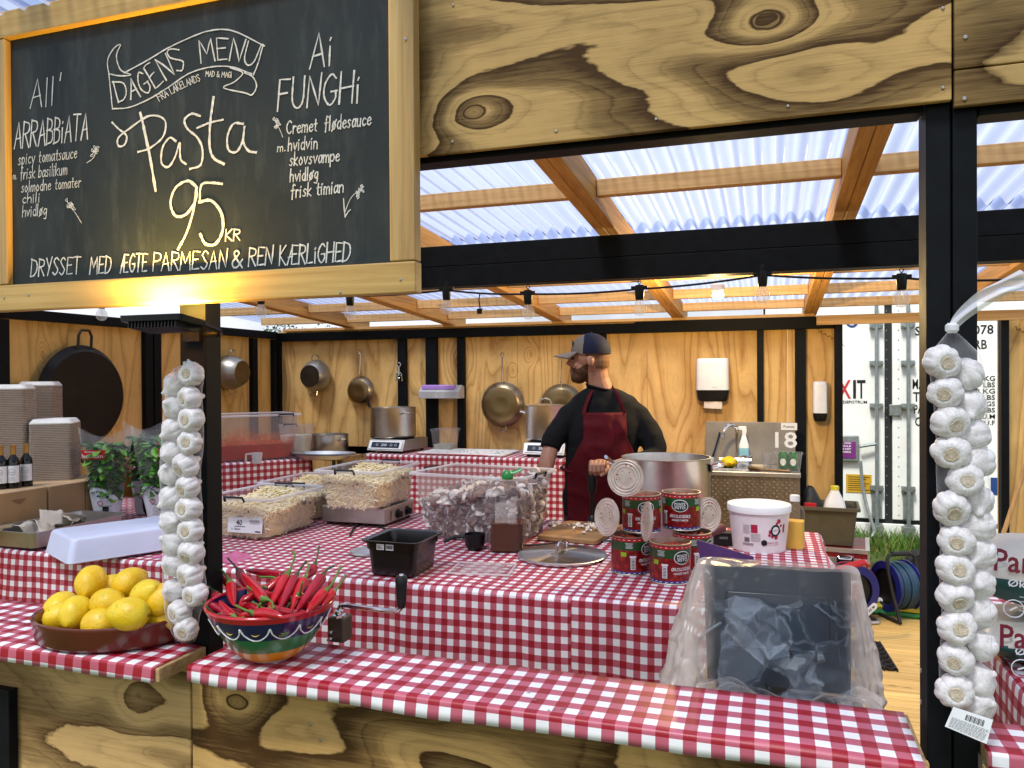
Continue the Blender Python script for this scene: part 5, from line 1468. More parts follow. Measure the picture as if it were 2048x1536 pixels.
# purple folder
ps = [atY(1393,1079,2.80), atY(1506,1113,2.74), atY(1515,1139,2.73), atY(1411,1146,2.79)]
t = thing('purple_folder', 'purple folder standing tilted in front of the tomato cans', 'folder', ps[3], local=False)
b = MB(); nb = Vector((0,.004,0)); low = [ps[3] + Vector((0,0,-.06)), ps[2] + Vector((0,0,-.055))]
V = [ps[0], ps[1], ps[2], low[1], low[0]]
b.add(V + [p + nb for p in V], [(4,3,2,1,0),(5,6,7,8,9)] + [(i, (i+1)%5, (i+1)%5+5, i+5) for i in range(5)]); b.build('folder_cover', M_('purple_card', (.075,.028,.13), .55, 0, .4, .1), t, smooth=0, fix=True)
# white bucket
q = Vector((-.047, 3.60, ZP + .006)); t = thing('white_bucket', 'white plastic bucket with a red printed label on the gingham cloth', 'bucket', q)
RB0, RB1, HB = .112, .132, .205
b = MB(); b.lathe([(RB0-.008,0),(RB0,.005),(RB1-.002,HB-.03),(RB1+.001,HB-.03)], 56, cap1=False); b.build('bucket_wall', M_('milky_white_plastic', (.78,.74,.75), .35, 0, .5, .06, Subsurface_Weight=.1), t, smooth=50)
b = MB(); b.lathe([(RB1+.001,HB-.032),(RB1+.004,HB-.030),(RB1+.005,HB-.004),(RB1+.002,HB),(RB1-.008,HB),(RB1-.012,HB-.006),(.001,HB-.005)], 56, cap0=False, cap1=False); b.build('bucket_lid', m_white, t, smooth=40)
def on_bk(phi, z0):
    def f(x, y):
        z = z0 + y; r = RB0 + (RB1-RB0)*z/HB + .0012; a = x/r + phi + math.atan2(q.x, q.y)*-1
        return (r*math.sin(a), -r*math.cos(a), z)
    return f
def bkq(b, phi, z0, W, H, mi=0, ell=False, lift=0):
    f = on_bk(phi, z0)
    def g(u, v):
        p = f((2*u-1)*W/2, (2*v-1)*H/2*(math.sqrt(max(0,1-(2*u-1)**2)) if ell else 1)); return (p[0]*(1+lift), p[1]*(1+lift), p[2])
    b.grid(g, 14, 4, None, mi)
b = MB(); bkq(b, -.16, .112, .028, .036)
for (a, z, s_) in ((.62,.135,.012),(.70,.145,.02),(.56,.12,.016),(.40,.10,.018),(.75,.10,.014),(.36,.085,.012),(.80,.125,.012),(.62,.075,.018),(.47,.08,.014)): bkq(b, a, z, s_, s_, 0, True)
bkq(b, .95, .112, .012, .036); put_text(b, 'HINDBÆR & CREME', .05, .006, on_bk(.5, .052)); put_text(b, 'SYLTETØJ TIL DESSERT', .06, .005, on_bk(.5, .042)); b.build('red_print', M_('raspberry_print', (.42,.01,.05), .5), t, smooth=0)
b = MB(); bkq(b, .58, .105, .046, .052, 0, True, .004); bkq(b, .18, .052, .026, .026, 0, True, .004)
for k in range(9): bkq(b, -.52 + k*.022, .062, .0016, .020)
for k in range(3): bkq(b, -.40, .046 - k*.004, .05, .0014)
b.build('dark_print', m_ink, t, smooth=0)
b = MB(); bkq(b, .58, .105, .030, .034, 0, True, .008); b.build('logo_disc', m_whitep, t, smooth=0)
b = MB(); put_text(b, 'KITT', .020, .009, lambda x, y: tuple(c*1.012 if i < 2 else c for i, c in enumerate(on_bk(.58, .105)(x, y))))
for k in range(8): bkq(b, -.44, .125 - k*.005, .030, .0013)
for k in range(7): bkq(b, -.12, .088 - k*.005, .04, .0013)
b.build('small_print', M_('grey_ink', (.12,.13,.12), .6), t, smooth=0)
# juice bottle
q = Vector((.105, 3.66, ZP + .006)); t = thing('juice_bottle', 'clear square bottle half full of yellow juice beside the bucket', 'bottle', q, R(-6))
b = MB(); b.rr([(0,.036,.036,.012),(.004,.040,.040,.014),(.165,.040,.040,.014),(.185,.030,.030,.02),(.196,.019,.019,.018),(.215,.018,.018,.017)], 5); b.build('bottle_wall', m_clearthin, t)
b = MB(); b.rr([(.003,.034,.034,.012),(.006,.0375,.0375,.013),(.125,.0375,.0375,.013)], 5); b.build('juice', M_('yellow_juice', (.80,.48,.06), .3, 0, .5, .08), t)
b = MB(); b.lathe([(.021,.212),(.021,.236),(.018,.239)], 18); b.build('cap', m_white, t)
# ------------------------------------------------------------------ left side of the prep table
GL = ZP + .004
# upturned white tub
a_ = Vector((-2.745, 2.479)); e1 = Vector((-3.065, 2.587)) - a_; e2 = Vector((.164, .32)).normalized()
c_ = a_ + e1/2 + e2*.27
ang = math.atan2(e2.y, e2.x)
t = thing('white_tub', 'white plastic food tub lying upside down over the table edge behind the lemons', 'tub', (c_.x, c_.y, GL + .008), ang)
b = MB(); b.rr([(0,.285,.182,.03),(.004,.288,.185,.03),(.012,.284,.181,.03),(.09,.268,.166,.03),(.098,.262,.160,.03),(.101,.25,.148,.03)], 6)
b.build('tub_wall', M_('milky_tub_plastic', (.56,.60,.76), .4, 0, .5, .08, 4, Subsurface_Weight=.15), t, smooth=50)
# steel tray with paper wrappers
t = thing('steel_tray', 'deep steel tray holding paper wrappers at the left end of the table', 'tray', (-3.30, 2.87, GL + .006))
b = MB(); b.rr([(0,.135,.235,.03),(.006,.148,.25,.035),(.075,.158,.26,.04),(.077,.172,.274,.045),(.081,.172,.274,.045),(.079,.156,.258,.038),(.010,.144,.246,.03),(.006,.13,.23,.028)], 6); b.build('tray_wall', m_sinks, t, smooth=40)
rnd = random.Random(17)
m_wrap = M_('wrapper_paper', (.56,.50,.42), .8, 0, .2, .12, 12)
for i in range(8):
    x0, y0, az = rnd.uniform(-.09,.07), rnd.uniform(-.17,.08), rnd.uniform(-.7,.7)
    sd = rnd.uniform(0, 50); L0, W0 = rnd.uniform(.11,.15), rnd.uniform(.09,.12)
    p = Vector((-3.30 + x0, 2.87 + y0, GL + .045 + .006*i))
    t2 = tag(None, None) if False else None
    b = MB(); A = RZ(az) @ RX(rnd.uniform(-.35,.35)) @ RY(rnd.uniform(-.4,.4))
    b.grid(lambda u, v: ((u-.5)*L0*(1-.3*v), (v-.5)*W0, .018*math.sin(u*5+sd) + .016*noise.noise((u*4,v*4,sd)) + .03*abs(u-.5)), 10, 8, A)
    o = b.build('paper_wrapper', m_wrap, None, smooth=30); o.location = p; o.modifiers.new('thick','SOLIDIFY').thickness = .0008
    tag(o, 'crumpled beige paper wrapper in the steel tray at the left end of the table', 'paper', 'paper wrappers in the steel tray')
# cardboard boxes
def carton(label, x0, x1, y0, y1, z0, z1, damage=False):
    t = thing('cardboard_box', label, 'box', ((x0+x1)/2, (y0+y1)/2, z0), local=False)
    b = MB(); b.box(x0, x1, y0, y1, z0, z1-.004); b.build('carton', m_card, t, smooth=0, bevel=.003)
    b = MB(); ym = (y0+y1)/2; b.box(x0, x1+.001, y0+.001, ym-.0015, z1-.004, z1); b.box(x0, x1+.001, ym+.0015, y1-.001, z1-.004, z1+.0006); b.build('top_flaps', M_('pale_cardboard', (.50,.34,.19), .8, 0, .2, .12), t, smooth=0)
    b = MB()
    if damage:
        q = atX(38, 1003, x1+.001)
        b.grid(lambda u, v: (x1 + .0012 + .006*v*u, q.y-.035+.07*u, q.z+.012-.03*v*math.sin(PI*(u*.9+.05))*(.7+.5*noise.noise((u*5,3,1)))), 9, 4); b.build('torn_patch', M_('torn_cardboard', (.20,.11,.05), .9), t, smooth=0)
    b = MB(); b.box(x1+.0003, x1+.0012, ym-.002, ym+.002, z0, z1); b.build('seam', M_('dark_seam', (.12,.07,.03), .9), t, smooth=0)
CT = 1.010
carton('brown cardboard box with a torn hole at the left edge under the wine bottles', -4.02, -3.505, 2.30, 2.985, GL, CT, True)
carton('brown cardboard box between the torn box and the basil', -4.02, -3.50, 2.995, 3.43, GL, CT)
table('side_table', 'low table hidden beneath the cardboard boxes at the left wall', -4.33, -4.07, 2.5, 4.0, GL)
# wine bottles
def wine():
    t = thing('wine_bottle', 'small dark wine bottle with a pale label standing on the torn box, leftmost', 'bottle', (0,0,0), 0, 'wine bottles on the cardboard box')
    b = MB(); b.lathe([(.026,0),(.029,.004),(.029,.125),(.026,.145),(.012,.165),(.0105,.205),(.0125,.207),(.0125,.216),(.009,.217)], 24); b.build('bottle_glass', M_('dark_green_glass', (.006,.008,.006), .08), t)
    b = MB(); b.lathe([(.0125,.170),(.0115,.205),(.013,.207),(.013,.218),(.001,.219)], 20, cap0=False); b.build('foil_capsule', M_('gold_foil', (.42,.22,.05), .4, .7), t)
    b = MB(); b.grid(lambda u, v: (.0296*math.sin((u-.5)*2.6), -.0296*math.cos((u-.5)*2.6), .03+.085*v), 14, 3); b.build('paper_label', m_whitep, t, smooth=180)
    b = MB(); fn = lambda z0: (lambda x, y: (.0301*math.sin(x/.03), -.0301*math.cos(x/.03), z0+y))
    for k in range(24):
        a = 2*PI*k/24; b.grid(lambda u, v: fn(.082)((.017-.0015*v)*math.cos(a+u*.27), (.017-.0015*v)*math.sin(a+u*.27)), 1, 1)
    put_text(b, 'VINO', .022, .006, fn(.083)); put_text(b, 'ROSSO', .02, .004, fn(.074))
    for k in range(5): b.grid(lambda u, v: fn(.037+.005*k)((u-.5)*.03, v*.0012), 3, 1)
    b.build('label_lettering', M_('grey_ink', (.12,.13,.12), .6), t, smooth=0)
    b = MB(); b.tube([(.0125*math.cos(a), .0125*math.sin(a), .158) for a in [2*PI*i/12 for i in range(13)]], .0015, 5); b.build('neck_string', M_('white_string', (.6,.58,.5), .8), t)
    return t
wb = wine()
for i, (px, py, lab) in enumerate(((2, 978, None), (27, 976, 'small dark wine bottle with a pale label on the torn box, middle one'), (53, 972, 'small dark wine bottle with a pale label on the torn box, nearest the tray stack'))):
    q = atZ(px, py, CT + .001); q.y -= .0; az = -math.atan2(q.x, q.y) * .0 + R(36)
    if i == 0: wb.location = (q.x, q.y, CT + .001); wb.rotation_euler = (0, 0, az)
    else: copy_thing(wb, (q.x, q.y, CT + .001), az, lab)
# stacks of takeaway boxes
def stack(label, q, w, z0, z1, rz, seed):
    t = thing('takeaway_stack', label, 'takeaway boxes', (q.x, q.y, z0), rz, 'stacks of takeaway boxes')
    rnd = random.Random(seed); b = MB(); z = 0; H = z1 - z0 - .028
    while z < H:
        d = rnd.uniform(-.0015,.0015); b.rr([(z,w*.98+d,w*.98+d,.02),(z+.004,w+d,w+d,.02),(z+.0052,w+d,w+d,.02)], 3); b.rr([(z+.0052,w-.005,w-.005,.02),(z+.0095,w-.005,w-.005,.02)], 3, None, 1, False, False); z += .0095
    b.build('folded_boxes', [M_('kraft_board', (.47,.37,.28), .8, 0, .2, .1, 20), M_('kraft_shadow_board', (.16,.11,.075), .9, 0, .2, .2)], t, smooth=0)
    b = MB(); b.rr([(H,w*1.0,w*1.0,.02),(H+.006,w*1.01,w*1.01,.022),(H+.024,w*.88,w*.88,.02),(H+.027,w*.86,w*.86,.02)], 4); b.build('top_tray', M_('white_board', (.72,.70,.66), .7), t)
    b = MB(); sd = seed
    n = 40
    def wrap(u, v):
        a = 2*PI*u; r = w*1.012/max(abs(math.cos(a)), abs(math.sin(a))); r = min(r, w*1.33)
        k = 1 + .012*noise.noise((math.cos(a)*3, math.sin(a)*3, v*9 + sd))
        return (r*k*math.cos(a), r*k*math.sin(a), H*v + .004*noise.noise((a*2, v*3, sd)))
    b.grid(wrap, 72, 14); b.build('shrink_wrap', clear('shrink_wrap', (.97,.96,.95), .80, .08, (.8,.78,.75), .3, 26), t, smooth=180)
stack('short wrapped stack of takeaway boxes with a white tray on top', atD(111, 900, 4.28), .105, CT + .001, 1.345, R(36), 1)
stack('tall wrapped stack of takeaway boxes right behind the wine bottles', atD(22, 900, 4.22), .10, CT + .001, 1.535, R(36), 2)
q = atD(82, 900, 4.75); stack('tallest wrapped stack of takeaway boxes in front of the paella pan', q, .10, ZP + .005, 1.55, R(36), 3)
# basil in sleeves
def basil(label, q, lab_side, seed, hh=.42, top=.115, words_='Basilikum', dark=False, red=None):
    t = thing('basil_plant', label, 'potted herb', (q.x, q.y, q.z), R(38) , 'basil plants in plastic sleeves')
    rnd = random.Random(seed)
    b = MB(); b.lathe([(.040,0),(.052,.085),(.053,.09),(.049,.088),(.045,.075)], 24); b.build('pot', m_black2, t)
    b = MB()
    for i in range(9):
        a = rnd.uniform(0,6.3); r = rnd.uniform(.01,.035); b.tube([(r*math.cos(a)*.6,r*math.sin(a)*.6,.08),(r*math.cos(a),r*math.sin(a),.2),(r*1.6*math.cos(a),r*1.6*math.sin(a),hh*.86)], .0022, 4)
    b.build('stems', M_('herb_stem', (.10,.20,.04), .6), t)
    b = MB()
    for i in range(430):
        z = .12 + (hh-.13)*rnd.random()**.75; k = (z/hh); r = (.018 + .066*k)*math.sqrt(rnd.uniform(.1,1)); a = rnd.uniform(0,6.3)
        L = rnd.uniform(.038,.070); W_ = L*rnd.uniform(.55,.7); el = rnd.uniform(-.6,.7)
        A = T(r*math.cos(a), r*math.sin(a), z) @ RZ(a + rnd.gauss(0,.6)) @ RY(-el) @ RX(rnd.gauss(0,.35)); cup = rnd.uniform(.1,.4)
        b.grid(lambda u, v: (L*u, W_*(v-.5)*2*.5*math.sin(PI*min(1,u*.93+.07))**.8*1.0, cup*W_*abs(v-.5)**1.3 - .25*L*u*u + .12*W_*(abs(v-.5) < .01)), 5, 4, A, rnd.choice((0,0,1,2)))
    b.build('leaves', [M_('basil_leaf', (.065,.23,.022), .4, 0, .5, .3, 40), M_('basil_leaf_light', (.16,.38,.045), .4, 0, .5, .3, 40), M_('basil_leaf_dark', (.017,.06,.010), .4, 0, .5, .3, 40)], t, smooth=60)
    def sl(a, z, off=0): k = z/(hh+.06); r = .054 + (top-.054)*k**.9 + off + .004*noise.noise((math.cos(a)*2, math.sin(a)*2, z*12 + seed)); return (r*math.cos(a), r*.72*math.sin(a), z)
    b = MB(); b.grid(lambda u, v: sl(2*PI*u, .10 + (hh-.04)*v + .03*v*math.sin(2*PI*u*2+1)), 44, 16)
    b.build('clear_sleeve', clear('crinkled_sleeve', (.98,.98,.98), .86, .07, (.85,.87,.9), .25, 24), t, smooth=180)
    b = MB(); b.grid(lambda u, v: sl(2*PI*u, (.12 + .075*abs(math.sin(2*PI*u*1.0+.6)))*v, .001), 44, 8); b.build('printed_sleeve', M_('white_sleeve_print', (.62,.67,.72), .35, 0, .5, .12), t, smooth=180)
    def lab(z0, a0): return lambda x, y: (lambda p: (p[0], p[1], p[2]))(sl(a0 + x/.085, z0 + y, .010))
    b = MB(); a0 = -PI/2 + lab_side
    mm = red or m_red
    b.grid(lambda u, v: lab(hh*.87, a0)((u-.5)*.105, (v-.5)*.048), 10, 3); b.build('red_label', mm, t, smooth=180)
    b = MB(); put_text(b, words_, .088, .020, lambda x, y: sl(a0 + x/.085, hh*.87 - .008 + y, .0115)); put_text(b, 'Økologisk', .05, .010, lambda x, y: sl(a0 + x/.085, hh*.87 + .014 + y, .0115)); b.build('label_lettering', m_whitep, t, smooth=0)
    b = MB()
    for k in range(6): b.grid(lambda u, v: sl(-PI/2 + (u-.5)*(.9 - .1*(k % 3)), .035 + k*.008 + v*.0018, .0025), 8, 1)
    put_text(b, 'BENYTTES FRISK', .06, .006, lambda x, y: sl(-PI/2 + x/.07, .092 + y, .0025)); b.build('small_print', M_('grey_ink', (.12,.13,.12), .6), t, smooth=0)
    b = MB(); b.grid(lambda u, v: sl(-PI/2 + .5 + (u-.5)*.34, .108 + v*.016, .003), 4, 2); b.build('leaf_label', m_leafg, t, smooth=0)
    b = MB(); pr_ = [sl(-PI/2 - .35 + .17*math.cos(k*PI/8), .110 + .012*math.sin(k*PI/8), .003) for k in range(17)]; b.tube(pr_, .0018, 4); b.build('round_mark', m_red, t)
q = Vector((-3.42, 3.28, ZP + .006)); basil('basil plant in a clear sleeve with the red Basilikum label on its left', q, -.55, 3, .43, .132)
q = Vector((-3.20, 3.42, ZP + .006)); basil('basil plant in a white printed sleeve next to the left garlic string', q, .55, 8, .43, .132, 'Basilikum')
q = Vector((-3.42, 3.56, ZP + .006)); basil('basil plant standing behind the other two, only its red top label showing', q, .2, 12, .45, .118, 'Basilikum')
# pink bag
t = MB(); qa, qb = atZ(326, 1112, ZP), atZ(520, 1112, ZP)
def pk(u, v): x = qa.x + (qb.x-qa.x)*u; y = 2.665 + .14*v + .02*math.sin(u*9); e = min(u,1-u,v,1-v)*8; return (x, y, GL + .003 + min(1,e)*(.016 + .016*noise.noise((u*9,v*4,3))))
t.grid(pk, 40, 14)
o = t.build('pink_bag', clear('pink_plastic', (1,.62,.85), .25, .25, (.80,.28,.50), .2), None, smooth=180); tag(o, 'flat pink plastic bag lying on the table behind the dark post', 'plastic bag')

# ------------------------------------------------------------------ corner table and back counter things
def onc(px, py, z=ZB): q = atZ(px, py, z); return q
rot = math.atan2(dc.y, dc.x)
q = Ac + dc*(Lc*.68) + Vector((-dc.y, dc.x))*.235
t = thing('sauce_bin', 'big clear bin with tomato sauce splashed up its sides', 'storage bin', (q.x, q.y, ZB + .004), rot)
bin_parts(t, .31, .215, .335, .03, 'x', ())
b = MB(); b.tube([(.15,-.238,.318),(.15,-.248,.336),(.26,-.248,.336),(.26,-.238,.318)], [(.008,.006)]*4, 6); b.build('handle', m_black2, t)
b = MB(); b.rr([(.010,.268,.172,.02),(.115,.282,.186,.022)], 5); b.build('tomato_sauce', M_('tomato_sauce', (.40,.012,.002), .3, 0, .5, .3, 14), t)
ts = NT('sauce_film'); nn = ts.noise(ts.coord('Object', (4,4,3)), 2.6, 6, .7, .6); sp_ = ts.n('SeparateXYZ'); ts.l(ts.coord('Object'), sp_.inputs[0])
fz = ts.math('SUBTRACT', ts.math('MULTIPLY', nn, 1.3), ts.math('MULTIPLY_ADD', sp_.outputs[2], 3.4, -.02)); fz = ts.math('MINIMUM', ts.math('MAXIMUM', ts.math('MULTIPLY', fz, 2.2), 0), .8)
tr_ = ts.n('BsdfTransparent'); pb = ts.bsdf((.55,.14,.03), .35); mm_ = ts.n('MixShader'); ts.l(fz, mm_.inputs[0]); ts.l(tr_.outputs[0], mm_.inputs[1]); ts.l(pb.outputs[0], mm_.inputs[2]); m_film = ts.done(mm_)
b = MB(); b.rr([(.116,.283,.187,.022),(.26,.298,.203,.024)], 5, cap0=False, cap1=False); b.build('sauce_film', m_film, t)
q2 = Ac + dc*(Lc*.80) + Vector((-dc.y, dc.x))*.02
t = thing('measuring_cup', 'small white measuring cup on the table edge in front of the sauce', 'cup', (*(Ac + dc*(Lc*.62) + Vector((-dc.y, dc.x))*.0).to_tuple(), ZB + .004), rot)
t.location.x += -dc.y*.045*0 ; t.location = (Ac.x + dc.x*Lc*.66 - dc.y*.0, Ac.y + dc.y*Lc*.66 + dc.x*.0, ZB + .004)
q = atD(514, 912, 5.45); t.location = (q.x, q.y, ZB + .006)
b = MB(); b.lathe([(.030,0),(.038,.075),(.036,.075),(.028,.004)], 20); b.tube([(-.036,0,.07),(-.075,0,.068),(-.078,0,.02),(-.07,0,.018)], [(.005,.009)]*4, 6); b.build('cup_body', clear('milky_cup', (.95,.95,.95), .2, .3, (.8,.8,.82), .1), t)
q = atD(601, 900, 6.0); t = thing('white_bin', 'tall clear tub of white cream just behind the sauce bin', 'tub', (q.x-.05, q.y+.02, ZB + .004), R(10))
b = MB(); b.rr([(0,.09,.08,.02),(.235,.108,.095,.025),(.237,.12,.107,.028),(.243,.12,.107,.028),(.24,.106,.093,.024),(.006,.087,.077,.018)], 4); b.build('tub_wall', m_clearbin, t)
b = MB(); b.rr([(.006,.084,.074,.018),(.16,.10,.087,.02)], 4); b.build('cream', M_('white_cream', (.72,.68,.58), .4), t)
b = MB(); b.tube([(-.05,-.11,.236),(-.045,-.122,.25),(.05,-.122,.25),(.055,-.11,.236)], .006, 6); b.build('handle', m_black2, t)
table('corner_shelf', 'small table in the back corner under the shallow steel pot', -3.76, -3.10, 5.20, 6.10, ZB - .004)
q = Vector((-3.38, 5.45)); t = thing('shallow_pot', 'shallow steel pot in the back corner beside the induction hob', 'pot', (q.x, q.y, ZB + .002), R(-20))
b = MB(); b.lathe([(.145,0),(.153,.008),(.154,.145),(.158,.148),(.158,.152),(.151,.150),(.150,.012),(.14,.006)], 48); b.build('pot_wall', m_steelv, t, smooth=50)
for s_ in (0, PI):
    b = MB(); b.tube([(.152,-.035,.11),(.19,-.03,.118),(.20,0,.12),(.19,.03,.118),(.152,.035,.11)], .006, 6, RZ(s_)); b.build('handle', m_chrome, t)
q = atD(640, 918, 5.75); t = thing('foil_tray_stack', 'stack of ribbed aluminium foil trays on the table corner', 'foil trays', (q.x, q.y+.05, ZB + .001), R(8))
b = MB()
for i in range(3): b.lathe([(.16,.006*i),(.20,.03+.006*i),(.222,.032+.006*i),(.222,.034+.006*i),(.20,.033+.006*i),(.158,.009+.006*i)], 80, SC(1.12,.62,1), lobes=lambda a, z: 1 + .006*math.sin(a*40))
b.build('tray_stack', M_('foil', (.62,.62,.63), .35, .9), t, smooth=30)
def hob(label, x, y, rz=0):
    t = thing('induction_hob', label, 'induction hob', (x, y, ZB + .003), rz, 'induction hobs on the back counter')
    b = MB(); b.ext([(-.20,.018),(.22,.018),(.22,.105),(-.155,.105)], -.165, .165, Matrix(((0,1,0,0),(1,0,0,0),(0,0,1,0),(0,0,0,1)))); b.build('hob_body', m_sinks, t, fix=True, bevel=.004)
    A = frame((0, -.179, .063), (1,0,0), (0,.045,.087))
    b = MB(); b.rr([(.0015,.150,.034,.006),(.003,.150,.034,.006)], 4, A); b.build('front_trim', m_white, t)
    b = MB(); b.rr([(.0035,.128,.024,.004),(.005,.128,.024,.004)], 4, A); b.build('control_panel', M_('navy_panel', (.010,.016,.035), .2), t)
    b = MB()
    for x_ in (-.075,.055,.095): b.tube([(x_+.009*math.cos(a), .009*math.sin(a), .0055) for a in [2*PI*k/14 for k in range(15)]], .0016, 4, A)
    put_text(b, '2000', .05, .022, lambda x_, y_: A @ Vector((-.012+x_, y_, .0056))); b.build('panel_display', M_('pale_display', (.55,.60,.62), .4), t, smooth=0)
    b = MB(); b.rr([(.1055,.15,.16,.01),(.109,.15,.16,.01)], 3, T(0,.03,0)); b.build('glass_top', M_('black_glass', (.008,.008,.009), .08), t)
    for x_ in (-.13,.13):
        for y_ in (-.15,.18):
            b = MB(); b.lathe([(.016,0),(.014,.018)], 10, T(x_,y_,0)); b.build('foot', m_rubber, t)
    return t
def potc(label, x, y, r, h, rz, lid=False):
    t = thing('cooking_pot', label, 'pot', (x, y, ZB + .114), rz)
    b = MB(); b.lathe([(r-.012,0),(r-.002,.008),(r,.02),(r,h-.004),(r+.004,h),(r+.004,h+.004),(r-.002,h+.003),(r-.003,.02),(r-.015,.008)], 56); b.build('pot_wall', m_steelv, t, smooth=50)
    for s_ in (0, PI):
        b = MB(); b.tube([(r-.002,-.05,h-.05),(r+.035,-.045,h-.04),(r+.05,0,h-.038),(r+.035,.045,h-.04),(r-.002,.05,h-.05)], .0065, 6, RZ(s_)); b.build('handle', m_chrome, t)
    if lid:
        b = MB(); b.lathe([(r+.002,h+.005),(r*.9,h+.008),(.001,h+.02)], 48, cap0=False, cap1=False); b.tube([(-.05,0,h+.016),(-.035,0,h+.05),(0,0,h+.06),(.035,0,h+.05),(.05,0,h+.016)], .006, 6); b.build('pot_lid', m_chrome2, t)
    return t
q = atY(760, 905, 5.50); hx_ = q.x; hob('induction hob under the open pot on the back counter', hx_ + .04, 5.72, R(-4))
q = atY(785, 870, 5.75); t = potc('open steel pot on the hob at the back, dark tool handle sticking out', q.x, 5.76, .188, .245, R(-30))
b = MB(); b.tube([(-.10,-.13,.20),(-.115,-.16,.27),(-.12,-.17,.32)], [(.008,.005),(.012,.007),(.012,.007)], 8); b.build('tool_handle', m_black2, t)
q = atY(1085, 905, 5.5); hob('induction hob half hidden behind the cook\'s arm', q.x, 5.74, R(-3))
q = atY(1090, 870, 5.78); potc('tall steel pot with a lid on the hob behind the cook', q.x, 5.79, .155, .265, R(15), True)
q = atY(884, 900, 5.78); t = thing('food_box', 'small clear food box with a lid at the back between the studs', 'food box', (q.x, 5.85, ZB + .003))
b = MB(); b.rr([(0,.075,.075,.015),(.165,.093,.093,.02),(.167,.10,.10,.022),(.18,.10,.10,.022),(.182,.09,.09,.02)], 4); b.build('box_wall', m_clearbin, t)
b = MB(); b.rr([(.004,.071,.071,.014),(.055,.077,.077,.015)], 4); b.build('box_contents', M_('dried_herbs', (.30,.30,.25), .9, bump=.8), t)
q = atY(940, 905, 5.72); t = thing('white_cutting_board', 'long white cutting board with green herb crumbs on the back counter', 'cutting board', (q.x, 5.70, ZB + .004), R(-1))
b = MB(); b.rr([(0,.36,.20,.015),(.016,.36,.20,.015)], 4); b.build('board', m_white, t, bevel=.003)
b = MB(); rr_ = random.Random(2)
for i in range(26): b.ball((rr_.uniform(-.34,.34), rr_.uniform(-.19,.1), .018), rr_.uniform(.003,.009), rr_.uniform(.003,.006), .002, 5)
b.build('herb_crumbs', M_('herb_green', (.06,.13,.02), .8), t, smooth=0)
b = MB(); b.tube(crom([(.36,-.19,.006),(.10,-.203,.006),(-.36,-.203,.006)], 4), .003, 5); b.build('red_edge', m_red, t)

# ------------------------------------------------------------------ right side: crate, case, reels, sacks
q = atD(1655, 1050, 5.0)
CRX = atY(1655, 900, 5.55).x
t = thing('red_case', 'red flight case with metal edges under the olive crate', 'flight case', (CRX + .04, 5.66, .002), R(-6))
zc = atD(1690, 1110, 4.85).z
zc = .42
b = MB(); b.box(-.36,.22,-.2,.24,0,zc); b.build('case_body', M_('red_case_panel', (.20,.008,.010), .4), t, smooth=0)
b = MB()
for (x0,x1,y0,y1,z0,z1) in ((-.365,.225,-.206,-.195,zc-.022,zc+.004),(-.365,.225,-.207,-.2,zc-.10,zc-.055),(.213,.226,-.206,.245,zc-.022,zc+.004),(-.365,.225,-.206,-.18,zc,zc+.005),(.20,.226,-.18,.245,zc,zc+.0045),(.212,.2265,-.2065,-.19,0,zc-.023)): b.box(x0,x1,y0,y1,z0,z1)
b.build('metal_edges', M_('case_aluminium', (.62,.60,.56), .35, .8), t, smooth=0, bevel=.001)
for x in (-.2,.08):
    b = MB(); b.box(x-.05,x+.05,-.212,-.2075,zc-.115,zc-.035); b.box(x-.02,x+.02,-.222,-.2125,zc-.10,zc-.05); b.tube([(x-.04,-.213,zc-.045),(x-.035,-.225,zc-.06),(x+.035,-.225,zc-.06),(x+.04,-.213,zc-.045)], .004, 6); b.build('latch', m_chrome, t)
t = thing('olive_crate', 'olive grey plastic crate with cleaning things standing on the red case', 'crate', (CRX, 5.66, zc + .007), R(-3))
m_olive = M_('olive_plastic', (.085,.072,.042), .5)
b = MB(); b.rr([(0,.155,.13,.02),(.005,.16,.135,.02),(.235,.185,.16,.02),(.237,.205,.18,.025),(.258,.205,.18,.025),(.258,.19,.165,.022),(.01,.152,.127,.018)], 4); b.build('crate_wall', m_olive, t)
t2 = thing('milk_jug', 'white plastic jug with a yellow cap in the olive crate', 'jug', (CRX + .05, 5.64, zc + .02))
b = MB(); b.rr([(0,.07,.06,.03),(.20,.075,.065,.035),(.27,.06,.05,.035),(.33,.03,.028,.025),(.345,.026,.026,.024)], 5); b.build('jug_body', m_white, t2)
b = MB(); b.lathe([(.028,.343),(.028,.368),(.02,.372)], 16); b.build('cap', M_('yellow_cap', (.7,.62,.05), .4), t2)
t2 = thing('black_bag', 'dark lumpy bag with a red print in the olive crate beside the jug', 'bag', (CRX - .10, 5.65, zc + .02))
b = MB(); b.grid(lambda u, v: ((.075+.02*noise.noise((3*math.cos(2*PI*u),3*math.sin(2*PI*u),v*4)))*math.cos(2*PI*u)*math.sin(PI*(.02+.96*v))**.6, .08*math.sin(2*PI*u)*math.sin(PI*(.02+.96*v))**.6, .36*v + .02*noise.noise((u*6,v*6,4))), 24, 16); b.build('bag_cloth', m_rubber, t2, smooth=180)
b = MB(); b.box(-.05,.03,-.088,-.083,.18,.26); b.build('red_print', m_red, t2, bevel=.01)
# folded red trolley arm on the case
t = thing('red_lever', 'red plastic lever lying beside the cable reels', 'lever', atD(1700, 1135, 4.55), local=False)
b = MB(); b.tube([atD(1672, 1140, 4.5), atD(1700, 1132, 4.5), atD(1728, 1124, 4.52), atD(1735, 1128, 4.55)], [(.02,.012),(.024,.014),(.02,.014),(.024,.014)], 8); b.build('lever_arm', M_('red_lever_plastic', (.45,.012,.015), .35), t)
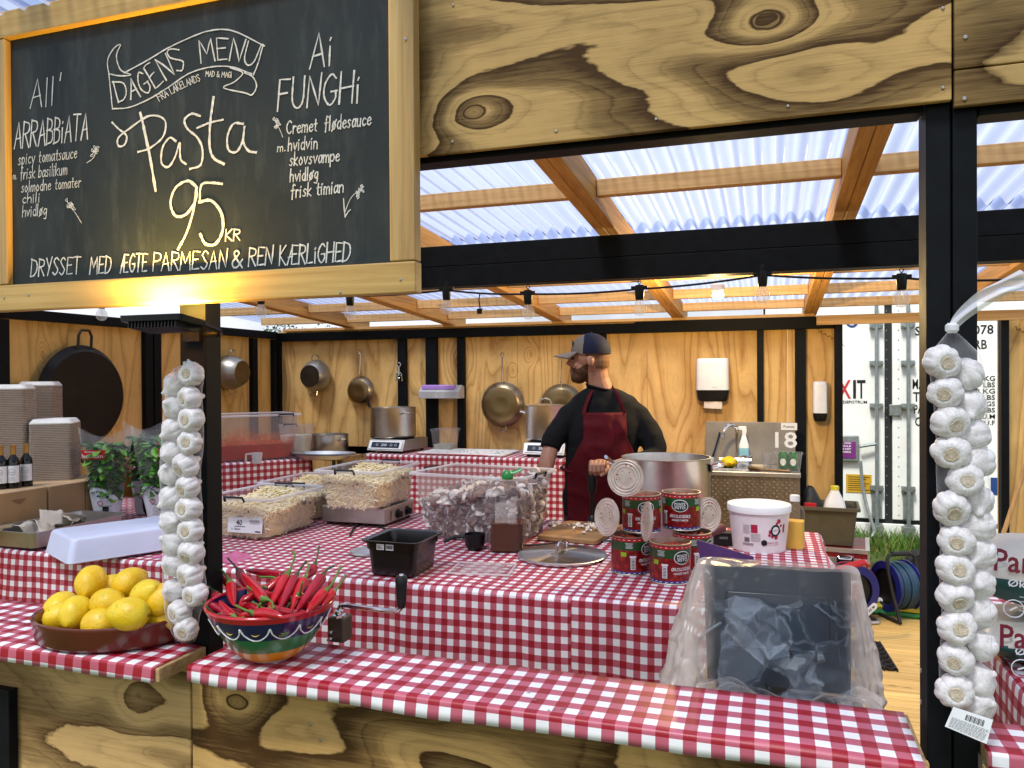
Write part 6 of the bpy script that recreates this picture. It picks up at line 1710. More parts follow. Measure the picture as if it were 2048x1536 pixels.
# cable reels
def reel_common(name, label, q, rz, Rr, wd, mdisc, medge, mcab, frame_m):
    t = thing(name, label, 'cable reel', q, rz, 'cable reels on the deck')
    A = T(0,0,Rr+.035) @ RX(R(90))
    for s_ in (-1, 1):
        b = MB(); z = s_*wd/2; b.lathe([(Rr,z-.004),(Rr*1.0,z+.004),(Rr*.96,z+.006),(Rr*.72,z+.006),(Rr*.70,z-.002),(Rr*.70,z-.005)] if s_ < 0 else [(Rr*.70,z-.006),(Rr*.72,z-.006),(Rr*.96,z-.006),(Rr,z-.004),(Rr,z+.004),(Rr*.70,z+.006)], 48, A, cap0=False, cap1=False); b.build('reel_flange', medge if s_ < 0 else mdisc, t, smooth=40)
    return t, A
m_navy = M_('navy_plastic', (.012,.016,.16), .3); m_rdpl = M_('red_reel_plastic', (.30,.012,.016), .35); m_cab = M_('blue_cable', (.012,.05,.10), .45)
def cable_drum(b, r, w_, n, A, thick=.0052, seed=1):
    rnd = random.Random(seed)
    for i in range(n):
        z = -w_/2 + w_*(i+.5)/n; rr = r + rnd.uniform(-.004,.006)
        b.tube([((rr + .002*math.sin(3*a))*math.cos(a), rr*math.sin(a), z + .003*math.sin(a+i)) for a in [2*PI*k/36 for k in range(36)]], thick, 6, A, closed=True)
q = atZ(1700, 1243, 0.0); q.z = .003
t, A = reel_common('cable_reel', 'blue and red cable reel with sockets and a size sticker, facing the counter', q, R(28), .165, .11, m_navy, m_navy, m_cab, None)
b = MB(); cable_drum(b, .128, .09, 9, A, .006, 3); b.build('wound_cable', m_cab, t)
b = MB(); b.lathe([(.116,-.045),(.116,.045)], 36, A, cap0=True, cap1=True); b.build('reel_core', m_black2, t)
b = MB(); b.lathe([(.163,-.060),(.169,-.050),(.171,-.040),(.166,-.038)], 48, A, cap0=False, cap1=False); b.lathe([(.163,-.058+.116),(.169,.052),(.169,.044),(.163,.044)], 48, A, cap0=False, cap1=False); b.build('red_rim', m_rdpl, t)
b = MB(); b.box(-.05,.035,-.068,-.0475,.15,.27); b.build('socket_plate', m_whitep, t, bevel=.004)
b = MB(); b.rr([(0,.022,.03,.01),(.03,.024,.032,.01)], 4, T(-.005,-.069,.225) @ RX(R(90))); b.box(-.03,.02,-.10,-.069,.165,.20); b.build('red_socket', m_red, t)
b = MB(); b.rr([(0,.024,.024,.008),(.028,.026,.026,.008)], 4, T(.02,-.069,.135) @ RX(R(90))); b.build('blue_socket', M_('socket_blue', (.015,.10,.26), .35), t)
b = MB(); Ms = T(.10,-.0625,.085) @ RX(R(90)) @ RZ(R(38)); b.rr([(0,.052,.022,.02),(.0012,.052,.022,.02)], 6, Ms); b.build('sticker', m_whitep, t)
b = MB(); put_text(b, '25 M', .05, .016, lambda x, y: Ms @ Vector((x+.008, y, .002))); put_text(b, 'MAX', .018, .009, lambda x, y: Ms @ Vector((x-.034, y, .002))); b.build('sticker_lettering', m_ink, t, smooth=0)
b = MB(); b.tube([(-.14,-.085,.01),(.14,-.085,.01),(.165,-.05,.01),(.165,.05,.01),(.14,.085,.01),(-.14,.085,.01)], .011, 8, closed=True); b.build('stand_frame', M_('grey_tube', (.45,.42,.40), .4, .5), t)
q = atZ(1792, 1232, 0.0); q.z = .003
t, A = reel_common('cable_reel', 'blue cable reel with black handle frame, turned sideways by the post', q, R(-62), .16, .15, m_navy, m_navy, m_cab, None)
b = MB(); cable_drum(b, .142, .13, 13, A, .0062, 5); cable_drum(b, .130, .13, 13, A, .0062, 6); b.build('wound_cable', m_cab, t)
b = MB(); b.lathe([(.122,-.07),(.122,.07)], 36, A); b.build('reel_core', m_black2, t)
b = MB()
for y in (-.10,.10): b.tube(crom([(-.15,y,.012),(.15,y,.012),(.165,y,.04),(.10,y,.20),(.06,y,.33),(.05,y*.9,.395),(.045,y*.4,.41)], 5), .011, 8)
b.tube([(.045,-.06,.41),(.045,.06,.41)], .016, 10); b.tube([(-.14,-.1,.012),(-.14,.1,.012)], .010, 8); b.build('handle_frame', m_rubber, t)
# things lying beyond the reels
q = atD(1830, 1175, 4.95)
for k, (mm, dz, lb) in enumerate(((m_green, .02, 'green hose lying lowest on the deck edge beside the cable reel'),(M_('yellow_hose', (.65,.55,.03), .4), .055, 'yellow hose lying between the green and the white hose'),(m_white, .09, 'white hose lying on top of the yellow hose behind the post'))):
    b = MB(); b.tube([(q.x-.28, q.y+.02*k, dz), (q.x, q.y-.03, dz), (q.x+.4, q.y+.03*k, dz)], .018, 8); tag(b.build('hose', mm), lb, 'hose')
q = atD(1832, 1140, 5.2); t = thing('black_motor', 'black ribbed machine part behind the post near the cable reels', 'machine', (q.x+.03, q.y, .001))
b = MB(); A = T(0,0,.28) @ RX(R(90))
for i in range(8): b.lathe([(.085,-.09+i*.022),(.085,-.078+i*.022)], 20, A)
b.lathe([(.07,-.09),(.07,.09)], 20, A); b.box(-.08,.08,-.08,.08,0,.2); b.build('machine_body', m_rubber, t)
# black mat on the floor
q = atZ(1708, 1310, 0); t = thing('floor_mat', 'black rubber ring mat lying on the deck', 'mat', (q.x-.10, q.y, .002), R(4))
b = MB()
for i in range(9):
    for j in range(7): b.lathe([(.030,0),(.030,.014),(.022,.014),(.022,0)], 12, T(-.26+i*.063, -.19+j*.063, 0), cap0=False, cap1=False)
for i in range(10): b.box(-.295+i*.063,-.288+i*.063,-.225,.225,.0,.013)
b.build('mat_rings', m_rubber, t)
# sacks on the right
m_sack = M_('sack_cream', (.62,.58,.50), .45, 0, .5, .1, 6); m_sackg = M_('sack_green', (.018,.085,.075), .4, 0, .5, .15, 6)
def sack(label, q, L, W, H, tilt, seed, rz):
    t = thing('pasta_sack', label, 'sack', q, rz, 'sacks on the right table')
    def S(u, v):
        a = 2*PI*v; e = math.sin(PI*min(1,max(0,u)))**.28
        r = .5*H*e*(abs(math.sin(a))**.75)*(1 if math.sin(a) >= 0 else -1)
        w_ = .5*W*(abs(math.cos(a))**.75)*(1 if math.cos(a) >= 0 else -1)*(.94+.06*e)
        return ((u-.5)*L, w_, H*.5 + r + .010*noise.noise((u*6, math.cos(a)*2+seed, math.sin(a)*3)))
    A = RY(tilt)
    b = MB(); b.grid(S, 40, 40, A)
    me = b.mesh('sack_body', [m_sack, m_sackg], 180)
    for p in me.polygons:
        c = p.center
        lc = A.inverted() @ Vector(c)
        if lc.z < H*.52 and lc.y < -.0: p.material_index = 1
    put('sack_body', me, t)
    b = MB(); fn = lambda z0, x0: (lambda x, y: A @ Vector((x0 + x, -W*.5 - .004 - .0*y, z0 + y)))
    put_text(b, 'Parade', .15, .050, fn(H*.76, -L*.5+.105)); b.build('brand_lettering', M_('maroon_print', (.20,.012,.03), .5), t, smooth=0)
    b = MB(); put_text(b, 'Økologisk', .105, .022, fn(H*.46, -L*.5+.11))
    for k in range(4):
        b.box(-L*.5+.08,-L*.5+.17-.01*k,-W*.5-.005,-W*.5-.003,H*.30-.010*k,H*.305-.010*k, A)
    for k in range(3):
        cx_ = -L*.5 + .07 + .055*k; b.tube([A @ Vector((cx_+.019*math.cos(a), -W*.5-.005, H*.14+.019*math.sin(a))) for a in [2*PI*i/18 for i in range(19)]], .0014, 4)
        b.tube([A @ Vector((cx_-.008,-W*.5-.005,H*.11)), A @ Vector((cx_+.006,-W*.5-.005,H*.17))], .002, 4)
    b.build('pack_print', m_whitep, t, smooth=0)
q = atY(1975, 1290, 1.90); z_t = .908
sack('cream and green sack lying flat at the bottom of the sack pile', (q.x + .24, 2.03, z_t), .46, .27, .105, 0, 1, R(-6))
sack('cream and green sack with organic marks lying on top of the other sack', (q.x + .225, 2.06, z_t + .108), .46, .28, .165, R(2), 5, R(-4))
# broom
p0, p1 = atD(2006, 1070, 4.6), atD(2060, 905, 4.6)
t = thing('broom', 'broom with a wooden handle leaning at the right edge beyond the sacks', 'broom', (p0.x, p0.y, 0), local=False)
dv = (p1-p0).normalized(); base = p0 - dv*(p0.z/dv.z - .12)
b = MB(); b.tube([base, p1 + dv*.45], .013, 10); b.build('handle', timber('broom_wood', (.55,.33,.14), (.40,.22,.08), 'Z', .4), t)
b = MB(); b.rr([(.0,.14,.022,.01),(.06,.15,.03,.012),(.11,.14,.028,.012)], 3, T(base.x, base.y, .005)); b.build('broom_head', M_('broom_bristle', (.25,.14,.06), .8), t)
# ------------------------------------------------------------------ the cook
def remeshed(mb, voxel, smooth_it=2, name='body'):
    """fuses overlapping closed shapes into one continuous skin"""
    me = mb.mesh(name, [], 0)
    ob = bpy.data.objects.new(name, me); COL.objects.link(ob)
    r = ob.modifiers.new('r', 'REMESH'); r.mode = 'VOXEL'; r.voxel_size = voxel
    s_ = ob.modifiers.new('s', 'SMOOTH'); s_.factor = .5; s_.iterations = smooth_it
    dg = bpy.context.evaluated_depsgraph_get()
    out = bpy.data.meshes.new_from_object(ob.evaluated_get(dg))
    bpy.data.objects.remove(ob); bpy.data.meshes.remove(me)
    out.name = name; out.materials.clear(); out.shade_smooth()
    return out
def loft(b, secs, n=28):
    v = []; f = []
    for (z, cx, cy, rx, ry) in secs:
        for i in range(n):
            a = 2*PI*i/n; v.append((cx + rx*math.copysign(abs(math.cos(a))**.85, math.cos(a)), cy + ry*math.copysign(abs(math.sin(a))**.85, math.sin(a)), z))
    for j in range(len(secs)-1):
        for i in range(n): f.append((j*n+i, (j+1)*n+i, (j+1)*n+(i+1) % n, j*n+(i+1) % n))
    f.append(tuple(range(n))); f.append(tuple((len(secs)-1)*n+i for i in range(n-1,-1,-1)))
    b.add(v, f)
PC = CAMP + (CAM_R @ Vector(((1195-1024)/FPX, 0, -1.0))) * 4.25
cook = thing('person', 'cook in a black sweater, dark red apron and cap, looking aside over the pot', 'person', (PC.x, PC.y, .002), YAW)
b = MB()
HT = Matrix.Translation((-.04,0,1.62)) @ RZ(R(-8)) @ SC(1.06,1.06,1.04) @ Matrix.Translation((.04,0,-1.62))   # head turned a little away
b.ball((-.040,0,1.675), .099, .078, .100, 24, HT); b.ball((-.015,0,1.64), .078, .072, .085, 20, HT)
b.ball((-.082,0,1.600), .056, .057, .066, 20, HT); b.ball((-.098,0,1.560), .044, .046, .040, 18, HT); b.ball((-.118,0,1.545), .022, .027, .020, 14, HT)
b.ball((-.112,0,1.625), .030, .050, .050, 16, HT)
b.tube([(-.130,0,1.668),(-.140,0,1.650),(-.152,0,1.628),(-.138,0,1.618)], [.010,.011,.0155,.010], 10, HT)
b.ball((-.126,0,1.676), .018, .046, .013, 14, HT); b.ball((-.137,0,1.594), .011, .026, .008, 12, HT); b.ball((-.134,0,1.579), .011, .022, .008, 12, HT)
for s_ in (-1, 1):
    b.ball((-.036, s_*.079, 1.638), .018, .009, .028, 14, HT @ T(0,0,0)); b.ball((-.110, s_*.036, 1.618), .018, .022, .022, 12, HT)
b.tube([(-.012,0,1.61),(.000,.004,1.54),(.022,.012,1.475),(.035,.015,1.40)], [.066,.064,.070,.08], 18)
loft(b, [(1.44,.035,.018,.10,.065),(1.37,.035,.02,.165,.09),(1.25,.03,.01,.19,.115),(1.05,.01,0,.175,.11),(.92,0,0,.18,.115),(.86,0,0,.17,.11)])
Lp = [(-.115,0,1.345),(-.205,-.025,1.27),(-.258,-.055,1.185),(-.290,-.105,1.08),(-.319,-.160,.965),(-.326,-.175,.93)]
Rp = [(.18,.02,1.345),(.262,-.02,1.25),(.298,-.075,1.13),(.20,-.165,1.105),(.055,-.268,1.092),(.018,-.280,1.094)]
b.tube(Lp, [.046,.046,.044,.043,.029,.027], 16); b.tube(Rp, [.046,.048,.046,.044,.030,.028], 16)
# right hand closed over the top of the blender
HX = T(-.032, 0, .004)
b.ball((.012,-.285,1.100), .046, .034, .028, 16, HX)
for i, (fx, l_) in enumerate(((-.040,.9),(-.019,1.0),(.003,.98),(.024,.85))):
    b.tube([(fx+.012,-.288,1.112),(fx+.002,-.318,1.117),(fx-.002,-.338,1.100),(fx-.003,-.341,1.100-.030*l_),(fx,-.322,1.100-.050*l_)], [.0118,.0115,.0108,.0100,.0085], 9, HX)
b.tube([(.045,-.290,1.092),(.045,-.318,1.078),(.026,-.338,1.058),(.006,-.340,1.046)], [.014,.012,.0105,.008], 9, HX)
# left hand, fingers down on the table
b.ball((-.333,-.188,.895), .024, .036, .045, 14)
for i, (fy, l_) in enumerate(((-.222,.82),(-.202,.96),(-.182,1.0),(-.163,.92))):
    b.tube([(-.335,fy+.004,.875),(-.343,fy,.845),(-.343,fy-.003,.845-.026*l_),(-.332,fy-.004,.845-.044*l_)], [.011,.0105,.0095,.008], 9)
b.tube([(-.322,-.215,.90),(-.305,-.238,.875),(-.298,-.246,.845),(-.297,-.246,.822)], [.013,.0115,.010,.008], 9)
for s_ in (-1, 1):
    b.tube([(s_*.085,0,.92),(s_*.095,-.005,.50),(s_*.10,.01,.10)], [.098,.068,.044], 14); b.tube([(s_*.10,.05,.045),(s_*.105,-.06,.040),(s_*.11,-.17,.030)], [.042,.043,.028], 12)
me = remeshed(b, .0042, 3)
m_beard = M_('short_brown_beard', (.10,.045,.024), .8, 0, .2, .4, 90, .6, 400); m_hair = M_('cropped_hair', (.20,.105,.055), .8, 0, .2, .35, 90, .5, 400); m_lip = M_('lips', (.36,.13,.10), .45)
m_skin2 = M_('sun_tanned_skin', (.42,.205,.13), .5, 0, .4, .15, 30, .12, 220, Subsurface_Weight=.06)
for m in (m_skin2, m_beard, m_hair, m_lip): me.materials.append(m)
HTi = HT.inverted()
for p in me.polygons:
    c = HTi @ Vector(p.center)
    if c.z > 1.50:
        nz = noise.noise((c.x*60, c.y*60, c.z*60))*.006
        if c.x < -.048 and c.z < 1.600 + nz + max(0, (c.x+.10))*.55 and c.z > 1.515 and not (c.x < -.125 and 1.572 < c.z < 1.600 and abs(c.y) < .024): p.material_index = 1
        elif c.x < -.128 and 1.600 <= c.z < 1.612 + nz and abs(c.y) < .032: p.material_index = 1
        elif c.x < -.13 and 1.573 < c.z < 1.600 and abs(c.y) < .022: p.material_index = 3
        elif c.x > -.012 + nz and c.z > 1.60 + nz and not (abs(c.y) > .083): p.material_index = 2
        elif c.x > -.06 and c.z > 1.665: p.material_index = 2
put('body', me, cook)
b = MB()
for s_ in (-1, 1): b.ball((-.124, s_*.031, 1.653), .0105, .011, .0095, 12, HT)
b.build('eyes', M_('eye_dark', (.03,.02,.015), .2), cook)
# sweater
b = MB()
loft(b, [(1.492,.022,.014,.080,.072),(1.472,.030,.018,.125,.082),(1.445,.036,.02,.172,.092),(1.41,.036,.02,.192,.103),(1.36,.036,.02,.204,.116),(1.28,.032,.01,.212,.132),(1.15,.02,0,.200,.130),(1.0,.01,0,.192,.125),(.90,.0,0,.196,.130),(.80,0,0,.196,.130)])
b.tube([(-.10,.01,1.375),(-.158,-.006,1.335),(-.21,-.028,1.275),(-.256,-.052,1.205),(-.268,-.066,1.165)], [.066,.066,.062,.059,.057], 18)
b.tube([(.16,.02,1.375),(.228,.005,1.325),(.275,-.02,1.255),(.306,-.062,1.165),(.296,-.085,1.112),(.235,-.135,1.100),(.19,-.168,1.098)], [.070,.071,.069,.067,.065,.060,.055], 18)
me = remeshed(b, .010, 4, 'sweater')
for v_ in me.vertices:
    n1 = noise.noise((v_.co.x*9, v_.co.y*9, v_.co.z*14)); n2 = noise.noise((v_.co.x*22, v_.co.y*22, v_.co.z*30))
    v_.co += v_.normal * (.006*n1 + .0025*n2)
me.materials.append(M_('black_knit', (.0065,.0065,.0075), .85, 0, .15, .4, 60, .6, 500)); put('sweater', me, cook)
b = MB(); b.lathe([(.058,-.02),(.066,.0),(.071,.006),(.066,.012),(.060,.008)], 26, T(.014,.012,1.492) @ RX(R(6)) @ RY(R(12)) @ SC(1.18,1.15,1), cap0=False, cap1=False); b.build('collar', M_('black_knit_rib', (.008,.008,.009), .85, 0, .15), cook)
# apron
secs = [(1.42,.036,.02,.175,.100),(1.37,.036,.02,.207,.120),(1.28,.032,.01,.214,.134),(1.15,.02,0,.202,.132),(1.0,.01,0,.194,.127),(.90,.0,0,.198,.132),(.45,0,0,.215,.15)]
def front(x, z):
    for a_, c_ in zip(secs[:-1], secs[1:]):
        if a_[0] >= z >= c_[0]:
            k = (a_[0]-z)/(a_[0]-c_[0]); cx, cy, rx, ry = [a_[i] + (c_[i]-a_[i])*k for i in range(1,5)]
            q_ = min(.985, abs((x-cx)/rx)); return cy - ry*(1-q_**2)**.45 - .014
    return -.13
def apron(u, v):
    z = 1.362 - .82*v; hw = .118 if v < .16 else .118 + min(.09, (v-.16)*.42)
    x = .022 + (2*u-1)*hw*(1 if u > .5 else .95)
    y = front(x, z) - .012*abs(noise.noise((x*14, z*2.2, 5))) - .012*max(0, 1-3*abs(noise.noise((x*5+z*6, z*5-x*3, 2))))**2 - (.02*max(0, math.sin(x*24+.4))*min(1, v*2))*(.3+.7*v)
    return (x, y, z)
m_apron = M_('dark_red_apron', (.080,.004,.008), .8, 0, .15, .25, 16, .5, 500)
b = MB(); b.grid(apron, 46, 50); o = b.build('apron', m_apron, cook, smooth=180, solid=.002)
for (x0, x1) in ((-.088, -.032), (.132, .078)):
    b = MB(); pts_ = [(x0, front(x0,1.355)-.003, 1.355), ((x0*.75+x1*.25), front(x0*.75+x1*.25,1.40)-.004, 1.40), (x0*.35+x1*.65, -.068, 1.452), (x1, -.035, 1.487), (x1*.8+.006, .03, 1.510), (.03, .082, 1.505)]
    pts_ = crom(pts_, 5); b.tube(pts_, [(.003,.0125)]*len(pts_), 8); b.build('apron_strap', m_apron, cook)
b = MB(); b.tube([(.0+.203*math.cos(a), .0-.14*math.sin(a)*.98, 1.055+.01*math.sin(a*2)) for a in [2*PI*i/40 for i in range(40)]], [(.003,.010)]*40, 6, closed=True); b.build('apron_ties', m_apron, cook)
# trousers and shoes
b = MB()
for s_ in (-1, 1): b.tube([(s_*.085,0,.93),(s_*.092,0,.70),(s_*.097,-.005,.48),(s_*.10,.01,.07)], [.112,.095,.080,.066], 16)
b.ball((0,.01,.90), .19, .125, .10, 20)
me = remeshed(b, .012, 4, 'trousers'); me.materials.append(M_('dark_denim', (.012,.014,.022), .85)); put('trousers', me, cook)
for s_ in (-1, 1):
    b = MB(); b.rr([(0,.048,.135,.04,0,-.06),(.03,.05,.138,.04,0,-.06),(.06,.045,.12,.04,0,-.045),(.10,.042,.07,.035,0,.01)], 5, T(s_*.105,0,.0)); b.build('shoe', m_rubber, cook)
# cap
b = MB()
pro = [(.104*math.cos(t_), .098*math.sin(t_)) for t_ in [PI/2*i/26 for i in range(27)]]; pro[-1] = (.0006, .098)
b.lathe([(.1035,-.012)] + pro, 110, HT @ T(-.036,0,1.690) @ SC(1.0,.83,1), cap0=False, cap1=False)
me = b.mesh('cap', [M_('navy_cap', (.010,.013,.035), .75, 0, .2, .2, 30, .4, 500), M_('beige_cap_front', (.20,.165,.135), .75, 0, .2, .15, 30, .4, 500)], 180)
for p in me.polygons:
    c = HTi @ Vector(p.center)
    if c.x < -.072 - .25*max(0, c.z-1.70)*-0.2: p.material_index = 1
cap = put('cap', me, cook)
b = MB(); b.grid(lambda u, v: (-.036 - (.098 + .098*v*(1-.25*(2*u-1)**2))*math.cos((u-.5)*1.75), .100*math.sin((u-.5)*1.75)*(1-.05*v), 1.690 - .020*v - .020*(2*u-1)**2*v), 16, 8, HT)
o = b.build('brim', M_('beige_cap_front', (.20,.165,.135), .75), cap, smooth=180, solid=.004)
b = MB(); b.ball((-.036,0,1.789), .009, .009, .005, 10, HT); o = b.build('cap_button', M_('navy_cap', (0,0,0)), cap)
b = MB(); b.ball((-.128,-.028,1.735), .004, .022, .018, 12, HT); o = b.build('cap_patch', M_('patch_dark', (.03,.025,.03), .6), cap)
b = MB(); b.tube([(-.036+.100*math.cos(a), .083*math.sin(a), 1.688+.004*math.sin(a)) for a in [-.45+.9*i/10 for i in range(11)]], [(.003,.008)]*11, 6, HT); o = b.build('cap_strap', m_rubber, cap)
b = MB(); b.tube([(-.3145+.034*math.cos(a), -.150+.031*math.sin(a), .985+.012*math.cos(a)) for a in [2*PI*i/24 for i in range(24)]], [(.002,.009)]*24, 6, closed=True); b.build('wristband', M_('pale_wristband', (.55,.55,.72), .6), cook)

# ------------------------------------------------------------------ garlic strings
m_garl = NT('garlic_skin')
gn = m_garl.noise(m_garl.coord('Object', (1,1,.16)), 230, 4, .6, .3); gq = m_garl.noise(m_garl.coord('Object'), 60, 3, .6)
gc = m_garl.mix(1.0, m_garl.ramp(gn, [(.3,(.60,.56,.54)),(.55,(.76,.74,.73)),(.8,(.80,.79,.79))]), m_garl.ramp(gq, [(.3,(.84,.80,.79)),(.65,(1,1,1))]), 'MULTIPLY')
m_garl = m_garl.done(m_garl.bsdf(gc, .5, 0, .4, m_garl.bump(gn, .5, .0016)))
m_root = M_('garlic_root', (.60,.50,.37), .9, 0, .1, .45, 220, .9, 420)
def bulb_meshes(seed):
    rnd = random.Random(seed); nl = rnd.choice((7,8,9)); ph = rnd.uniform(0,6)
    lob = lambda a, z: 1 + (.13*abs(math.sin(nl*.5*a+ph+.35*math.sin(a*2)))**.6 - .09)*max(0, min(1, (z+.0245)/.010))*(1 - .6*min(1,max(0,z)/.03)) + .035*math.sin(a*2+ph) + .02*math.sin(a*3+2*ph)
    b = MB(); b.lathe([(.0085,-.0200),(.0105,-.0222),(.0140,-.0238),(.0185,-.0235),(.0235,-.0205),(.0278,-.0145),(.0302,-.0060),(.0306,.0025),(.0290,.0105),(.0245,.0175),(.0175,.0230),(.0110,.0275),(.0070,.0335),(.0050,.0400)], 64, lobes=lob, cap0=True)
    m1 = b.mesh('garlic_bulb', m_garl, 180)
    b = MB(); b.lathe([(.0116,-.0222),(.0114,-.0246),(.0100,-.0252),(.0080,-.0243),(.0060,-.0247),(.0035,-.0240),(.0005,-.0244)], 26, lobes=lambda a, z: 1+.05*math.sin(3*a+ph)+.05*math.sin(7*a)+.04*math.sin(13*a))
    m2 = b.mesh('root_plate', m_root, 60)
    return m1, m2
BM = [bulb_meshes(i) for i in range(6)]
def garlic_string(name, label, colA, colB, YA, YB_, sc_, netpx, seed, top, tail=None, card=False):
    rnd = random.Random(seed)
    t = thing(name, label, 'garlic', atY(*top, YA), local=False)
    def put_bulb(px, py, Y, front_, k):
        p = atY(px, py, Y); m1, m2 = BM[k % 6]
        o = bpy.data.objects.new('garlic_bulb', m1); COL.objects.link(o); o.parent = t
        o.matrix_parent_inverse = Matrix.Translation(-Vector(t.location))
        s_ = sc_*rnd.uniform(.95,1.06)
        if front_: A = frame((0,0,0), (1,0,0), (0,0,1)) @ RX(PI) @ RX(R(rnd.uniform(-8,30))) @ RY(R(rnd.uniform(-22,22)))
        else: A = RZ(rnd.uniform(-.6,.6)) @ RX(R(rnd.uniform(50,130))) @ RY(rnd.uniform(-.6,.6))
        A = A @ RZ(rnd.uniform(0,6.3))
        o.matrix_basis = T(*p) @ A @ SC(s_*1.03,s_*1.03,s_)
        r_ = bpy.data.objects.new('root_plate', m2); COL.objects.link(r_); r_.parent = o
        return p
    k = 0
    for (x, y) in colA: put_bulb(x, y, YA, True, k); k += 1
    for (x, y) in colB: put_bulb(x, y, YB_, False, k); k += 1
    # the mesh sleeve drawn round the bulbs
    rings = []
    for (y, xl, xr) in netpx:
        a_, c_ = atY(xl, y, (YA+YB_)/2), atY(xr, y, (YA+YB_)/2); rings.append(((a_+c_)/2, (c_-a_).length/2))
    n = 40; sub = []
    cs = crom([Vector((c.x, c.y, c.z)) for c, r in rings], 5); rs = crom([Vector((r,0,0)) for c, r in rings], 5)
    v = []; f = []
    for c, r in zip(cs, rs):
        for i in range(n):
            a = 2*PI*i/n; rr_ = r.x*(1 + .035*noise.noise((math.cos(a)*1.5, math.sin(a)*1.5, c.z*24)))
            v.append((c.x + rr_*math.cos(a), c.y + min(rr_, .046)*math.sin(a)*1.0, c.z))
    for j in range(len(cs)-1):
        for i in range(n): f.append((j*n+i, j*n+(i+1)%n, (j+1)*n+(i+1)%n, (j+1)*n+i))
    b = MB(); b.add(v, f); b.build('net_sleeve', m_net, t, smooth=180)
    if tail:
        b = MB(); P_ = crom([atY(x, y, YA - .01) for x, y, w_ in tail], 5); W_ = crom([Vector((w_,0,0)) for x, y, w_ in tail], 5)
        def rib(u, v):
            k_ = min(len(P_)-1, int(round(v*(len(P_)-1)))); d_ = (P_[min(k_+1, len(P_)-1)] - P_[max(k_-1, 0)]).normalized(); s_ = d_.cross(Vector((0,1,0))).normalized()
            q_ = P_[k_] + s_*(2*u-1)*W_[k_].x*1.5
            return (q_.x, q_.y + .006*math.sin(u*9 + v*4)*min(1, v*4) - .004*math.sin(PI*u), q_.z)
        b.grid(rib, 14, len(P_)-1); b.build('net_tail', m_net2, t, smooth=180)
        b = MB(); p = P_[0]; b.lathe([(.006,-.008),(.010,-.004),(.010,.004),(.006,.008)], 12, T(*p)); b.build('knot', m_net2, t)
    return t
def netmat(name, dens):
    t = NT(name); co = t.coord('Object', (1,1,1))
    tr = t.n('BsdfTransparent'); d = t.bsdf((.88,.88,.90), .6)
    w1 = t.n('TexWave', wave_type='BANDS', bands_direction='DIAGONAL'); w1.inputs['Scale'].default_value = 130
    n1 = t.noise(co, 30, 3)
    f = t.math('MULTIPLY_ADD', n1, .10, dens)
    lw = t.n('LayerWeight'); lw.inputs[0].default_value = .5
    f = t.math('ADD', f, t.math('MULTIPLY', t.math('POWER', lw.outputs['Facing'], 4.0), .50)); f = t.math('MINIMUM', f, .9)
    m = t.n('MixShader'); t.l(f, m.inputs[0]); t.l(tr.outputs[0], m.inputs[1]); t.l(d.outputs[0], m.inputs[2]); return t.done(m)
m_net = netmat('white_net', .015); m_net2 = netmat('gathered_net', .55)
LA = [(383,749),(380,796),(383,839),(380,885),(372,931),(376,974),(378,1018),(382,1060),(383,1105),(381,1149),(391,1188),(360,1224),(373,1257)]
LB = [(352,770),(350,813),(348,859),(345,905),(342,947),(344,995),(346,1042),(348,1084),(348,1128),(349,1180)]
Ln = [(728,374,382),(742,352,400),(790,340,396),(880,334,398),(950,330,392),(1040,334,396),(1130,336,398),(1190,338,404),(1235,342,392),(1270,354,390),(1283,366,386)]
garlic_string('garlic_string', 'string of white garlic bulbs hanging on the left post between lemons and chillies', LA, LB, 1.412, 1.432, .90, Ln, 4, (378, 735), [(378,744,.010),(379,734,.008),(374,722,.006)])
RA = [(1883,724),(1891,785),(1899,844),(1902,904),(1930,960),(1902,1016),(1912,1081),(1909,1137),(1909,1192),(1913,1254),(1911,1317),(1909,1381)]
RB_ = [(1939,749),(1946,813),(1950,871),(1957,922),(1958,1002),(1958,1049),(1961,1106),(1958,1165),(1961,1224),(1964,1290),(1964,1359),(1961,1406)]
Rn = [(662,1897,1910),(690,1874,1940),(720,1858,1962),(800,1866,1974),(880,1872,1974),(980,1874,1978),(1060,1880,1978),(1150,1880,1978),(1240,1884,1982),(1330,1880,1984),(1390,1884,1984),(1425,1908,1982),(1440,1932,1970)]
gr = garlic_string('garlic_string', 'string of white garlic bulbs in a long net hanging on the right posts', RA, [(x-7, y) for x, y in RB_], 1.405, 1.43, .87, Rn, 9, (1905, 660), [(1904,656,.004),(1925,630,.007),(1965,598,.009),(2005,576,.008),(2050,556,.010)], True)
cd = [atY(1907,1414,1.375), atY(1986,1440,1.375), atY(1973,1488,1.372), atY(1890,1453,1.372)]
b = MB(); b.add(cd + [p + Vector((0,.001,0)) for p in cd], [(3,2,1,0),(4,5,6,7),(0,1,5,4),(1,2,6,5),(2,3,7,6),(3,0,4,7)]); b.build('paper_label', m_whitep, gr, smooth=0)
def onc_(u, v): p = cd[0].lerp(cd[1], u).lerp(cd[3].lerp(cd[2], u), v); return p + Vector((0,-.0008,0))
b = MB()
for i in range(14): u0 = .36 + i*.034; b.grid(lambda u, v: onc_(u0 + u*(.012 + .010*(i % 3 == 0)), .12 + .26*v), 1, 1)
b.build('barcode', m_ink, gr, smooth=0)
b = MB(); rl = random.Random(3)
for k in range(9):
    u = .06
    while u < .9:
        l_ = rl.uniform(.03,.09); v0 = .46 + k*.055; b.grid(lambda a, c: onc_(u + a*l_, v0 + c*.018), 1, 1); u += l_ + .02
b.build('label_print', M_('grey_ink', (.12,.13,.12), .6), gr, smooth=0)

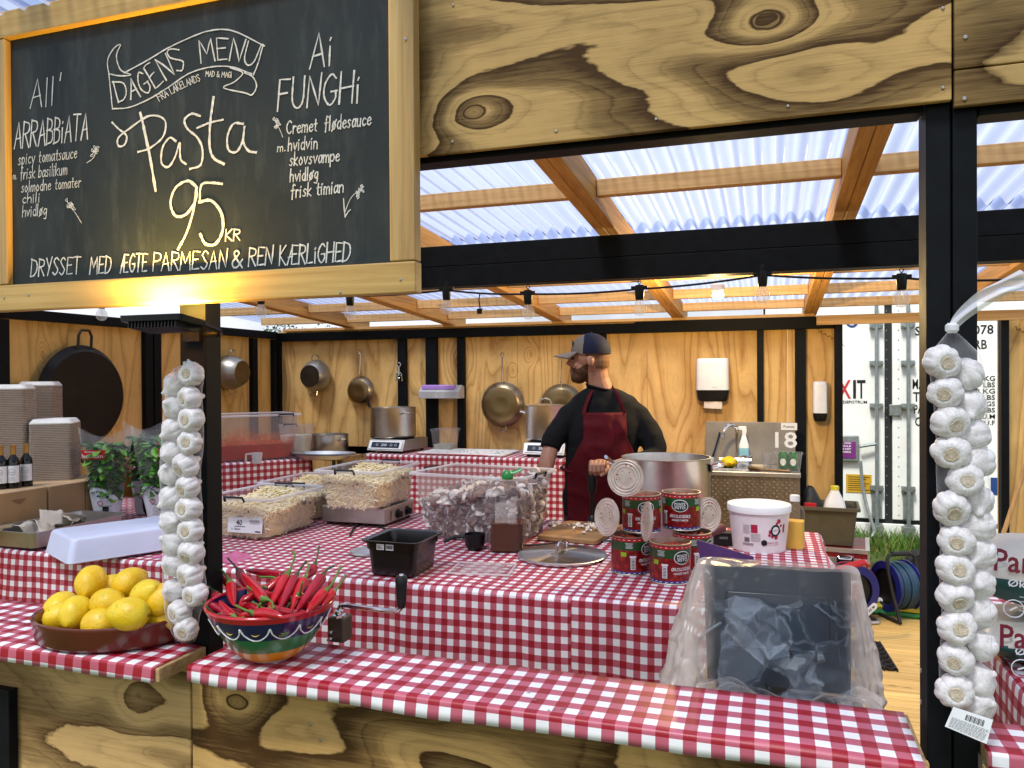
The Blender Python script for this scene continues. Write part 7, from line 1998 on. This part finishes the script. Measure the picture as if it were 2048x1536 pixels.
# ------------------------------------------------------------------ terracotta dish and lemons
ZT = ZF + .0015
DQ = Vector((-1.492, 1.448, ZT)); 
t = thing('terracotta_dish', 'round glazed terracotta dish full of lemons on the left counter', 'dish', DQ, YAW*.6)
m_terra = M_('glazed_terracotta', (.115,.022,.012), .22, 0, .55, .3, 9); m_terin = M_('terracotta_inside', (.26,.085,.028), .3, 0, .5, .3, 9)
b = MB(); Sx = SC(1.16,.86,1); b.lathe([(.130,0),(.150,.004),(.156,.012),(.160,.050),(.163,.056),(.160,.060),(.154,.057)], 64, Sx, cap1=False); b.build('dish_wall', m_terra, t, smooth=60)
b = MB(); b.lathe([(.154,.057),(.150,.045),(.146,.014),(.001,.010)], 64, Sx, cap0=False, cap1=False); b.build('dish_inside', m_terin, t, smooth=60)
lm = NT('lemon_peel'); ln = lm.noise(lm.coord('Object'), 150, 3, .6); lc_ = lm.noise(lm.coord('Object'), 14, 4, .6); oi = lm.n('ObjectInfo')
lcol = lm.ramp(lc_, [(.3,(.64,.41,.010)),(.5,(.76,.54,.014)),(.75,(.80,.62,.04))])
lcol = lm.mix(oi.outputs['Random'], lcol, lm.mix(1.0, lcol, (1.0,.84,.6), 'MULTIPLY'))
vs_ = lm.n('TexVoronoi'); vs_.inputs['Scale'].default_value = 26; lm.l(lm.coord('Object'), vs_.inputs['Vector'])
lgp = lm.noise(lm.coord('Object'), 22, 3, .6)
lcol = lm.mix(lm.ramp(lgp, [(.60,0.0),(.72,.55)]), lcol, (.34,.36,.03))
lbr = lm.noise(lm.coord('Object'), 48, 4, .7)
lcol = lm.mix(lm.ramp(lbr, [(.66,0.0),(.74,.6)]), lcol, (.22,.13,.04))
lcol = lm.mix(.85, lcol, lm.ramp(vs_.outputs['Distance'], [(.03,(.25,.14,.04)),(.10,(1,1,1))]), 'MULTIPLY')
m_lemon = lm.done(lm.bsdf(lcol, .38, 0, .45, lm.bump(ln, .8, .0018), Subsurface_Weight=.08, Subsurface_Scale=.01))
m_lemtip = M_('lemon_stalk', (.20,.13,.03), .8)
def lemon_mesh(seed):
    rnd = random.Random(seed); L = rnd.uniform(.044,.050); Rr = rnd.uniform(.035,.0375)
    pro = []
    for i in range(19):
        t_ = -PI/2 + PI*i/18; z = L*math.sin(t_)*.92; r = Rr*math.cos(t_)**.86 if abs(t_) < PI/2-1e-6 else .0006
        if i >= 15: r = max(r*.9, .0085*(1-(i-15)/4.2)) ; z += (i-14)*.0022
        if i == 18: r = .0006
        pro.append((r, z))
    b = MB(); b.lathe(pro, 32, lobes=lambda a, z: 1 + .025*math.sin(a*2+seed) + .012*math.sin(a*5+z*80+seed), cap0=False, cap1=False)
    m1 = b.mesh('lemon', m_lemon, 180)
    b = MB(); b.lathe([(.0045,-L*.925),(.004,-L*.955),(.0005,-L*.95)], 10, cap0=False, cap1=False)
    return m1, b.mesh('stalk_end', m_lemtip, 180)
LM = [lemon_mesh(i) for i in range(4)]
# px, py, Y, the way the long axis points, label
lem = [(182,1164,1.455,(.45,-.75,-.35),'lemon on top of the heap at the left, nipple towards the viewer'),
 (259,1166,1.475,(.2,.9,.3),'round lemon on top of the heap beside the garlic string'),
 (293,1192,1.435,(.75,-.3,.55),'lemon with a grey scuff leaning under the garlic string'),
 (215,1206,1.415,(.95,-.1,.05),'smooth lemon in the middle of the heap, tip to the right'),
 (122,1214,1.45,(-.3,.8,.2),'lemon at the far left edge of the dish'),
 (151,1225,1.385,(.35,-.85,-.4),'lemon at the front left of the dish, dark end facing forward'),
 (258,1228,1.372,(-.93,-.25,.05),'lemon at the front of the dish, tip pointing left'),
 (326,1200,1.44,(.4,.5,.6),'lemon partly hidden behind the garlic string'),
 (322,1238,1.445,(.8,.1,.2),'low lemon at the front right of the dish'),
 (200,1248,1.375,(.9,.2,.0),'low pale green tinged lemon at the dish front'),
 (128,1246,1.405,(.5,.6,.0),'lemon low in the dish below the two left lemons'),
 (225,1178,1.50,(.6,.6,.1),'lemon behind the smooth middle lemon'),
 (205,1222,1.46,(.5,.7,.1),'lemon deep inside the heap')]
for i, (px, py, Y, ax, lab) in enumerate(lem):
    m1, m2 = LM[i % 4]; p = atY(px, py, Y); p.z = max(p.z, ZT + .046)
    ax = Vector(ax).normalized(); xr_ = ax.orthogonal().normalized()
    o = put('lemon', m1); o.matrix_basis = frame(p, xr_, ax.cross(xr_)) @ SC(.98,.98,.98)
    tag(o, lab, 'lemon', 'lemons in the terracotta dish')
    s_ = put('stalk_end', m2, o)
# blue patterned pouch behind the lemons
q = atY(288, 1160, 1.575); t = thing('blue_pouch', 'small blue pouch with white flowers behind the lemons', 'pouch', (q.x, q.y, ZT))
b = MB(); b.grid(lambda u, v: ((.055+.01*noise.noise((u*7,v*5,1)))*math.cos(2*PI*u)*math.sin(PI*(.03+.94*v))**.5, .028*math.sin(2*PI*u)*math.sin(PI*(.03+.94*v))**.5, .094*v + .006*noise.noise((u*9,v*9,2))), 28, 16); b.build('pouch_cloth', M_('blue_cloth', (.02,.13,.33), .6), t, smooth=180)
b = MB(); rr_ = random.Random(6)
for i in range(16):
    x = rr_.uniform(-.045,.045); z = rr_.uniform(.02,.085)
    for k in range(5): a = 2*PI*k/5; b.ball((x+.004*math.cos(a), -.028*math.sqrt(max(0.05,1-(x/.06)**2)) - .001, z+.004*math.sin(a)), .003, .002, .003, 6)
b.build('white_flowers', m_whitep, t)

# ------------------------------------------------------------------ painted bowl and chillies
BQ = Vector((-1.046, 1.445, ZT))
t = thing('painted_bowl', 'striped ceramic bowl heaped with red chillies on the front counter', 'bowl', BQ)
m_b = {k: M_('bowl_' + k, c, .15, 0, .6, .22, 18) for k, c in (('orange', (.62,.24,.015)), ('green', (.020,.17,.065)), ('navy', (.008,.009,.075)), ('red', (.45,.008,.018)), ('cream', (.72,.66,.55)))}
def bR(z): return .050 + .090*(max(0,(z-.004))/.120)**.62
b = MB()
zs = [0,.004,.010,.018,.026,.034,.036,.046,.056,.066,.070,.082,.094,.104,.110,.118,.122]
ms_ = [4,4,0,0,0,0,1,1,1,1,2,2,2,2,3,3]
for k in range(len(zs)-1):
    b.lathe([(bR(zs[k]) if k else .046, zs[k]), (bR(zs[k+1]), zs[k+1])], 64, None, ms_[k], k == 0, False)
b.lathe([(bR(.122),.122),(bR(.122)-.001,.1255),(bR(.122)-.005,.1265),(bR(.122)-.008,.122)], 64, None, 3, False, False)
b.lathe([(bR(z)-.008, z+.001) for z in (.121,.10,.08,.06,.04,.02,.012)] + [(.001,.010)], 64, None, 2, False, False)
b.build('bowl_wall', [m_b[k] for k in ('orange','green','navy','red','cream')], t, smooth=180)
b = MB(); NS = 13
for s_ in range(NS):
    a0 = 2*PI*s_/NS; pts_ = []
    for i in range(13):
        u = i/12; a = a0 + 2*PI/NS*u; z = .0715 + .021*(abs(2*u-1)**2.2) + (.006 if i in (0,12) else 0); r = bR(z) + .0008
        pts_.append((r*math.cos(a), r*math.sin(a), z))
    b.tube(pts_, [.0021 if i in (0,12) else .0014 for i in range(13)], 6)
b.build('white_scallops', m_whitep, t)
b = MB()
for s_ in range(NS):
    a0 = 2*PI*(s_+.5)/NS; b.tube([((bR(.083+.004*abs(k)/2)+.0006)*math.cos(a0+k*.035), (bR(.083+.004*abs(k)/2)+.0006)*math.sin(a0+k*.035), .083+.004*(k/2)**2) for k in (-2,-1,0,1,2)], [.0004,.001,.0014,.001,.0004], 5)
b.build('yellow_dashes', M_('bowl_yellow', (.55,.42,.06), .2), t)
m_chi = M_('chilli_red', (.46,.006,.012), .16, 0, .6, .30, 22); m_chi2 = M_('chilli_dark_red', (.33,.004,.016), .18, 0, .6, .30, 22); m_stem = M_('chilli_stem', (.10,.19,.025), .5, 0, .4, .3, 30); m_stem2 = M_('dry_stem', (.05,.075,.02), .6, 0, .3, .3)
def chilli(tip, neck, stem, rad, label, group, dark=False, bend=0.0):
    tip, neck = Vector(tip), Vector(neck); ax = neck - tip; side = ax.cross(Vector((0,1,0)))
    side = side.normalized() if side.length > 1e-6 else Vector((1,0,0))
    rad *= .92
    pts_ = [tip, tip.lerp(neck,.25)+side*bend*.7, tip.lerp(neck,.6)+side*bend, tip.lerp(neck,.9)+side*bend*.3, neck]
    P_ = crom(pts_, 5); n = len(P_)
    rs = [rad*min(1, (.06 + 1.35*(i/(n-1))**.65))*(1 if i < n-2 else (.92 if i == n-2 else .72)) for i in range(n)]
    org = Vector(tip)
    b = MB(); b.tube([p - org for p in P_], rs, 12); o = b.build('chilli_pepper', m_chi2 if dark else m_chi, None, smooth=180); o.location = org
    tag(o, label, 'chilli', group)
    S_ = crom([neck - ax.normalized()*.004] + [Vector(p) for p in stem], 5)
    b = MB(); k = len(S_); b.tube([p - org for p in S_], [rad*.95*max(.22, 1 - 2.6*i/k) if i < k-1 else rad*.26 for i in range(k)], 8)
    b.build('stem', m_stem2 if dark else m_stem, o, smooth=180)
    return o
GCH = 'red chillies heaped in the painted bowl'
def zc_(zx, zy): return zx/2.695, 980 + zy/2.695
def cp(zx, zy, dY=0.0):
    px, py = zc_(zx, zy); Y = 1.352 + max(-.02, (1245 - py))/80*.125 + dY; return atY(px, py, Y)
CH = [((1440,655),(1540,470),[(1568,420),(1590,350),(1575,332)],.0125,'tall glossy chilli with its stem hooked left, centre of the bowl',0,.0),
 ((1490,675),(1590,474),[(1615,430),(1650,385)],.0130,'chilli right of the hooked one with a straight short stem',1,.01),
 ((1570,655),(1640,485),[(1655,440),(1665,400)],.0125,'chilli with a thin upright stem in the right half of the bowl',0,.02),
 ((1590,665),(1735,468),[(1762,430),(1800,408)],.0135,'long straight chilli leaning to the right in the bowl',1,.0),
 ((1650,665),(1745,552),[(1790,505),(1838,410)],.0125,'chilli leaning to the bowl\'s right rim with a long stem',0,-.01),
 ((1735,630),(1792,552),[(1825,520),(1862,458)],.0115,'rightmost chilli at the bowl rim with a forked looking stem',0,.01),
 ((1640,480),(1695,415),[(1710,360),(1720,303)],.0105,'chilli behind the others with the tallest upright stem',1,.05),
 ((1320,432),(1525,462),[(1545,470),(1560,480)],.0120,'dark chilli lying flat along the back of the bowl',1,.07),
 ((1300,445),(1425,590),[(1462,600),(1476,640)],.0130,'curved chilli in the middle, stem bent down towards the rim',0,-.01),
 ((1262,625),(1245,512),[(1215,455),(1165,408)],.0130,'upright chilli at the left with a long pale green stem',0,.0),
 ((1535,692),(1385,668),[(1330,650),(1270,622)],.0130,'chilli lying along the front rim with its stem to the left',0,-.035),
 ((1180,595),(1258,682),[(1285,690),(1318,686)],.0105,'small chilli resting on the front left rim',0,-.02),
 ((1235,690),(1150,630),[(1095,600),(1030,568)],.0115,'chilli poking out of the bowl towards the garlic, stem at the left',1,-.01),
 ((1150,640),(1165,560),[(1130,520),(1112,470)],.0110,'chilli at the left edge of the bowl with a dry stem',1,.01),
 ((1420,560),(1520,485),[(1470,470),(1400,470)],.0130,'chilli in the upper middle with its stem lying to the left',0,.03),
 ((1300,600),(1395,525),[(1420,520),(1440,528)],.0120,'short chilli in the middle of the bowl with a stubby stem',0,.01),
 ((1290,520),(1200,470),[(1150,430),(1100,405)],.0125,'chilli at the back left with a dark stem over the post',1,.05),
 ((1370,560),(1290,440),[(1262,405),(1228,368)],.0115,'chilli at the back with a thin dark stem pointing up left',1,.05)]
for (a_, c_, st, rad, lab, dk, dy) in CH:
    chilli(cp(*a_, dy), cp(*c_, dy), [cp(*s_, dy) for s_ in st], rad, lab, GCH, dk, random.uniform(-.006,.006))
rc = random.Random(14)
for i in range(22):
    a = rc.uniform(0, 6.3); r_ = rc.uniform(.02,.092); z = rc.uniform(.085,.122); c = BQ + Vector((r_*math.cos(a), r_*math.sin(a)*.9, z)); d = Vector((rc.uniform(-1,1), rc.uniform(-.7,.7), rc.uniform(-.15,.35))).normalized()
    L = rc.uniform(.075,.10)
    tp, nk = c - d*L/2, c + d*L/2
    for p in (tp, nk):
        rel = Vector((p.x-BQ.x, p.y-BQ.y)); 
        if rel.length > .112: k_ = .112/rel.length; p.x = BQ.x + rel.x*k_; p.y = BQ.y + rel.y*k_
        p.z = max(p.z, BQ.z + .075)
    d = (nk-tp).normalized(); chilli(tp, nk, [nk + d*.012, nk + d*.028 + Vector((rc.uniform(-.01,.01),0,.012))], rc.uniform(.0105,.013), 'red chilli buried in the heap inside the painted bowl', GCH, rc.random() < .4, rc.uniform(-.008,.008))

# ------------------------------------------------------------------ hand crank at the back of the front counter
YK = 1.575
t = thing('hand_crank', 'steel hand crank with a black grip mounted behind the front counter beside the bowl', 'crank', atY(676, 1285, YK), local=False)
m_brz = M_('dark_bronze_metal', (.10,.075,.055), .4, .5, .5, .25)
p0, p1 = atY(660, 1232, YK), atY(692, 1284, YK)
b = MB(); b.box(p0.x, p1.x, YK-.012, YK+.03, p1.z, p0.z); b.build('gear_box', m_brz, t, smooth=0, bevel=.003)
b = MB(); q = atY(678, 1231, YK+.005)
b.lathe([(.0150,-.012),(.0150,-.004),(.0165,-.003),(.0165,.003),(.011,.005),(.011,.012),(.008,.014)], 18, T(*q)); b.build('collar', m_chrome, t)
b = MB()
for (px, py) in ((664,1262),(663,1276)): 
    s_ = atY(px, py, YK-.013); b.lathe([(.006,0),(.006,.008),(.003,.009),(.003,.016)], 10, frame(s_, (1,0,0), (0,0,1)))
b.build('screws', m_chrome, t)
b = MB(); path = [atY(x, y, YK+.005) for x, y in ((678,1228),(679,1216),(688,1211),(730,1216),(782,1222),(797,1220),(803,1213))]
b.tube(crom(path, 6), .0055, 10); b.build('crank_arm', m_chrome, t)
b = MB(); g0 = atY(803, 1216, YK+.005); g1 = atY(804, 1150, YK+.005); h = (g1-g0).length
b.lathe([(.007,0),(.0105,.006),(.0115,h*.3),(.0135,h*.7),(.0145,h*.88),(.011,h*.97),(.005,h)], 20, T(*g0)); b.build('grip', m_black2, t)
b = MB(); b.lathe([(.006,h*.985),(.005,h+.002),(.001,h+.003)], 14, T(*g0)); b.build('grip_cap', m_chrome, t)

# ------------------------------------------------------------------ till under a plastic cover
TX, TY = .012, 1.84
t = table('till_table', 'narrow table hidden behind the front counter under the covered till', -.19, .20, 1.60, 2.06, .80)
t = thing('till', 'card till with its dark screen seen from behind, under a crumpled plastic cover', 'till', (TX, TY, .803), R(3))
b = MB(); b.rr([(0,.10,.08,.02),(.018,.10,.08,.02),(.03,.03,.03,.012),(.17,.026,.022,.01)], 4); b.build('stand', m_black2, t)
b = MB(); A = T(0,.0,.205) @ RX(R(-14)); b.rr([(-.150,.150,.016,.008),(.112,.160,.016,.008)], 3, A); b.rr([(-.07,.11,.012,.008,0,-.026),(.05,.11,.012,.008,0,-.026)], 3, A); b.build('screen_back', M_('slate_plastic', (.014,.021,.030), .3), t, bevel=.002)
b = MB(); b.rr([(-.095,.150,.001,.004,0,.0185),(.095,.150,.001,.004,0,.0185)], 3, A); b.build('screen_glass', M_('black_glass', (.008,.008,.009), .08), t)
b = MB(); b.box(-.13,-.02,-.145,-.05,0,.075); b.box(.0,.12,-.135,-.04,0,.055); b.build('printer', M_('slate_dark', (.014,.017,.021), .28), t, smooth=0, bevel=.008)
b = MB(); b.box(-.085,-.015,-.060,-.045,.045,.205, RX(R(-14))); b.build('painted_screen_reflection', M_('screen_reflection_blue', (.35,.45,.62), .15), t, smooth=0)  # pale blue slab painted as the screen's bluish reflection, not a till part
b = MB(); b.tube(crom([(-.12,-.06,.20),(-.165,-.09,.17),(-.17,-.11,.12),(-.14,-.12,.06),(-.10,-.13,.03)], 6), .0035, 6); b.build('cable', M_('grey_cable', (.12,.15,.17), .5), t)
cov = thing('plastic_cover', 'loose crumpled clear plastic bag draped over the till behind the front counter', 'plastic cover', (TX, TY, .803), R(3))
t4 = NT('till_cover_plastic'); co = t4.coord('Object'); n1 = t4.noise(co, 9, 2, .5, 1.0)
vor = t4.n('TexVoronoi', feature='DISTANCE_TO_EDGE'); vor.inputs['Scale'].default_value = 17; 
dv_ = t4.n('Mix', data_type='VECTOR'); dv_.inputs[0].default_value = .12
nv = t4.n('TexNoise'); nv.inputs['Scale'].default_value = 6; t4.l(co, nv.inputs['Vector']); t4.l(co, dv_.inputs[4]); t4.l(nv.outputs['Color'], dv_.inputs[5]); t4.l(dv_.outputs[1], vor.inputs['Vector'])
hh_ = t4.math('ADD', t4.math('MULTIPLY', t4.ramp(vor.outputs['Distance'], [(0,0.0),(.25,1.0)]), .6), n1)
tr = t4.n('BsdfTransparent'); tr.inputs[0].default_value = (.96,.97,.98,1)
gs = t4.bsdf((.62,.54,.48), .25, 0, .6, t4.bump(hh_, .45, .010)); lw = t4.n('LayerWeight'); lw.inputs[0].default_value = .5
tl4 = t4.n('BsdfTranslucent'); tl4.inputs[0].default_value = (.75,.66,.60,1); m04 = t4.n('MixShader'); m04.inputs[0].default_value = .35; t4.l(gs.outputs[0], m04.inputs[1]); t4.l(tl4.outputs[0], m04.inputs[2])
sp4 = t4.n('SeparateXYZ'); t4.l(co, sp4.inputs[0])
side_ = t4.math('MULTIPLY', t4.math('MAXIMUM', t4.math('SUBTRACT', t4.math('ABSOLUTE', sp4.outputs[0]), .13), 0), 14.0)
ff = t4.math('ADD', t4.math('MULTIPLY_ADD', n1, .08, .0), t4.math('ADD', t4.math('MULTIPLY', t4.math('POWER', lw.outputs['Facing'], 2.0), .45), side_)); ff = t4.math('MINIMUM', ff, .90)
ms4 = t4.n('MixShader'); t4.l(ff, ms4.inputs[0]); t4.l(tr.outputs[0], ms4.inputs[1]); t4.l(m04.outputs[0], ms4.inputs[2]); m_cov = t4.done(ms4)
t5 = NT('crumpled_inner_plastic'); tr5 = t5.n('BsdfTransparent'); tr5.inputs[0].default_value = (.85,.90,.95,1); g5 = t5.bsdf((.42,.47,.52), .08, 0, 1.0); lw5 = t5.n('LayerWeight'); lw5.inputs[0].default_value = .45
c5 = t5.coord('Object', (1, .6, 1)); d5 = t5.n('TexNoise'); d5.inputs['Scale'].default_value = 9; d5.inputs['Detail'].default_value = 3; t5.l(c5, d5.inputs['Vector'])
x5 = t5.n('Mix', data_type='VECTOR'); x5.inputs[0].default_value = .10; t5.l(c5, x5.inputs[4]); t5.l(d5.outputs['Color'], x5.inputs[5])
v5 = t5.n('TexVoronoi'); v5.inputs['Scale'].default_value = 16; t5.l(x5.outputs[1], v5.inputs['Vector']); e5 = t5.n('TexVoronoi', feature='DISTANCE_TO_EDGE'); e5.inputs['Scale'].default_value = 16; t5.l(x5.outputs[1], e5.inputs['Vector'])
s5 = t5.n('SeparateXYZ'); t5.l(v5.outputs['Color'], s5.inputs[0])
f5 = t5.math('ADD', t5.math('MULTIPLY', t5.ramp(s5.outputs[0], [(.35, 0.0), (1.0, 1.0)]), .26), t5.math('MULTIPLY', t5.ramp(e5.outputs['Distance'], [(0, 1.0), (.05, .0)]), .14)); m5 = t5.n('MixShader'); t5.l(f5, m5.inputs[0]); t5.l(tr5.outputs[0], m5.inputs[1]); t5.l(g5.outputs[0], m5.inputs[2]); m_cov2 = t5.done(m5)  # highlights of the crumpled film painted in as pale cells and edge lines
def cover(u, v):
    a = 2*PI*u; k = v
    if v < .08: hx, hy, z = .172*(v/.08), .045*(v/.08), .322 + .004*(1-v/.08)
    else:
        k = (v-.08)/.92; z = .322 - .33*k
        hx = .172 + .060*k**.8; hy = .042 + .125*k**.85
    c_, s_ = math.cos(a), math.sin(a)
    e = .45; x = hx*math.copysign(abs(c_)**e, c_); y = hy*math.copysign(abs(s_)**e, s_)
    if v >= .08:
        n_ = .020*noise.noise((c_*2.2, s_*2.2, z*4)) + .012*noise.noise((c_*6, s_*6, z*11+3)) + .006*noise.noise((c_*14, s_*14, z*26))
        m_ = min(1, k*3); x *= 1 + n_*m_*3; y *= 1 + n_*m_*4.5
        rg = max(0, 1 - 2.2*abs(noise.noise((c_*4.0 + z*2.0, s_*4.0, z*2.2 + 5))))**4; rg2 = max(0, 1 - 2.0*abs(noise.noise((c_*3.0 - z*9.0, s_*3.0, z*6 + 11))))**5
        x *= 1 + .045*rg*m_ + .03*rg2*m_; y *= 1 + .10*rg*m_ + .07*rg2*m_
        y -= .02*k; x -= .022*k
    return (x, y, max(z, .004) + .004*noise.noise((x*20, y*20, 1)))
b = MB(); b.grid(cover, 170, 90); b.build('cover_sheet', m_cov, cov, smooth=180)
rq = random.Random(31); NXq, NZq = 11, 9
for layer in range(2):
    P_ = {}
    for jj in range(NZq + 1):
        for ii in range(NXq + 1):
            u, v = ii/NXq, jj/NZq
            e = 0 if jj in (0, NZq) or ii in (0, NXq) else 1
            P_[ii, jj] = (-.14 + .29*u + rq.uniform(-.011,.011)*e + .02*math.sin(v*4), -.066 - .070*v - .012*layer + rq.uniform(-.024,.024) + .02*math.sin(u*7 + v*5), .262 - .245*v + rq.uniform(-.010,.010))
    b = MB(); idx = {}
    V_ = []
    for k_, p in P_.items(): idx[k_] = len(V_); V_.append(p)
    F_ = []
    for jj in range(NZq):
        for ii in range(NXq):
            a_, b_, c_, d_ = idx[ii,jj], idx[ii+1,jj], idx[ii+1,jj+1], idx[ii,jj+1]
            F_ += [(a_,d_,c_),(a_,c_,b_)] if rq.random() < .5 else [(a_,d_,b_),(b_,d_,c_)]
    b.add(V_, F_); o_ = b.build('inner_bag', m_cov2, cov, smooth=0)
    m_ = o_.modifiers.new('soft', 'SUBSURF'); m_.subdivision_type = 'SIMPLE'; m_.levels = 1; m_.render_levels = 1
b = MB(); b.grid(lambda u, v: (-.17+.36*u, -.19 + .07*v - .03*u, .085 + .03*noise.noise((u*5,v*4,2)) + .02*math.sin(u*9)), 30, 10); b.build('loose_fold', m_cov, cov, smooth=180)
# raindrops on the front cloth and drops of water
rd = random.Random(9); b = MB()
for i in range(24):
    x = rd.uniform(-.95,-.30) if i < 34 else rd.uniform(-.3,.15); y = rd.uniform(1.36,1.54); r_ = rd.uniform(.0016,.0042)
    b.lathe([(r_,0),(r_*.85,r_*.22),(r_*.5,r_*.38),(.0003,r_*.42)], 12, T(x, y, ZF + .0018) @ SC(1,.8,1), cap0=False, cap1=False)
wd = NT('water'); bw = wd.bsdf((.9,.95,1), .03, 0, .5, None, Transmission_Weight=.9, IOR=1.33)
o = b.build('water_drops', wd.done(bw), None, smooth=180); tag(o, 'clear water drops splashed on the front gingham cloth', 'water drops', kind='stuff')
